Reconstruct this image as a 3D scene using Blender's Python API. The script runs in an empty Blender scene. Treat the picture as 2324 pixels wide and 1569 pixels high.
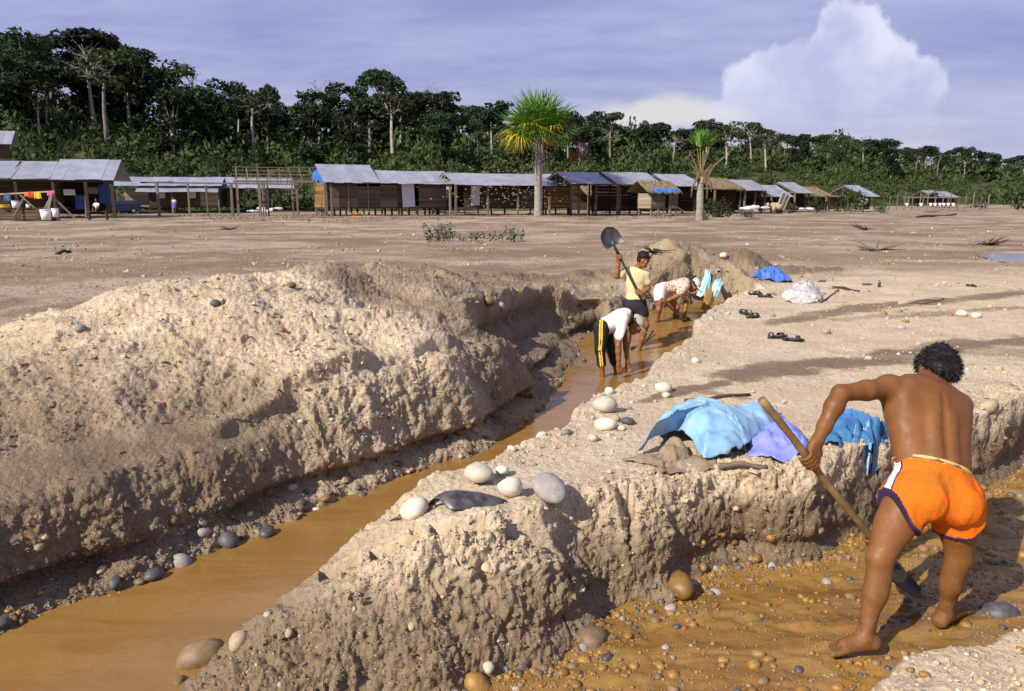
import bpy, bmesh, math, random
import numpy as np
from mathutils import Vector, Matrix
S = bpy.context.scene
COL = S.collection
rad = math.radians
random.seed(7)
RNG = np.random.default_rng(11)

# ------------------------------------------------------------------ camera, sky, sun, exposure
FW, FH = 2324.0, 1569.0          # pixel frame in which the photograph was measured
FPX = FW * 28 / 36
PITCH = math.atan((FH / 2 - 450) / FPX)
EYE = np.array([0.0, 0.0, 1.7])
cam = bpy.data.cameras.new('camera')
cam.lens = 28
cam.sensor_width = 36
cam.clip_start = 0.1
cam.clip_end = 6000
camo = bpy.data.objects.new('camera', cam)
COL.objects.link(camo)
camo.location = EYE
camo.rotation_euler = (math.pi / 2 - PITCH, 0, 0)
S.camera = camo
S.view_settings.view_transform = 'Standard'
S.view_settings.look = 'None'
S.view_settings.gamma = 1
S.view_settings.use_curve_mapping = False
S.view_settings.exposure = 0.45

LIGHT = Vector((0.575, 0.565, -0.59)).normalized()      # the way the sunlight travels
SUN_EL = math.asin(-LIGHT.z)
SUN_AZ = math.atan2(-LIGHT.x, -LIGHT.y)               # direction towards the sun, from +Y towards +X
sun = bpy.data.lights.new('sun', 'SUN')
sun.energy = 5.0
sun.angle = rad(0.5)
sun.color = (1.0, 0.92, 0.79)
suno = bpy.data.objects.new('sun', sun)
COL.objects.link(suno)
suno.rotation_euler = LIGHT.to_track_quat('-Z', 'Y').to_euler()
suno.location = (-30, -30, 40)


class N:
    """small helper for node trees"""
    def __init__(s, nt):
        s.nt = nt
        nt.nodes.clear()

    def n(s, t, ins=None, **kw):
        nd = s.nt.nodes.new(t)
        for k, v in kw.items():
            setattr(nd, k, v)
        for k, v in (ins or {}).items():
            sk = nd.inputs[k]
            if isinstance(v, bpy.types.NodeSocket):
                s.nt.links.new(v, sk)
            else:
                try:
                    sk.default_value = v
                except Exception:
                    sk.default_value = (*v, 1) if len(v) == 3 else v
        return nd

    def math(s, op, a, b=None, c=None, clamp=False):
        d = {0: a}
        if b is not None: d[1] = b
        if c is not None: d[2] = c
        return s.n('ShaderNodeMath', d, operation=op, use_clamp=clamp).outputs[0]

    def vmath(s, op, a, b=None, out=0):
        d = {0: a}
        if b is not None: d[1] = b
        return s.n('ShaderNodeVectorMath', d, operation=op).outputs[out]

    def scale(s, v, f):
        return s.n('ShaderNodeVectorMath', {0: v, 'Scale': f}, operation='SCALE').outputs[0]

    def mix(s, f, a, b, blend='MIX'):
        m = s.n('ShaderNodeMix', data_type='RGBA', blend_type=blend)
        for idx, v in ((0, f), (6, a), (7, b)):
            sk = m.inputs[idx]
            if isinstance(v, bpy.types.NodeSocket):
                s.nt.links.new(v, sk)
            else:
                sk.default_value = (*v, 1) if hasattr(v, '__len__') and len(v) == 3 else v
        return m.outputs[2]

    def noise(s, vec, scale, detail=4, rough=0.55, out=0, dist=0.0):
        return s.n('ShaderNodeTexNoise', {'Vector': vec, 'Scale': scale, 'Detail': detail, 'Roughness': rough, 'Distortion': dist}).outputs[out]

    def ramp(s, f, lo, hi, a=0.0, b=1.0):
        return s.n('ShaderNodeMapRange', {0: f, 1: lo, 2: hi, 3: a, 4: b}, interpolation_type='SMOOTHSTEP').outputs[0]


def ray(px, py):
    x = (px - FW / 2) / FPX
    y = -(py - FH / 2) / FPX
    c, s = math.cos(PITCH), math.sin(PITCH)
    return np.array([x, c + y * s, y * c - s])


def onz(px, py, z):
    d = ray(px, py)
    return EYE + d * ((z - EYE[2]) / d[2])


def ony(px, py, Y):
    d = ray(px, py)
    return EYE + d * (Y / d[1])


def V(p):
    return Vector((float(p[0]), float(p[1]), float(p[2])))


# world: physical sky behind a high, thin, lavender cloud sheet and one tall cumulus
w = bpy.data.worlds.new('World')
S.world = w
w.use_nodes = True
k = N(w.node_tree)
tc = k.n('ShaderNodeTexCoord').outputs['Generated']
sky = k.n('ShaderNodeTexSky', sky_type='NISHITA', sun_disc=False, sun_elevation=SUN_EL, sun_rotation=SUN_AZ, altitude=200, air_density=1.2, dust_density=1.0, ozone_density=2.0).outputs[0]
sep = k.n('ShaderNodeSeparateXYZ', {0: tc})
# cloud sheet: project the direction on a high plane so streaks narrow towards the horizon
zc = k.math('ADD', k.math('MAXIMUM', sep.outputs[2], 0.0), 0.16)
pl = k.n('ShaderNodeCombineXYZ', {0: k.math('DIVIDE', sep.outputs[0], zc), 1: k.math('DIVIDE', sep.outputs[1], zc), 2: 0.0}).outputs[0]
plr = k.n('ShaderNodeMapping', {'Vector': pl, 'Rotation': (0, 0, rad(-14)), 'Scale': (0.8, 1.7, 1)}).outputs[0]
n1 = k.noise(plr, 0.9, 6, 0.55, dist=0.4)
n2 = k.noise(plr, 3.4, 5, 0.6, dist=0.3)
nn = k.math('ADD', k.math('MULTIPLY', n1, 0.65), k.math('MULTIPLY', n2, 0.35))
sheet = k.ramp(nn, 0.32, 0.72)
CL_D, CL_L = (3.1, 3.35, 6.4), (5.2, 5.5, 8.1)
cloudcol = k.mix(sheet, CL_D, CL_L)
low = k.ramp(sep.outputs[2], 0.02, 0.17, 1.0, 0.0)
cloudcol = k.mix(k.math('MULTIPLY', low, 0.55), cloudcol, (6.0, 6.1, 7.9))
wn0 = k.noise(k.n('ShaderNodeMapping', {'Vector': tc, 'Scale': (3, 3, 14)}).outputs[0], 1.3, 3, 0.5)
_wd = ray(1500, 262); _wd = _wd / np.linalg.norm(_wd)
wv_ = k.vmath('MULTIPLY', k.vmath('ADD', tc, k.scale(k.vmath('SUBTRACT', k.n('ShaderNodeTexNoise', {'Vector': tc, 'Scale': 9.0, 'Detail': 4.0}).outputs['Color'], (0.5, 0.5, 0.5)), 0.05)), (1, 1, 5))
warm = k.ramp(k.vmath('DISTANCE', wv_, (float(_wd[0]), float(_wd[1]), float(_wd[2] * 5)), out=1), 0.13, 0.05)
warm = k.math('MAXIMUM', warm, k.math('MULTIPLY', k.ramp(sep.outputs[2], 0.04, 0.09, 0.8, 0.0), k.ramp(wn0, 0.50, 0.66)))
cloudcol = k.mix(k.math('MULTIPLY', warm, 0.7), cloudcol, (9.0, 8.4, 7.6))
base = k.mix(0.9, sky, cloudcol)
# cumulus
cn = k.n('ShaderNodeTexNoise', {'Vector': tc, 'Scale': 13.0, 'Detail': 7.0, 'Roughness': 0.6})
off = k.scale(k.vmath('SUBTRACT', cn.outputs['Color'], (0.5, 0.5, 0.5)), 0.06)
cn3 = k.n('ShaderNodeTexNoise', {'Vector': tc, 'Scale': 40.0, 'Detail': 5.0, 'Roughness': 0.6})
off = k.vmath('ADD', off, k.scale(k.vmath('SUBTRACT', cn3.outputs['Color'], (0.5, 0.5, 0.5)), 0.02))
dv = k.vmath('ADD', tc, off)
blobs = [(1970, 90, 66), (1985, 165, 95), (1880, 190, 75), (1800, 195, 62), (1740, 170, 34), (1900, 270, 120), (1760, 260, 80), (2040, 250, 105), (1700, 300, 60), (2110, 200, 42), (1880, 330, 120), (2010, 330, 100)]
best = None
for bx_, by_, br_ in blobs:
    d = ray(bx_ - 40, by_ + 8)
    d = d / np.linalg.norm(d)
    f = k.math('SUBTRACT', br_ / FPX * 0.92, k.vmath('DISTANCE', dv, tuple(d), out=1))
    best = f if best is None else k.math('SMOOTH_MAX', best, f, 0.015)
cum = k.ramp(best, -0.013, -0.003)
fade = k.ramp(sep.outputs[2], 0.045, 0.17)
shade_n = k.noise(k.vmath('ADD', tc, (0.012, 0.0, -0.012)), 9.0, 5, 0.55)
cshade = k.ramp(k.math('ADD', k.math('MULTIPLY', best, 1.2), k.math('SUBTRACT', shade_n, 0.5)), -0.10, 0.13, 1.0, 0.0)
cumcol = k.mix(k.math('MULTIPLY', cshade, 0.62), (5.4, 5.6, 8.3), (9.3, 9.5, 10.6))
base = k.mix(k.math('MULTIPLY', cum, k.math('MULTIPLY', fade, 1.0)), base, cumcol)
bg = k.n('ShaderNodeBackground', {0: base, 1: 0.072})
k.n('ShaderNodeOutputWorld', {0: bg.outputs[0]})

# ------------------------------------------------------------------ numpy noise
def _h(ix, iy, iz):
    h = (ix.astype(np.uint32) * np.uint32(374761393)) ^ (iy.astype(np.uint32) * np.uint32(668265263)) ^ (iz.astype(np.uint32) * np.uint32(2246822519))
    h = (h ^ (h >> np.uint32(13))) * np.uint32(1274126177)
    return h ^ (h >> np.uint32(16))


def vn(x, y, z, s=0):
    """value noise, -1..1"""
    x = np.asarray(x, np.float32); y = np.asarray(y, np.float32); z = np.asarray(z, np.float32)
    fx, fy, fz = np.floor(x), np.floor(y), np.floor(z)
    ix, iy, iz = fx.astype(np.int32), fy.astype(np.int32), fz.astype(np.int32) + np.int32(s * 57)
    u, v_, w_ = x - fx, y - fy, z - fz
    u = u * u * (3 - 2 * u); v_ = v_ * v_ * (3 - 2 * v_); w_ = w_ * w_ * (3 - 2 * w_)
    r = 0
    for dx in (0, 1):
        wx = u if dx else 1 - u
        for dy in (0, 1):
            wy = wx * (v_ if dy else 1 - v_)
            for dz in (0, 1):
                r = r + wy * (w_ if dz else 1 - w_) * (_h(ix + dx, iy + dy, iz + dz) & np.uint32(0xffff)).astype(np.float32)
    return r / 32767.5 - 1


def fbm(x, y, z, f, o=4, s=0, g=0.5):
    r, a, t = 0, 1.0, 0
    for i in range(o):
        r = r + a * vn(x * f + i * 7.3, y * f + i * 3.1, z * f + i * 5.7, s + i)
        t += a; a *= g; f *= 2.03
    return r / t


def worley(x, y, z, f, s=0):
    """distance to the nearest jittered point of the 8 nearest cells (in cells)"""
    x = np.asarray(x, np.float32) * f; y = np.asarray(y, np.float32) * f; z = np.asarray(z, np.float32) * f
    bx, by, bz = np.floor(x - .5).astype(np.int32), np.floor(y - .5).astype(np.int32), np.floor(z - .5).astype(np.int32)
    best = np.full(x.shape, 9, np.float32)
    for dx in (0, 1):
        for dy in (0, 1):
            for dz in (0, 1):
                ix, iy, iz = bx + dx, by + dy, bz + dz
                h = _h(ix, iy, iz + s * 91)
                px_ = ix + .2 + .6 * (h & np.uint32(255)).astype(np.float32) / 255
                py_ = iy + .2 + .6 * ((h >> np.uint32(8)) & np.uint32(255)).astype(np.float32) / 255
                pz_ = iz + .2 + .6 * ((h >> np.uint32(16)) & np.uint32(255)).astype(np.float32) / 255
                best = np.minimum(best, (x - px_) ** 2 + (y - py_) ** 2 + (z - pz_) ** 2)
    return np.sqrt(best)


def sst(a, b, x):
    t = np.clip((x - a) / (b - a), 0, 1)
    return t * t * (3 - 2 * t)


def poly_sd(P, x, y):
    """signed distance to a closed polygon, negative inside"""
    P = np.array(P, np.float32)
    d = np.full(x.shape, 1e9, np.float32)
    ins = np.zeros(x.shape, bool)
    for i in range(len(P)):
        a, b = P[i - 1], P[i]
        ex, ey = b - a
        wx, wy = x - a[0], y - a[1]
        t = np.clip((wx * ex + wy * ey) / (ex * ex + ey * ey), 0, 1)
        d = np.minimum(d, (wx - ex * t) ** 2 + (wy - ey * t) ** 2)
        c = ((a[1] <= y) & (b[1] > y)) | ((b[1] <= y) & (a[1] > y))
        if ey != 0:
            ins ^= c & (x < a[0] + (y - a[1]) / ey * ex)
    d = np.sqrt(d)
    return np.where(ins, -d, d)


def line_d(P, x, y, val=None):
    """distance to an open polyline; with val also the value interpolated along it"""
    P = np.array(P, np.float32)
    d = np.full(x.shape, 1e9, np.float32)
    v_ = np.zeros(x.shape, np.float32)
    for i in range(len(P) - 1):
        a, b = P[i], P[i + 1]
        ex, ey = b[0] - a[0], b[1] - a[1]
        wx, wy = x - a[0], y - a[1]
        t = np.clip((wx * ex + wy * ey) / (ex * ex + ey * ey + 1e-9), 0, 1)
        q = (wx - ex * t) ** 2 + (wy - ey * t) ** 2
        m = q < d
        d = np.where(m, q, d)
        if val is not None:
            v_ = np.where(m, val[i] + (val[i + 1] - val[i]) * t, v_)
    d = np.sqrt(d)
    return (d, v_) if val is not None else d


# ------------------------------------------------------------------ mesh helpers
def link(name, me, mat=None, parent=None, smooth=True):
    o = bpy.data.objects.new(name, me)
    COL.objects.link(o)
    if mat is not None and not me.materials:
        me.materials.append(mat)
    if parent is not None:
        o.parent = parent
    return o


def mesh_np(name, v, f, smooth=True):
    """mesh from numpy vertices and one array of equal-sized faces (or a list of such arrays)"""
    me = bpy.data.meshes.new(name)
    v = np.ascontiguousarray(v, np.float32)
    fs = f if isinstance(f, list) else [f]
    fs = [np.ascontiguousarray(q, np.int32) for q in fs if len(q)]
    nl = sum(q.size for q in fs); nf = sum(len(q) for q in fs)
    me.vertices.add(len(v)); me.vertices.foreach_set('co', v.ravel())
    me.loops.add(nl); me.loops.foreach_set('vertex_index', np.concatenate([q.ravel() for q in fs]))
    me.polygons.add(nf)
    tot = np.concatenate([np.full(len(q), q.shape[1], np.int32) for q in fs])
    st = np.concatenate([[0], np.cumsum(tot)[:-1]]).astype(np.int32)
    me.polygons.foreach_set('loop_start', st)
    me.polygons.foreach_set('use_smooth', np.full(nf, smooth, bool))
    me.update(calc_edges=True)
    me.validate()
    return me


def attr(me, name, val):
    a = me.attributes.new(name, 'FLOAT', 'POINT')
    a.data.foreach_set('value', np.ascontiguousarray(val, np.float32))


def empty(name, loc=(0, 0, 0), rotz=0):
    o = bpy.data.objects.new(name, None)
    COL.objects.link(o)
    o.location = loc
    o.rotation_euler = (0, 0, rotz)
    o.empty_display_size = 0.1
    return o


def tag(o, label, cat, group=None):
    o['label'] = label
    o['category'] = cat
    if group: o['group'] = group
    return o


def thing(name, label, cat, loc=(0, 0, 0), rotz=0, group=None):
    return tag(empty(name, loc, rotz), label, cat, group)


class MB:
    """collects shapes; build() links them as one mesh object"""
    def __init__(s):
        s.v, s.f = [], []

    def add(s, v, f):
        b = len(s.v)
        s.v += [tuple(map(float, q)) for q in v]
        s.f += [tuple(i + b for i in q) for q in f]

    def box(s, c, d, M=None):
        v = [Vector((x * d[0] / 2, y * d[1] / 2, z * d[2] / 2)) for x in (-1, 1) for y in (-1, 1) for z in (-1, 1)]
        if M is not None: v = [M @ q for q in v]
        s.add([q + Vector(c) for q in v], [(0, 1, 3, 2), (4, 6, 7, 5), (0, 4, 5, 1), (2, 3, 7, 6), (0, 2, 6, 4), (1, 5, 7, 3)])

    def tube(s, pts, rs, n=8, cap=True, flat=1.0):
        pts = [Vector([float(c_) for c_ in p]) for p in pts]
        if not hasattr(rs, '__len__'): rs = [rs] * len(pts)
        rs = [float(q_) for q_ in rs]
        b = len(s.v); up = Vector((0, 0, 1)); pu = None
        for i, p in enumerate(pts):
            t = (pts[min(i + 1, len(pts) - 1)] - pts[max(i - 1, 0)]).normalized()
            if pu is None:
                pu = t.cross(up if abs(t.z) < .9 else Vector((1, 0, 0))).normalized()
            pu = (pu - t * pu.dot(t)).normalized()
            w_ = t.cross(pu)
            for j in range(n):
                a = 2 * math.pi * j / n
                s.v.append(tuple(p + rs[i] * (math.cos(a) * pu + flat * math.sin(a) * w_)))
        for i in range(len(pts) - 1):
            for j in range(n):
                s.f.append((b + i * n + j, b + i * n + (j + 1) % n, b + (i + 1) * n + (j + 1) % n, b + (i + 1) * n + j))
        if cap:
            s.f.append(tuple(b + j for j in range(n))[::-1])
            s.f.append(tuple(b + (len(pts) - 1) * n + j for j in range(n)))

    def sweep(s, prof, pts):
        pass

    def build(s, name, mat, parent=None, smooth=False):
        me = bpy.data.meshes.new(name)
        me.from_pydata(s.v, [], s.f)
        if smooth:
            me.polygons.foreach_set('use_smooth', [True] * len(me.polygons))
        me.update()
        return link(name, me, mat, parent)


# ------------------------------------------------------------------ materials
MATS = {}


def mat(name, fn):
    m = bpy.data.materials.new(name)
    m.use_nodes = True
    kk = N(m.node_tree)
    bs = fn(kk)
    kk.n('ShaderNodeOutputMaterial', {0: bs})
    MATS[name] = m
    return m


def principled(kk, col, rough=0.8, spec=0.3, bump=None, bstr=0.5, bdist=0.01, **ex):
    ins = {'Base Color': col, 'Roughness': rough, 'Specular IOR Level': spec}
    if bump is not None:
        ins['Normal'] = kk.n('ShaderNodeBump', {'Height': bump, 'Strength': bstr, 'Distance': bdist}).outputs[0]
    ins.update(ex)
    return kk.n('ShaderNodeBsdfPrincipled', ins).outputs[0]


def pos(kk):
    return kk.n('ShaderNodeNewGeometry').outputs['Position']


def objc(kk):
    return kk.n('ShaderNodeTexCoord').outputs['Object']


def orand(kk):
    return kk.n('ShaderNodeObjectInfo').outputs['Random']


def at(kk, name):
    return kk.n('ShaderNodeAttribute', attribute_name=name).outputs['Fac']


def simple(name, c1, c2, scale=8, rough=0.8, spec=0.3, bstr=0.3, bdist=0.01, bscale=40, vary=0.0, world=False, **ex):
    def fn(kk):
        P = pos(kk) if world else objc(kk)
        n_ = kk.ramp(kk.noise(P, scale, 5), 0.3, 0.7)
        c = kk.mix(n_, c1, c2)
        if vary:
            hv = kk.math('ADD', 1 - vary, kk.math('MULTIPLY', orand(kk), 2 * vary))
            c = kk.n('ShaderNodeHueSaturation', {'Hue': 0.5, 'Saturation': 1.0, 'Value': hv, 'Fac': 1.0, 'Color': c}).outputs[0]
        return principled(kk, c, rough, spec, kk.noise(P, bscale, 4), bstr, bdist, **ex)
    return mat(name, fn)

# ------------------------------------------------------------------ terrain
WZ = -0.68            # muddy water level
TL = [(-6.2, 1.2), (-4.2, 2.6), (-2.81, 4.01), (-2.54, 4.42), (-2.16, 4.92), (-1.76, 5.3), (-1.29, 6.1), (-.70, 6.80), (-.26, 7.25), (.18, 8.2), (.66, 9.5), (.95, 10.6), (1.12, 11.5), (1.38, 12.6), (1.75, 13.5), (2.25, 14.3), (2.9, 15.2), (3.75, 15.75), (4.45, 15.75)]
TR = [(4.75, 15.3), (4.2, 14.6), (3.45, 13.6), (2.95, 12.4), (2.38, 10.9), (1.66, 8.9), (1.12, 8.0), (.66, 6.85), (.26, 6.10), (-.24, 5.42), (-.60, 5.0), (-.90, 4.62), (-1.16, 4.36), (-1.44, 4.12), (-1.66, 3.80), (-1.74, 3.4), (-1.9, 2.9), (-2.6, 2.2), (-4, .5)]
TRENCH = TL + TR
FRONT = [(-2.3, 2.6), (-1.5, 3.12), (-.9, 3.2), (-.26, 3.42), (.2, 3.66), (.44, 3.86), (.62, 4.16), (.95, 4.30), (1.12, 4.60), (1.55, 4.86), (2.1, 4.98), (2.45, 5.15), (3.2, 5.75), (4.0, 6.36), (4.7, 6.86), (7, 8.3), (11, 10.5)]
BACK = [(13, 8.5), (9, 6.6), (5.6, 4.9), (3.6, 4.22), (2.75, 3.86), (2.34, 3.70), (2.05, 3.72), (1.8, 3.58), (1.55, 3.45), (1.42, 3.2), (1.2, 2.7), (.7, 2.1), (-1, 1.6), (-2.6, 1.6)]
STREAM2 = FRONT + BACK
CREST = [(-8.5, 3.2), (-6.0, 4.2), (-4.6, 5.4), (-4.2, 6.3), (-3.85, 7.3), (-3.4, 8.1), (-2.9, 9.1), (-2.3, 10.4), (-1.3, 11.9), (-.3, 13.4), (.8, 15.2), (2.2, 16.2), (3.2, 16.6), (4.0, 16.9)]
CRESTZ = [.25, .30, .36, .50, .78, .93, .98, .95, .78, .56, .36, .42, .98, .75]
ALC = [(-.30, 9.0), (.55, 9.25), (1.0, 10.6), (1.35, 12.0), (1.75, 13.2), (1.55, 13.75), (1.0, 13.35), (.45, 12.75), (.05, 11.9), (-.22, 10.8), (-.42, 9.7)]
HEAP2 = [(4.9, 16.9), (5.9, 17.6), (7.6, 18.4)]
HEAP2Z = [.24, .26, .12]
NOSE = [(-2.0, 7.7), (-1.0, 8.7), (-.45, 9.6), (-.35, 10.6), (-.1, 11.8)]
NOSEZ = [.62, .56, .46, .40, .30]
# shovel cuts in the front edge: (x, y, normal angle in the plane, half width)
CUTS = [(-.62, 4.02, -80, .14), (-.28, 4.10, -84, .17), (.10, 4.20, -70, .20), (.62, 4.56, -20, .12), (-.93, 4.02, -75, .11)]


def terrain(x, y, full=True):
    """height, and masks: bank face, heap, damp, gravel"""
    x = np.asarray(x, np.float32); y = np.asarray(y, np.float32)
    z0 = np.zeros_like(x)
    r = np.hypot(x, y)
    nearm = 1 - sst(22, 40, r)
    h = 0.05 * fbm(x, y, z0, .22, 3, 3) + .022 * fbm(x, y, z0, 1.1, 3, 5) * nearm + 0.10 * fbm(x, y * 2.2, z0, .11, 3, 8) * sst(14, 30, r) + .045 * fbm(x, y * 1.6, z0, 1.3, 4, 9, .6) * sst(9, 15, r) * (1 - sst(45, 90, r))
    wx = x + .07 * fbm(x, y, z0, 1.7, 2, 21) * 1.6 + .035 * vn(x * 6, y * 6, z0, 31)
    wy = y + .07 * fbm(x, y, z0, 1.7, 2, 22) * 1.6 + .035 * vn(x * 6, y * 6, z0, 32)
    # heaps
    d, zc = line_d(CREST, wx, wy, CRESTZ)
    sl = np.where(y > 13.5, .42, .275 + .06 * sst(9, 11, y))
    t = zc - sl * d
    heap = np.where(t > 0, t, 0) - .10 * sst(.0, .3, zc) * np.exp(-(d / .5) ** 2)
    heap = np.maximum(heap, 0)
    d3, zc3 = line_d(NOSE, wx, wy, NOSEZ)
    t3 = zc3 - .62 * np.maximum(d3 - .15, 0)
    heap = np.where(t3 > heap, t3 * .7 + np.maximum(heap, t3) * .3, heap)
    d2, zc2 = line_d(HEAP2, wx, wy, HEAP2Z)
    heap2 = np.maximum(zc2 - .42 * d2, 0)
    hm = sst(0.0, .12, heap)
    heap = heap + hm * (.10 * fbm(x, y, z0, 1.3, 3, 41) + .05 * vn(x * 3.1, y * 3.1, z0, 43))
    # the right bank sinks towards its tip
    tip = sst(-.25, -1.75, x + .2 * (y - 4.2)) * (1 - sst(5.2, 6.6, y))
    bank = -.04 - .40 * tip
    rside = sst(-.4, .4, x - (y - 4.3) * .33 + .9) * (1 - sst(6.5, 11, r))
    h = h + (bank) * (1 - sst(6.5, 11, r)) * sst(-2.4, -1.2, x)
    ground = h + heap + heap2
    # trench
    sd = poly_sd(TRENCH, wx, wy)
    dl = line_d(TL, wx, wy)
    dr = line_d(TR, wx, wy)
    left = dl < dr
    # left wall: shore of stones, steep bank to the old ground, then the heap toe
    shelf = (.5 + .5 * vn(x * .9, y * .9, z0, 51))
    wl = .16 + .10 * vn(x * 1.3, y * 1.3, z0, 52)
    alc = sst(10.2, 11.2, y)
    shw = .50 * np.exp(-((y - 11.2) / 1.3) ** 2) * (.7 + .4 * vn(x * 1.6, y * 1.6, z0, 57))
    sd0 = sd
    sdl = np.where(sd > 0, np.maximum(sd - shw, np.minimum(sd, .12)), sd)
    a0 = np.clip((sd + .10) / (.26 + shw), 0, 1)
    pl = -.80 + .16 * a0 + .18 * shw * sst(.1, .6, sd)               # pebbly shore
    pl = pl + (ground + .64 - .06) * np.clip(sst(.05, .50 - .15 * alc, sdl) ** .8, 0, 1) * sst(.04, .08, sdl)
    pr_w = .20 + .10 * vn(x * 1.5, y * 1.5, z0, 53) + .25 * tip
    pr = -.82 + (ground + .82) * sst(-.06, pr_w, sd)
    ht = np.where(left, pl, pr)
    ht = np.where(sd < -.12, -.84, ht)
    blend = np.where(left, sst(.50, .80, sdl), sst(.2, .6, sd))
    z = ht + (ground - ht) * blend
    # the hollow dug into the left bank beyond the heap's nose
    sa = poly_sd(ALC, wx, wy)
    fl = -.70 + .34 * sst(.0, .9, sd) + .09 * fbm(x, y, z0, 2.2, 3, 58)
    z = np.where(sd > -.1, np.minimum(z, fl + (z - fl) * sst(-.02, .15, sa)), z)
    # second stream
    s2 = poly_sd(STREAM2, wx, wy)
    df = line_d(FRONT, wx, wy)
    db = line_d(BACK, wx, wy)
    wfr = .50 - .30 * sst(.5, 1.25, x) + .08 * vn(x * 1.7, y * 1.7, z0, 61) + .5 * sst(2.6, 3.4, x) * 0
    base2 = -.72 + .05 * fbm(x, y, z0, 3.0, 3, 71)
    tt = np.clip(s2 / np.maximum(wfr, .1), 0, 1)
    prof = np.clip(tt * 1.06, 0, 1)
    steep = sst(.5, 1.2, x)
    prof = prof * (1 - steep) + steep * sst(0, 1, np.clip(tt * 1.1, 0, 1))
    zf = base2 + (z - base2) * prof
    # low bank on the near right: gentle, about 15 cm above the water
    lowb = -.50 + .10 * fbm(x, y, z0, 1.6, 3, 75)
    lowb = lowb + sst(.5, 2.0, s2) * .4
    zb = base2 + (lowb - base2) * sst(-.03, .12 + .06 * vn(x * 3, y * 3, z0, 77), s2)
    z2 = np.where(df <= db, zf, zb)
    z = np.where(s2 < 0, np.minimum(z, base2), np.minimum(z, z2))
    cutm = np.zeros_like(x)
    for cx, cy, an, hw in CUTS:
        nx, ny = math.cos(rad(an)), math.sin(rad(an))
        q = (x - cx) * nx + (y - cy) * ny                       # distance in front of the cut plane
        p = -(x - cx) * ny + (y - cy) * nx
        mk = (np.abs(p) < hw) & (q > -.14) & (q < .13)
        plane = -.04 - .40 * tip - .04 - (q + .02) * 2.6 + .05 * np.cos(p * 9)
        zn = np.minimum(z, plane)
        ch = mk & (plane < z)
        z = np.where(ch, zn, z)
        cutm = np.maximum(cutm, np.where(ch, 1.0, 0.0))
    if not full:
        return z
    face = np.clip(sst(.62, .2, sd) * sst(-.1, .1, sd) * left + sst(.75, .2, s2) * sst(-.05, .08, s2) * (df <= db), 0, 1)
    return z, dict(sa=sa, face=face, heap=hm, sd=sd, s2=s2, left=left, df=df, db=db, tip=tip, cut=cutm, dcrest=d, zc=zc, heap2=sst(0, .1, heap2), r=r)


# sample positions: columns of azimuth, rows spread so that slopes get as many as flats
AZ = np.concatenate([np.linspace(-180, -42, 28)[:-1], np.linspace(-42, -37.5, 6)[:-1], np.linspace(-37.5, 37.5, 900), np.linspace(37.5, 42, 6)[1:], np.linspace(42, 180, 28)[1:]])
AZ = np.radians(AZ).astype(np.float32)
RF = np.exp(np.linspace(math.log(2.4), math.log(145), 2200)).astype(np.float32)
ci = np.arange(0, len(AZ), 4)
X = np.sin(AZ[ci])[:, None] * RF[None]
Y = np.cos(AZ[ci])[:, None] * RF[None]
Zc = terrain(X.ravel(), Y.ravel(), False).reshape(X.shape)
dr_ = np.diff(RF)[None]
dz_ = np.diff(Zc, axis=1)
dist = np.hypot(RF[1:][None], 1.7 - Zc[:, 1:])
sinD, cosD = (1.7 - Zc[:, 1:]) / dist, RF[1:][None] / dist
met = (np.abs(dr_ * sinD + dz_ * cosD) + .22 * np.hypot(dr_, dz_)) / dist + .00015
ker = np.exp(-(np.arange(-6, 7) / 3.0) ** 2); ker /= ker.sum()
for _ in range(2):
    pad = np.pad(met, ((6, 6), (0, 0)), 'edge')
    met = sum(ker[i] * pad[i:i + met.shape[0]] for i in range(13))
kr = np.ones(15) / 15
pad = np.pad(met, ((0, 0), (7, 7)), 'edge')
met = sum(kr[i] * pad[:, i:i + met.shape[1]] for i in range(15))
CS = np.concatenate([np.zeros((len(ci), 1)), np.cumsum(met, 1)], 1)
CS /= CS[:, -1:]
NR = 720
RR = np.stack([np.interp(np.linspace(0, 1, NR), CS[i], RF) for i in range(len(ci))])
RR = np.stack([np.interp(np.arange(len(AZ)), ci, RR[:, j]) for j in range(NR)], 1)
inner = np.linspace(.3, 2.4, 12)[:-1]
RR = np.concatenate([np.repeat(inner[None], len(AZ), 0), RR, np.repeat(np.array([[220, 400, 900, 2600]]), len(AZ), 0)], 1).astype(np.float32)
NA, NRT = RR.shape
TX = (np.sin(AZ)[:, None] * RR).ravel()
TY = (np.cos(AZ)[:, None] * RR).ravel()
TZ, TM = terrain(TX, TY)
TZ = np.where(TM['r'] > 150, 0, TZ).astype(np.float32)
# normals of the smooth shape
P3 = np.stack([TX, TY, TZ], 1).reshape(NA, NRT, 3)


def grid_normals(P):
    du = np.zeros_like(P); dv_ = np.zeros_like(P)
    du[1:-1] = P[2:] - P[:-2]; du[0] = P[1] - P[0]; du[-1] = P[-1] - P[-2]
    dv_[:, 1:-1] = P[:, 2:] - P[:, :-2]; dv_[:, 0] = P[:, 1] - P[:, 0]; dv_[:, -1] = P[:, -1] - P[:, -2]
    n_ = np.cross(du, dv_)
    n_ /= np.linalg.norm(n_, axis=2, keepdims=True) + 1e-9
    return np.where(n_[..., 2:3] < 0, -n_, n_)


NB = grid_normals(P3)
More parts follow.
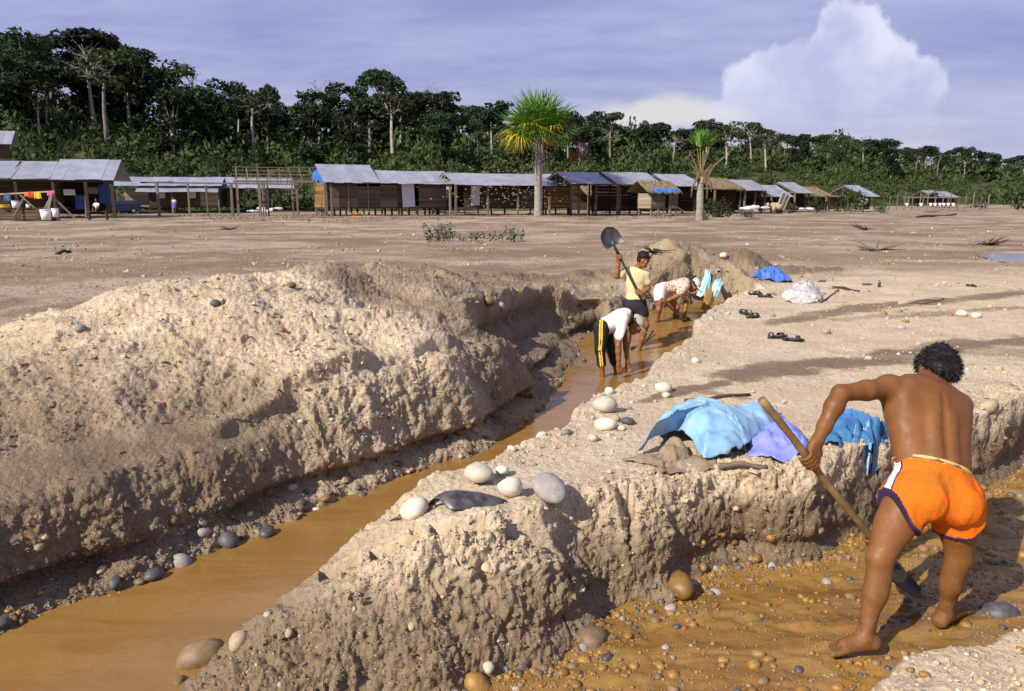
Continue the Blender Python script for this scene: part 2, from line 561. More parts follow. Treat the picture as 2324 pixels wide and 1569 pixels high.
# soften the normals along rows so lumps swell outwards evenly
for _ in range(3):
    NB[:, 1:-1] = (NB[:, :-2] + NB[:, 1:-1] * 2 + NB[:, 2:]) / 4
NB /= np.linalg.norm(NB, axis=2, keepdims=True) + 1e-9
nb = NB.reshape(-1, 3)
x, y, z = TX, TY, TZ
m = TM
idx = np.where(m['r'] < 40)[0]
xs, ys, zs = x[idx], y[idx], z[idx]
g = {q: v_[idx] for q, v_ in m.items()}
near = 1 - sst(18, 38, g['r'])
under = sst(.02, -.06, np.minimum(g['sd'], g['s2']))        # below water
rough = np.clip(.25 + .9 * g['face'] + .75 * g['heap'] + .5 * g['heap2'], 0, 1.25) * (1 - .85 * g['cut']) * near
flatb = np.clip(1 - g['face'] - g['heap'], 0, 1)
big = fbm(xs, ys, zs, 2.6, 4, 81, .6)
wpx, wpy, wpz = [.09 * fbm(xs, ys, zs, 5.0, 3, 181 + q, .6) for q in range(3)]
w1 = (.55 - worley(xs + wpx, ys + wpy, zs + wpz, 6.0, 1)) * sst(-.2, .5, fbm(xs, ys, zs, 2.0, 2, 187))
w2 = (.5 - worley(xs + wpx, ys + wpy, zs + wpz, 15.0, 2)) * sst(-.45, .3, fbm(xs, ys, zs, 4.0, 2, 188))
w3 = .5 - worley(xs + .4 * wpx, ys + .4 * wpy, zs, 38.0, 3)
mid = fbm(xs + wpx, ys + wpy, zs, 8.5, 4, 189, .62)
fine = fbm(xs, ys, zs, 28, 3, 85, .6)
patch = sst(-.25, .35, fbm(xs, ys, zs, 1.1, 2, 88))
disp = rough * (.065 * big + .038 * np.maximum(w1, -.05) + .036 * mid + .034 * np.maximum(w2, -.1) * (.4 + patch) + .015 * w3 + .020 * fine)
disp += (1 - rough.clip(0, 1)) * near * (.006 * fine + .010 * np.maximum(w2, 0) * patch + .012 * fbm(xs, ys, zs, 3.2, 3, 92))
# crumbly rims of the banks
rim = np.exp(-((g['s2'] - .42) / .22) ** 2) * (g['df'] <= g['db']) + np.exp(-((g['sd'] - .25) / .2) ** 2) * (~g['left'])
disp += rim * (1 - g['cut']) * near * (.028 * np.maximum(w1, 0) + .03 * mid + .018 * np.maximum(w2, 0)) * .9
disp *= (1 - under)
# vertical runnels down the washed trench wall
lw = g['face'] * g['left'] * sst(-.62, -.4, zs) * sst(.15, -.1, zs)
disp += lw * .022 * vn(xs * 11 + ys * 7, zs * 1.5, ys * 0 + 1, 95)
D3 = nb[idx] * disp[:, None]
# undercut: bank pushed back just above the shore, and under the toe of the heap
side = np.where(g['left'], 1.0, 0.0)
uc = np.exp(-((zs + .53) / .06) ** 2) * sst(.03, .08, g['sd']) * sst(.7, .4, g['sd']) * side * (.75 + .6 * vn(xs * 2.2, ys * 2.2, zs * 0, 97)).clip(.1, 1.2)
toe = .25 * np.exp(-((g['sd'] - .62) / .045) ** 2) * side * sst(5.2, 6.0, ys) * sst(8.3, 7.5, ys) * (.8 + .3 * vn(xs * 2.7, ys * 2.7, zs * 0, 98)).clip(0, 1)
uc2 = np.exp(-((zs + .55) / .06) ** 2) * sst(.0, .06, g['s2']) * sst(.5, .2, g['s2']) * (g['df'] <= g['db']) * (.3 + .8 * vn(xs * 2.6, ys * 2.6, zs * 0, 99)).clip(0, 1)
cave = np.exp(-((zs + .13) / .11) ** 2) * np.exp(-((g['sa'] - .07) / .07) ** 2) * (.55 + .7 * vn(xs * 2.0, ys * 2.0, zs * 0, 96)).clip(0, 1.1) * (ys > 9.3)
hx = nb[idx][:, :2]
hn = np.linalg.norm(hx, axis=1, keepdims=True) + 1e-6
push = (hx / hn) * ((.22 * uc + .10 * uc2 + .34 * cave)[:, None])
D3[:, :2] -= push * np.minimum(1, hn * 3)
D3[:, 2] -= .09 * toe
toe_up = np.exp(-((g['sd'] - .74) / .10) ** 2) * side * sst(5.2, 6.0, ys) * sst(8.3, 7.5, ys) * (.75 + .6 * vn(xs * 2.7, ys * 2.7, zs * 0, 98)).clip(0, 1)
D3[:, 2] += .05 * toe_up
D3[:, :2] += (hx / hn) * (.07 * toe_up)[:, None] * np.minimum(1, hn * 3)
T3 = np.stack([TX, TY, TZ], 1)
T3[idx] += D3
# walls of the hollow are darker gravel
far = sst(30, 60, m['r']) * (1 - sst(60, 120, m['r']))
T3[:, 2] += far * .10 * fbm(TX, TY * 1.5, TZ * 0, .35, 3, 101)
PF = T3.reshape(NA, NRT, 3)
TN = grid_normals(PF).reshape(-1, 3)
ii, jj = np.meshgrid(np.arange(NA - 1), np.arange(NRT - 1), indexing='ij')
q0 = (ii * NRT + jj).ravel()
quads = np.stack([q0, q0 + 1, q0 + NRT + 1, q0 + NRT], 1)
gme = mesh_np('ground', T3, quads)
# wetness and stoniness of the sand, as vertex data
lev = T3[:, 2]
fx, fy = T3[:, 0], T3[:, 1]
zz0 = fx * 0
damp = np.zeros_like(lev)
nearw = np.exp(-np.maximum(np.minimum(m['sd'], m['s2']), 0) / .10) * sst(-.25, -.60, lev)
damp = np.maximum(damp, nearw)
damp = np.maximum(damp, .9 * sst(-.05, -.40, lev) * sst(.2, 1.4, fx) * (m['s2'] < .8) * (m['df'] <= m['db']))
damp = np.maximum(damp, .72 * sst(.02, -.42, lev) * (m['s2'] < 1.0) * (m['df'] <= m['db']))
damp = np.maximum(damp, sst(.65 + .3 * sst(-1.5, -3.5, fx), -.25, lev) * m['left'] * (m['sd'] < 3.5) * (.50 + .45 * sst(-.6, -2.6, fx)) * (.8 + .5 * fbm(fx, fy, zz0, 1.4, 3, 119)))
# old wet runs crossing the right bank and the plain
RUNS = [([(1690, 850), (1830, 830), (1960, 822), (2100, 800), (2324, 770)], .34, .9), ([(1640, 868), (1560, 880), (1470, 905)], .12, .9), ([(1760, 735), (1880, 712), (2010, 700), (2120, 690), (2324, 668)], .30, .85),
        ([(1900, 728), (2050, 722), (2324, 706)], .22, .6), ([(1690, 900), (1600, 885)], .1, .6), ([(2190, 800), (2324, 800)], .5, .55), ([(2225, 1000), (2324, 930)], .35, .7),
        ([(0, 560), (350, 545), (700, 548), (1000, 560), (1400, 552)], 1.0, .7), ([(0, 530), (500, 520), (900, 530)], .8, .5), ([(0, 640), (300, 622), (560, 600)], .8, .55), ([(0, 720), (240, 690)], .5, .7), ([(1450, 545), (1900, 520), (2324, 505)], 1.1, .6), ([(1100, 575), (1450, 568)], .9, .7),
        ([(1700, 560), (2000, 545), (2324, 530)], .7, .45)]
wob = .35 * fbm(fx, fy, zz0, 1.2, 3, 111)
for pts, wd, am in RUNS:
    L = [tuple(onz(p[0], p[1], -.03)[:2]) for p in pts]
    dd = line_d(L, fx + wob * wd * 1.2, fy + wob * wd * 2)
    damp = np.maximum(damp, am * (.88 + .3 * fbm(fx, fy * 2, zz0, 2.2, 3, 114)) * sst(wd * 1.35, wd * .35, dd + .8 * wd * fbm(fx, fy * 1.8, zz0, 2.6, 5, 113, .7)) * (m['sd'] > .25) * (m['s2'] > .2) * (1 - .8 * m['heap']))
streak = fbm(fx * .35, fy * 1.0, zz0, .33, 4, 115)
damp = np.maximum(damp, .55 * sst(.08, .45, streak) * sst(11, 20, m['r']) * (1 - .6 * m['heap']))
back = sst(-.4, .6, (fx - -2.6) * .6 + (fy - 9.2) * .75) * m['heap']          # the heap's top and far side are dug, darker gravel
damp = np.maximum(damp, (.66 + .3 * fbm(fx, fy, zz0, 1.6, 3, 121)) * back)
damp = np.maximum(damp, .75 * m['heap2'])
damp = np.maximum(damp, .75 * sst(.25, .0, m['sa']) * sst(.25, .0, lev))  # hollow and its rim darker, more so lower down
gravel = np.clip(.75 * m['heap'] * (.4 + .6 * back) + .5 * m['face'] + .4 * sst(.1, .5, fbm(fx, fy, zz0, .5, 3, 117)), 0, 1)
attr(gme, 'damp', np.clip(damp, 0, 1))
attr(gme, 'gravel', gravel)
attr(gme, 'cut', m['cut'])
plainw = np.clip(sst(7, 14, m['r']) * (1 - .9 * m['heap']) * (1 - sst(.0, .30, fx / np.maximum(fy, .1)) * sst(24, 15, fy) * .95) , 0, 1)
attr(gme, 'plain', plainw)


def sand_mat(kk):
    P = pos(kk)
    dp, gv, ct = at(kk, 'damp'), at(kk, 'gravel'), at(kk, 'cut')
    nA = kk.noise(P, 1.6, 6, 0.6)
    nB = kk.noise(P, 22.0, 6, 0.7)
    nC = kk.noise(P, 130.0, 3, 0.6)
    dry = kk.mix(kk.ramp(nA, .35, .65), (.51, .40, .268), (.64, .525, .38))
    dry = kk.mix(kk.ramp(nB, .35, .75), dry, (.44, .34, .225))
    mpp = kk.n('ShaderNodeMapping', {'Vector': P, 'Scale': (.45, 1.0, 1.0)}).outputs[0]
    nP = kk.noise(P, .22, 8, .66)
    nP2 = kk.noise(P, .75, 8, .70)
    pcol = kk.mix(kk.ramp(nP, .40, .60), (.165, .110, .072), (.36, .275, .20))
    pcol = kk.mix(kk.math('MULTIPLY', kk.ramp(nP2, .54, .66), .55), pcol, (.135, .090, .062))
    pcol = kk.mix(kk.math('MULTIPLY', kk.ramp(nP2, .42, .32), .55), pcol, (.46, .39, .31))
    dry = kk.mix(kk.math('MULTIPLY', at(kk, 'plain'), .92), dry, pcol)
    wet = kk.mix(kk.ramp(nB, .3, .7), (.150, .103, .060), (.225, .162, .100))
    vg = kk.n('ShaderNodeTexVoronoi', {'Vector': P, 'Scale': 8.5, 'Randomness': 1.0})
    sg = kk.n('ShaderNodeSeparateColor', {0: vg.outputs['Color']})
    gpatch = kk.ramp(kk.noise(P, .45, 5, .65), .42, .62)
    ig = kk.math('MULTIPLY', kk.ramp(vg.outputs['Distance'], .40, .28), kk.math('GREATER_THAN', kk.math('ADD', sg.outputs[0], kk.math('MULTIPLY', gpatch, .45)), .80))
    ig = kk.math('MULTIPLY', ig, kk.ramp(at(kk, 'plain'), .1, .5))
    gc = kk.mix(sg.outputs[1], (.13, .09, .06), (.50, .43, .34))
    gc = kk.mix(kk.math('GREATER_THAN', sg.outputs[2], .72), gc, (.34, .19, .06))
    dry = kk.mix(kk.math('MULTIPLY', ig, .85), dry, gc)
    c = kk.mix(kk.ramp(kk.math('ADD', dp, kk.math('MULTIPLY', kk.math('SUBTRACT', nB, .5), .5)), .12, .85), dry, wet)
    # grains and specks: single pebbles in the matrix
    vo = kk.n('ShaderNodeTexVoronoi', {'Vector': P, 'Scale': 55.0, 'Randomness': 1.0})
    sp = kk.n('ShaderNodeSeparateColor', {0: vo.outputs['Color']})
    isp = kk.math('MULTIPLY', kk.ramp(vo.outputs['Distance'], .42, .30), kk.math('GREATER_THAN', kk.math('ADD', sp.outputs[0], kk.math('MULTIPLY', gv, .25)), .84))
    pc = kk.mix(sp.outputs[1], (.20, .15, .10), (.52, .45, .36))
    pc = kk.mix(kk.math('GREATER_THAN', sp.outputs[2], .75), pc, (.36, .20, .06))
    c = kk.mix(kk.math('MULTIPLY', isp, .75), c, pc)
    c = kk.mix(kk.math('MULTIPLY', kk.ramp(nC, .5, .75), .22), c, (.30, .22, .14))
    c = kk.mix(kk.math('MULTIPLY', ct, .6), c, (.44, .34, .22))
    hgt = kk.math('ADD', kk.math('MULTIPLY', nB, .55), kk.math('MULTIPLY', nC, .22))
    hgt = kk.math('ADD', hgt, kk.math('ADD', kk.math('MULTIPLY', isp, .25), kk.math('MULTIPLY', ig, 1.2)))
    vo2 = kk.n('ShaderNodeTexVoronoi', {'Vector': P, 'Scale': 26.0})
    hgt = kk.math('ADD', hgt, kk.math('MULTIPLY', kk.math('SUBTRACT', .6, vo2.outputs['Distance']), kk.math('ADD', .12, kk.math('MULTIPLY', gv, .35))))
    bstr = kk.math('SUBTRACT', .85, kk.math('MULTIPLY', ct, .65))
    rg = kk.ramp(dp, .5, 1.0, .92, .55)
    return principled(kk, c, rg, .25, hgt, bstr, .045)


M_SAND = mat('sand', sand_mat)
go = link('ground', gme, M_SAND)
go['kind'] = 'structure'

# screen position of every terrain vertex, to set things down on the real surface
_rel = T3 - EYE
_c, _s = math.cos(PITCH), math.sin(PITCH)
T_dep = _rel[:, 1] * _c - _rel[:, 2] * _s
T_up = _rel[:, 1] * _s + _rel[:, 2] * _c
with np.errstate(divide='ignore', invalid='ignore'):
    T_px = FW / 2 + FPX * _rel[:, 0] / T_dep
    T_py = FH / 2 - FPX * T_up / T_dep


def project(p):
    r_ = np.asarray(p, float) - EYE
    dp = r_[1] * _c - r_[2] * _s
    return FW / 2 + FPX * r_[0] / dp, FH / 2 - FPX * (r_[1] * _s + r_[2] * _c) / dp


def ground_at(px, py, rad_=5):
    """the terrain point one sees at a pixel of the photograph"""
    for k_ in (1, 2, 4, 8):
        mm = np.where((np.abs(T_px - px) < rad_ * k_) & (np.abs(T_py - py) < rad_ * k_) & (T_dep > .5))[0]
        if len(mm):
            break
    dmin = T_dep[mm].min()
    mm = mm[T_dep[mm] < dmin + .25 + .03 * dmin]
    b = mm[np.argmin((T_px[mm] - px) ** 2 + (T_py[mm] - py) ** 2)]
    return T3[b].copy(), TN[b].copy()


_cell = {}
for _i in np.where((T3[:, 1] > 1) & (m['r'] < 30))[0][::3]:
    _cell.setdefault((int(T3[_i, 0] * 10), int(T3[_i, 1] * 10)), []).append(T3[_i, 2])


def zat(x_, y_):
    for r_ in range(0, 6):
        q = [v_ for a in range(-r_, r_ + 1) for b in range(-r_, r_ + 1) for v_ in _cell.get((int(x_ * 10) + a, int(y_ * 10) + b), ())]
        if q:
            return float(np.mean(q))
    return 0.0


# ------------------------------------------------------------------ water
def mud_water(name, cA, cB, bscale, bstr, rough):
    def fn(kk):
        P = pos(kk)
        n_ = kk.noise(kk.n('ShaderNodeMapping', {'Vector': P, 'Rotation': (0, 0, rad(-55)), 'Scale': (.5, 2.2, 1)}).outputs[0], 1.6, 7, .65, dist=.8)
        c = kk.mix(kk.ramp(n_, .35, .65), cA, cB)
        mp = kk.n('ShaderNodeMapping', {'Vector': P, 'Rotation': (0, 0, rad(-35)), 'Scale': (1.0, .7, 1)}).outputs[0]
        b = kk.math('ADD', kk.noise(mp, bscale, 4, .55), kk.math('MULTIPLY', kk.noise(mp, bscale * 4, 3, .5), .3))
        return principled(kk, c, rough, .5, b, bstr, .02, IOR=1.33)
    return mat(name, fn)


M_WATER1 = mud_water('muddy_water', (.205, .108, .028), (.25, .138, .040), 9, .22, .10)
M_WATER2 = mud_water('shallow_muddy_water', (.165, .085, .018), (.275, .155, .042), 13, .38, .07)


def water_patch(name, poly, zlev, mat_, step, fn=None):
    P = np.array(poly)
    x0, y0 = P.min(0); x1, y1 = P.max(0)
    gx = np.arange(x0 - .3, x1 + .3, step); gy = np.arange(y0 - .3, y1 + .3, step)
    XX, YY = np.meshgrid(gx.astype(np.float32), gy.astype(np.float32), indexing='ij')
    sd_ = poly_sd(poly, XX.ravel(), YY.ravel()).reshape(XX.shape)
    keep = sd_ < .34
    ZZ = np.full_like(XX, zlev) if fn is None else fn(XX, YY)
    fi = keep[:-1, :-1] & keep[1:, :-1] & keep[:-1, 1:] & keep[1:, 1:]
    a, b = np.where(fi)
    ny = XX.shape[1]
    q = np.stack([a * ny + b, (a + 1) * ny + b, (a + 1) * ny + b + 1, a * ny + b + 1], 1)
    used = np.unique(q)
    re = np.full(XX.size, -1, np.int64); re[used] = np.arange(len(used))
    v_ = np.stack([XX.ravel(), YY.ravel(), ZZ.ravel()], 1)[used]
    o = link(name, mesh_np(name, v_, re[q]), mat_)
    o['kind'] = 'structure'
    return o


def trench_z(X_, Y_):
    rip = .004 * fbm(X_ * 1.0, Y_ * .7, X_ * 0, 7, 3, 131)
    return WZ + .30 * sst(11.0, 16.0, Y_) + rip.astype(np.float32)


water_patch('trench_water', TRENCH, WZ, M_WATER1, .045, trench_z)


def stream_z(X_, Y_):
    fl = .032 * fbm(X_ + .25 * fbm(X_, Y_, X_ * 0, 2.0, 2, 140), Y_ * 1.6, X_ * 0, 6.5, 4, 141, .6)
    bum = .034 * np.maximum(.45 - worley(X_, Y_ * 1.3, X_ * 0, 7.0, 9), 0)
    return (-.655 + fl + bum).astype(np.float32)


water_patch('stream_water', STREAM2, -.655, M_WATER2, .018, stream_z)

# ------------------------------------------------------------------ wooded hills
PX_K = [-500, 0, 230, 500, 700, 1000, 1300, 1500, 1750, 2000, 2324, 2900]
D_K = [120, 126, 132, 145, 150, 155, 175, 190, 225, 260, 330, 400]
SIL = [125, 135, 128, 225, 228, 226, 276, 280, 292, 328, 364, 380]        # skyline of the tree tops
TREEH = [19, 19, 19.5, 18, 17, 17, 16, 15, 15, 14, 13, 12]


def forest_line(px):
    D = np.interp(px, PX_K, D_K)
    yc = D * 1.27
    ztop = 1.7 + (450 - np.interp(px, PX_K, SIL)) / FPX * yc
    return D, np.maximum(ztop - .68 * np.interp(px, PX_K, TREEH), 3)


def hill_z(x_, y_):
    px = FW / 2 + FPX * np.asarray(x_) / np.maximum(np.asarray(y_), 1)
    D, zc_ = forest_line(px)
    q = np.asarray(y_) / D
    return zc_ * (.55 * sst(.68, 1.02, q) + .45 * sst(.98, 1.32, q)) - 2.0 * sst(1.5, 2.4, q) - .4 * (q < .66)


hx_ = np.tan(np.radians(np.linspace(-50, 50, 160)))
hy_ = np.exp(np.linspace(math.log(80), math.log(900), 90))
HY, HT = np.meshgrid(hy_, hx_, indexing='ij')
HX = HT * HY
HZ = hill_z(HX, HY) + .5 * fbm(HX, HY, HX * 0, .06, 3, 201) * (HY > 100)
q0 = (np.arange(89)[:, None] * 160 + np.arange(159)[None]).ravel()
hme = mesh_np('hillside', np.stack([HX.ravel(), HY.ravel(), HZ.ravel()], 1), np.stack([q0, q0 + 1, q0 + 161, q0 + 160], 1))


def hill_mat(kk):
    P = pos(kk)
    c = kk.mix(kk.ramp(kk.noise(P, .25, 6, .65), .35, .65), (.035, .05, .016), (.09, .085, .032))
    c = kk.mix(kk.ramp(kk.noise(P, .07, 4), .55, .7), c, (.11, .075, .035))
    return principled(kk, c, .95, .1, kk.noise(P, 2, 5), .8, .4)


ho = link('hillside', hme, mat('hill_soil', hill_mat))
ho['kind'] = 'structure'


def leaf_material(name, c1, c2, c3=None, wscale=.12):
    def fn(kk):
        P = pos(kk)
        n_ = kk.noise(P, wscale, 3, .6)
        n2_ = kk.noise(P, 1.1, 3, .6)
        c = kk.mix(kk.ramp(kk.math('ADD', kk.math('MULTIPLY', n_, .6), kk.math('MULTIPLY', n2_, .4)), .35, .65), c1, c2)
        if c3:
            c = kk.mix(kk.ramp(n2_, .60, .75), c, c3)
        hs = kk.n('ShaderNodeHueSaturation', {'Hue': kk.math('ADD', .47, kk.math('MULTIPLY', orand(kk), .05)), 'Saturation': 1.0, 'Value': kk.math('ADD', .6, kk.math('MULTIPLY', orand(kk), .8)), 'Fac': 1.0, 'Color': c}).outputs[0]
        b1 = kk.n('ShaderNodeBsdfPrincipled', {'Base Color': hs, 'Roughness': .6, 'Specular IOR Level': .2}).outputs[0]
        b2 = kk.n('ShaderNodeBsdfTranslucent', {0: hs}).outputs[0]
        return kk.n('ShaderNodeMixShader', {0: .2, 1: b1, 2: b2}).outputs[0]
    return mat(name, fn)


M_LEAF = leaf_material('tree_leaves', (.012, .026, .009), (.026, .048, .014), (.042, .064, .017))
M_LEAF2 = leaf_material('pale_tree_leaves', (.028, .046, .014), (.050, .068, .022))
M_BUSH = leaf_material('bush_leaves', (.028, .048, .013), (.060, .084, .023), (.105, .105, .04), .1)
M_DRYLEAF = simple('dry_twigs', (.10, .075, .055), (.16, .12, .085), 3)
M_TRUNK = simple('pale_bark', (.20, .175, .15), (.34, .31, .275), 1.5, .9, .2, .5, .03, 6, .65)


def leaf_cloud(centres, radii, per, size, rng, up=.35):
    """leaf-sized quads over the upper shells of several clumps"""
    vs, fs = [], []
    for c, r_ in zip(centres, radii):
        n_ = int(per * (r_[0] * r_[1] + r_[0] * r_[2]) / 2)
        d = rng.normal(size=(n_, 3)); d /= np.linalg.norm(d, axis=1, keepdims=True)
        keep = d[:, 2] > -.75
        d = d[keep]
        rr = rng.uniform(.62, 1.06, len(d))[:, None]
        p = c + d * rr * np.array(r_)
        nr = d + rng.normal(size=d.shape) * .75 + np.array([0, 0, up])
        nr /= np.linalg.norm(nr, axis=1, keepdims=True)
        t = np.cross(nr, rng.normal(size=d.shape)); t /= np.linalg.norm(t, axis=1, keepdims=True) + 1e-9
        b = np.cross(nr, t)
        sz = (size * rng.uniform(.55, 1.35, len(d)))[:, None]
        vs.append(np.stack([p - t * sz, p - b * sz * .55, p + t * sz, p + b * sz * .55], 1).reshape(-1, 3))
    v_ = np.concatenate(vs)
    return v_, np.arange(len(v_)).reshape(-1, 4)


def tree_proto(kind, seed):
    """(crown mesh, trunk mesh, pale?) for a tree about 18 m tall"""
    rng = np.random.default_rng(seed)
    H = 18.0
    mb = MB()
    lean = rng.normal(size=2) * .5
    top = {'umbrella': .70, 'round': .52, 'tall': .74, 'sparse': .70, 'full': .42, 'bare': .70}[kind] * H
    pts = [(lean[0] * t * t + .15 * math.sin(5 * t + seed), lean[1] * t * t, t * top) for t in (0, .25, .5, .75, 1)]
    r0 = .30 if kind != 'tall' else .26
    mb.tube(pts, [r0 * 1.3, r0, r0 * .85, r0 * .7, r0 * .5], 6)
    cs, rs = [], []
    tipp = np.array(pts[-1])
    n_ = {'umbrella': 13, 'round': 15, 'tall': 11, 'sparse': 9, 'full': 22, 'bare': 8}[kind]
    W_ = {'umbrella': 5.2, 'round': 4.0, 'tall': 2.7, 'sparse': 4.0, 'full': 4.2, 'bare': 3.6}[kind]
    for i in range(n_):
        a = i * 2.4 + rng.uniform(-.4, .4)
        f = math.sqrt((i + .5) / n_)
        if kind == 'umbrella':
            c = np.array([math.cos(a) * W_ * f * .8, math.sin(a) * W_ * f * .8, H * .88 - tipp[2] - f * f * 2.4 + rng.uniform(-.6, .6)])
            r_ = np.array([1.7, 1.7, .95]) * rng.uniform(.8, 1.25)
        elif kind == 'full':
            hh = rng.uniform(-.25, .48)
            c = np.array([math.cos(a) * W_ * .75 * f, math.sin(a) * W_ * .75 * f, hh * H])
            r_ = np.array([1.9, 1.9, 1.6]) * rng.uniform(.75, 1.2)
        else:
            hh = rng.uniform(-.08, H * .97 / H - tipp[2] / H - .05)
            c = np.array([math.cos(a) * W_ * .8 * f, math.sin(a) * W_ * .8 * f, hh * H - f * .8])
            r_ = np.array([1.55, 1.55, 1.15]) * rng.uniform(.7, 1.25)
        c = c + tipp
        cs.append(c); rs.append(r_)
        if rng.random() < .75 or kind == 'bare':
            s0 = np.array(pts[3]) * .5 + np.array(pts[4]) * .5 if rng.random() < .6 else np.array(pts[4])
            mid_ = (s0 + c) / 2 + rng.normal(size=3) * .3
            mb.tube([s0, mid_, c], [r0 * .42, r0 * .28, r0 * .12], 4, False)
            if kind == 'bare':
                for _ in range(5):
                    e = c + rng.normal(size=3) * np.array([1.2, 1.2, .9])
                    mb.tube([mid_, (mid_ + e) / 2 + rng.normal(size=3) * .15, e], [r0 * .18, r0 * .1, r0 * .05], 3, False)
    per = {'sparse': 26, 'bare': 5}.get(kind, 62)
    v_, f_ = leaf_cloud(cs, rs, per, .40 if kind != 'bare' else .22, rng)
    crown = mesh_np('crown', v_, f_, False)
    tb = bpy.data.meshes.new('trunk')
    tb.from_pydata(mb.v, [], mb.f)
    tb.polygons.foreach_set('use_smooth', [True] * len(tb.polygons))
    tb.materials.append(M_TRUNK)
    crown.materials.append({'sparse': M_LEAF2, 'bare': M_DRYLEAF}.get(kind, M_LEAF))
    return crown, tb


PROTO = {}
for kd, ns in (('umbrella', 3), ('round', 4), ('tall', 3), ('sparse', 3), ('full', 4), ('bare', 2)):
    PROTO[kd] = [tree_proto(kd, 300 + 17 * i + len(kd)) for i in range(ns)]

TREE_LABEL = {'umbrella': 'dark flat crowned tree', 'round': 'dark round crowned tree', 'tall': 'slim tree with narrow high crown', 'sparse': 'thin pale green tree', 'full': 'bushy low leafed tree', 'bare': 'almost leafless grey tree'}
ZONES = [(170, 'above the leftmost hut'), (430, 'above the brown plank hut'), (680, 'above the bare rafters'), (960, 'above the middle plank hut'), (1180, 'above the long plank hut'), (1320, 'behind the tall palm'), (1560, 'above the open sheds'),
         (1680, 'behind the small palm'), (1880, 'above the speckled roof'), (2060, 'above the lone far shed'), (2200, 'above the far washing line'), (9999, 'at the right edge')]


def tree_label(kind, px, Y):
    q = Y / forest_line(px)[0]
    zn = next(t for lim, t in ZONES if px < lim)
    rw = 'at the forest front' if q < 1.04 else ('partway up the hill' if q < 1.17 else 'along the hilltop')
    return TREE_LABEL[kind] + ' ' + rw + ' ' + zn


def tree(kind, px, Y, hgt, label=None, var=None, wide=1.0):
    rng = random
    x_ = (px - FW / 2) / FPX * Y * 1.017
    z_ = float(hill_z(np.array([x_]), np.array([Y]))[0]) - .3
    cr, tr = PROTO[kind][var if var is not None else rng.randrange(len(PROTO[kind]))]
    lb = label or tree_label(kind, px, Y)
    o = thing('tree', lb, 'tree', (x_, Y, z_), rng.uniform(0, 6.28), 'trees of the hillside forest' if label else lb.replace(' tree ', ' trees ', 1))
    s_ = hgt / 18
    o.scale = (s_ * wide * rng.uniform(1.05, 1.4), s_ * wide * rng.uniform(1.05, 1.4), s_)
    link('crown', cr, None, o)
    link('trunk', tr, None, o)
    return o


# single trees that stand out, by where they break the skyline
def tree_top(kind, px, py, q, label, hgt=None, var=None, wide=1.0):
    D, _z = forest_line(px)
    Y = D * q
    x_ = (px - FW / 2) / FPX * Y
    zt = 1.7 + (450 - py) / FPX * Y
    gz = float(hill_z(np.array([x_]), np.array([Y]))[0]) - .3
    return tree(kind, px, Y, max(zt - gz, 8) / .97, label, var, wide)


tree_top('tall', 52, 78, 1.22, 'tallest slender tree near the left edge, its narrow crown above the skyline', wide=1.3)
tree_top('umbrella', 242, 88, 1.15, 'largest dark tree of the forest with a broad domed crown on the left skyline', wide=1.25)
tree_top('umbrella', 310, 118, 1.20, 'broad dark tree just right of the largest domed one on the left skyline', wide=1.1)
tree_top('sparse', 140, 190, .98, 'lighter green tree with long bare pale trunk below the left skyline', wide=.9)
tree_top('sparse', 438, 152, 1.10, 'open crowned tree with long pale trunk at the right end of the tall left forest')
tree_top('bare', 484, 150, 1.15, 'wispy nearly bare crown leaning out at the right end of the tall left forest')
tree_top('umbrella', 876, 166, 1.22, 'dark dome crowned tree that rises above the middle of the skyline', wide=.8)
tree_top('umbrella', 640, 200, 1.25, 'small lone dark crown on a thin stem above the dip in the skyline', wide=.4)
tree_top('bare', 752, 190, 1.26, 'leafless greyish crown on the skyline left of the middle dome crown')
tree_top('bare', 988, 192, 1.26, 'thin bare tree poking over the skyline right of the middle dome crown', wide=.6)
tree_top('bare', 1512, 300, .99, 'pale leafless tree with rounded twiggy crown behind the sheds right of the tall palm')
tree_top('umbrella', 1682, 282, 1.25, 'single flat topped tree above the low skyline right of the tall palm', wide=.7)
tree_top('bare', 1770, 296, 1.2, 'pinkish grey leafless crown on the low skyline under the big cloud', wide=.8)
tree_top('bare', 1886, 302, 1.2, 'small bare crown on the low skyline under the big cloud', wide=.6)
tree_top('umbrella', 2270, 352, 1.2, 'broad low dome crowned tree on the skyline near the right edge', wide=1.3)
tree_top('sparse', 1088, 275, .97, 'pale trunked tree with thin crown in front of the forest left of the tall palm', wide=.6)
# the rest of the forest, rows climbing the slope
rows = [(.99, .80), (1.06, .88), (1.13, .85), (1.21, .76), (1.30, .70)]
ntree = 0
for qi, (q, hs_) in enumerate(rows):
    px = -110 + qi * 17
    while px < 2440:
        D, _z = forest_line(px)
        Y = D * (q + random.uniform(-.03, .03))
        crown_px = 8.4 / Y * FPX
        hgt = float(np.interp(px, PX_K, TREEH)) * hs_ * random.uniform(.74, 1.16)
        p_ = random.random()
        if qi == 0:
            kd = 'full' if p_ < .42 else ('sparse' if p_ < .68 else ('tall' if p_ < .94 else 'bare'))
        else:
            kd = 'round' if p_ < .30 else ('umbrella' if p_ < .40 else ('tall' if p_ < .60 else ('full' if p_ < .95 else ('sparse' if p_ < .98 else 'bare'))))
        if px > 1450 and p_ > .62 and qi < 3: kd = 'sparse'
        tree(kd, px, Y, hgt)
        ntree += 1
        px += crown_px * random.uniform(.62, .90)
        if qi == 0: px += crown_px * random.uniform(0, .5)

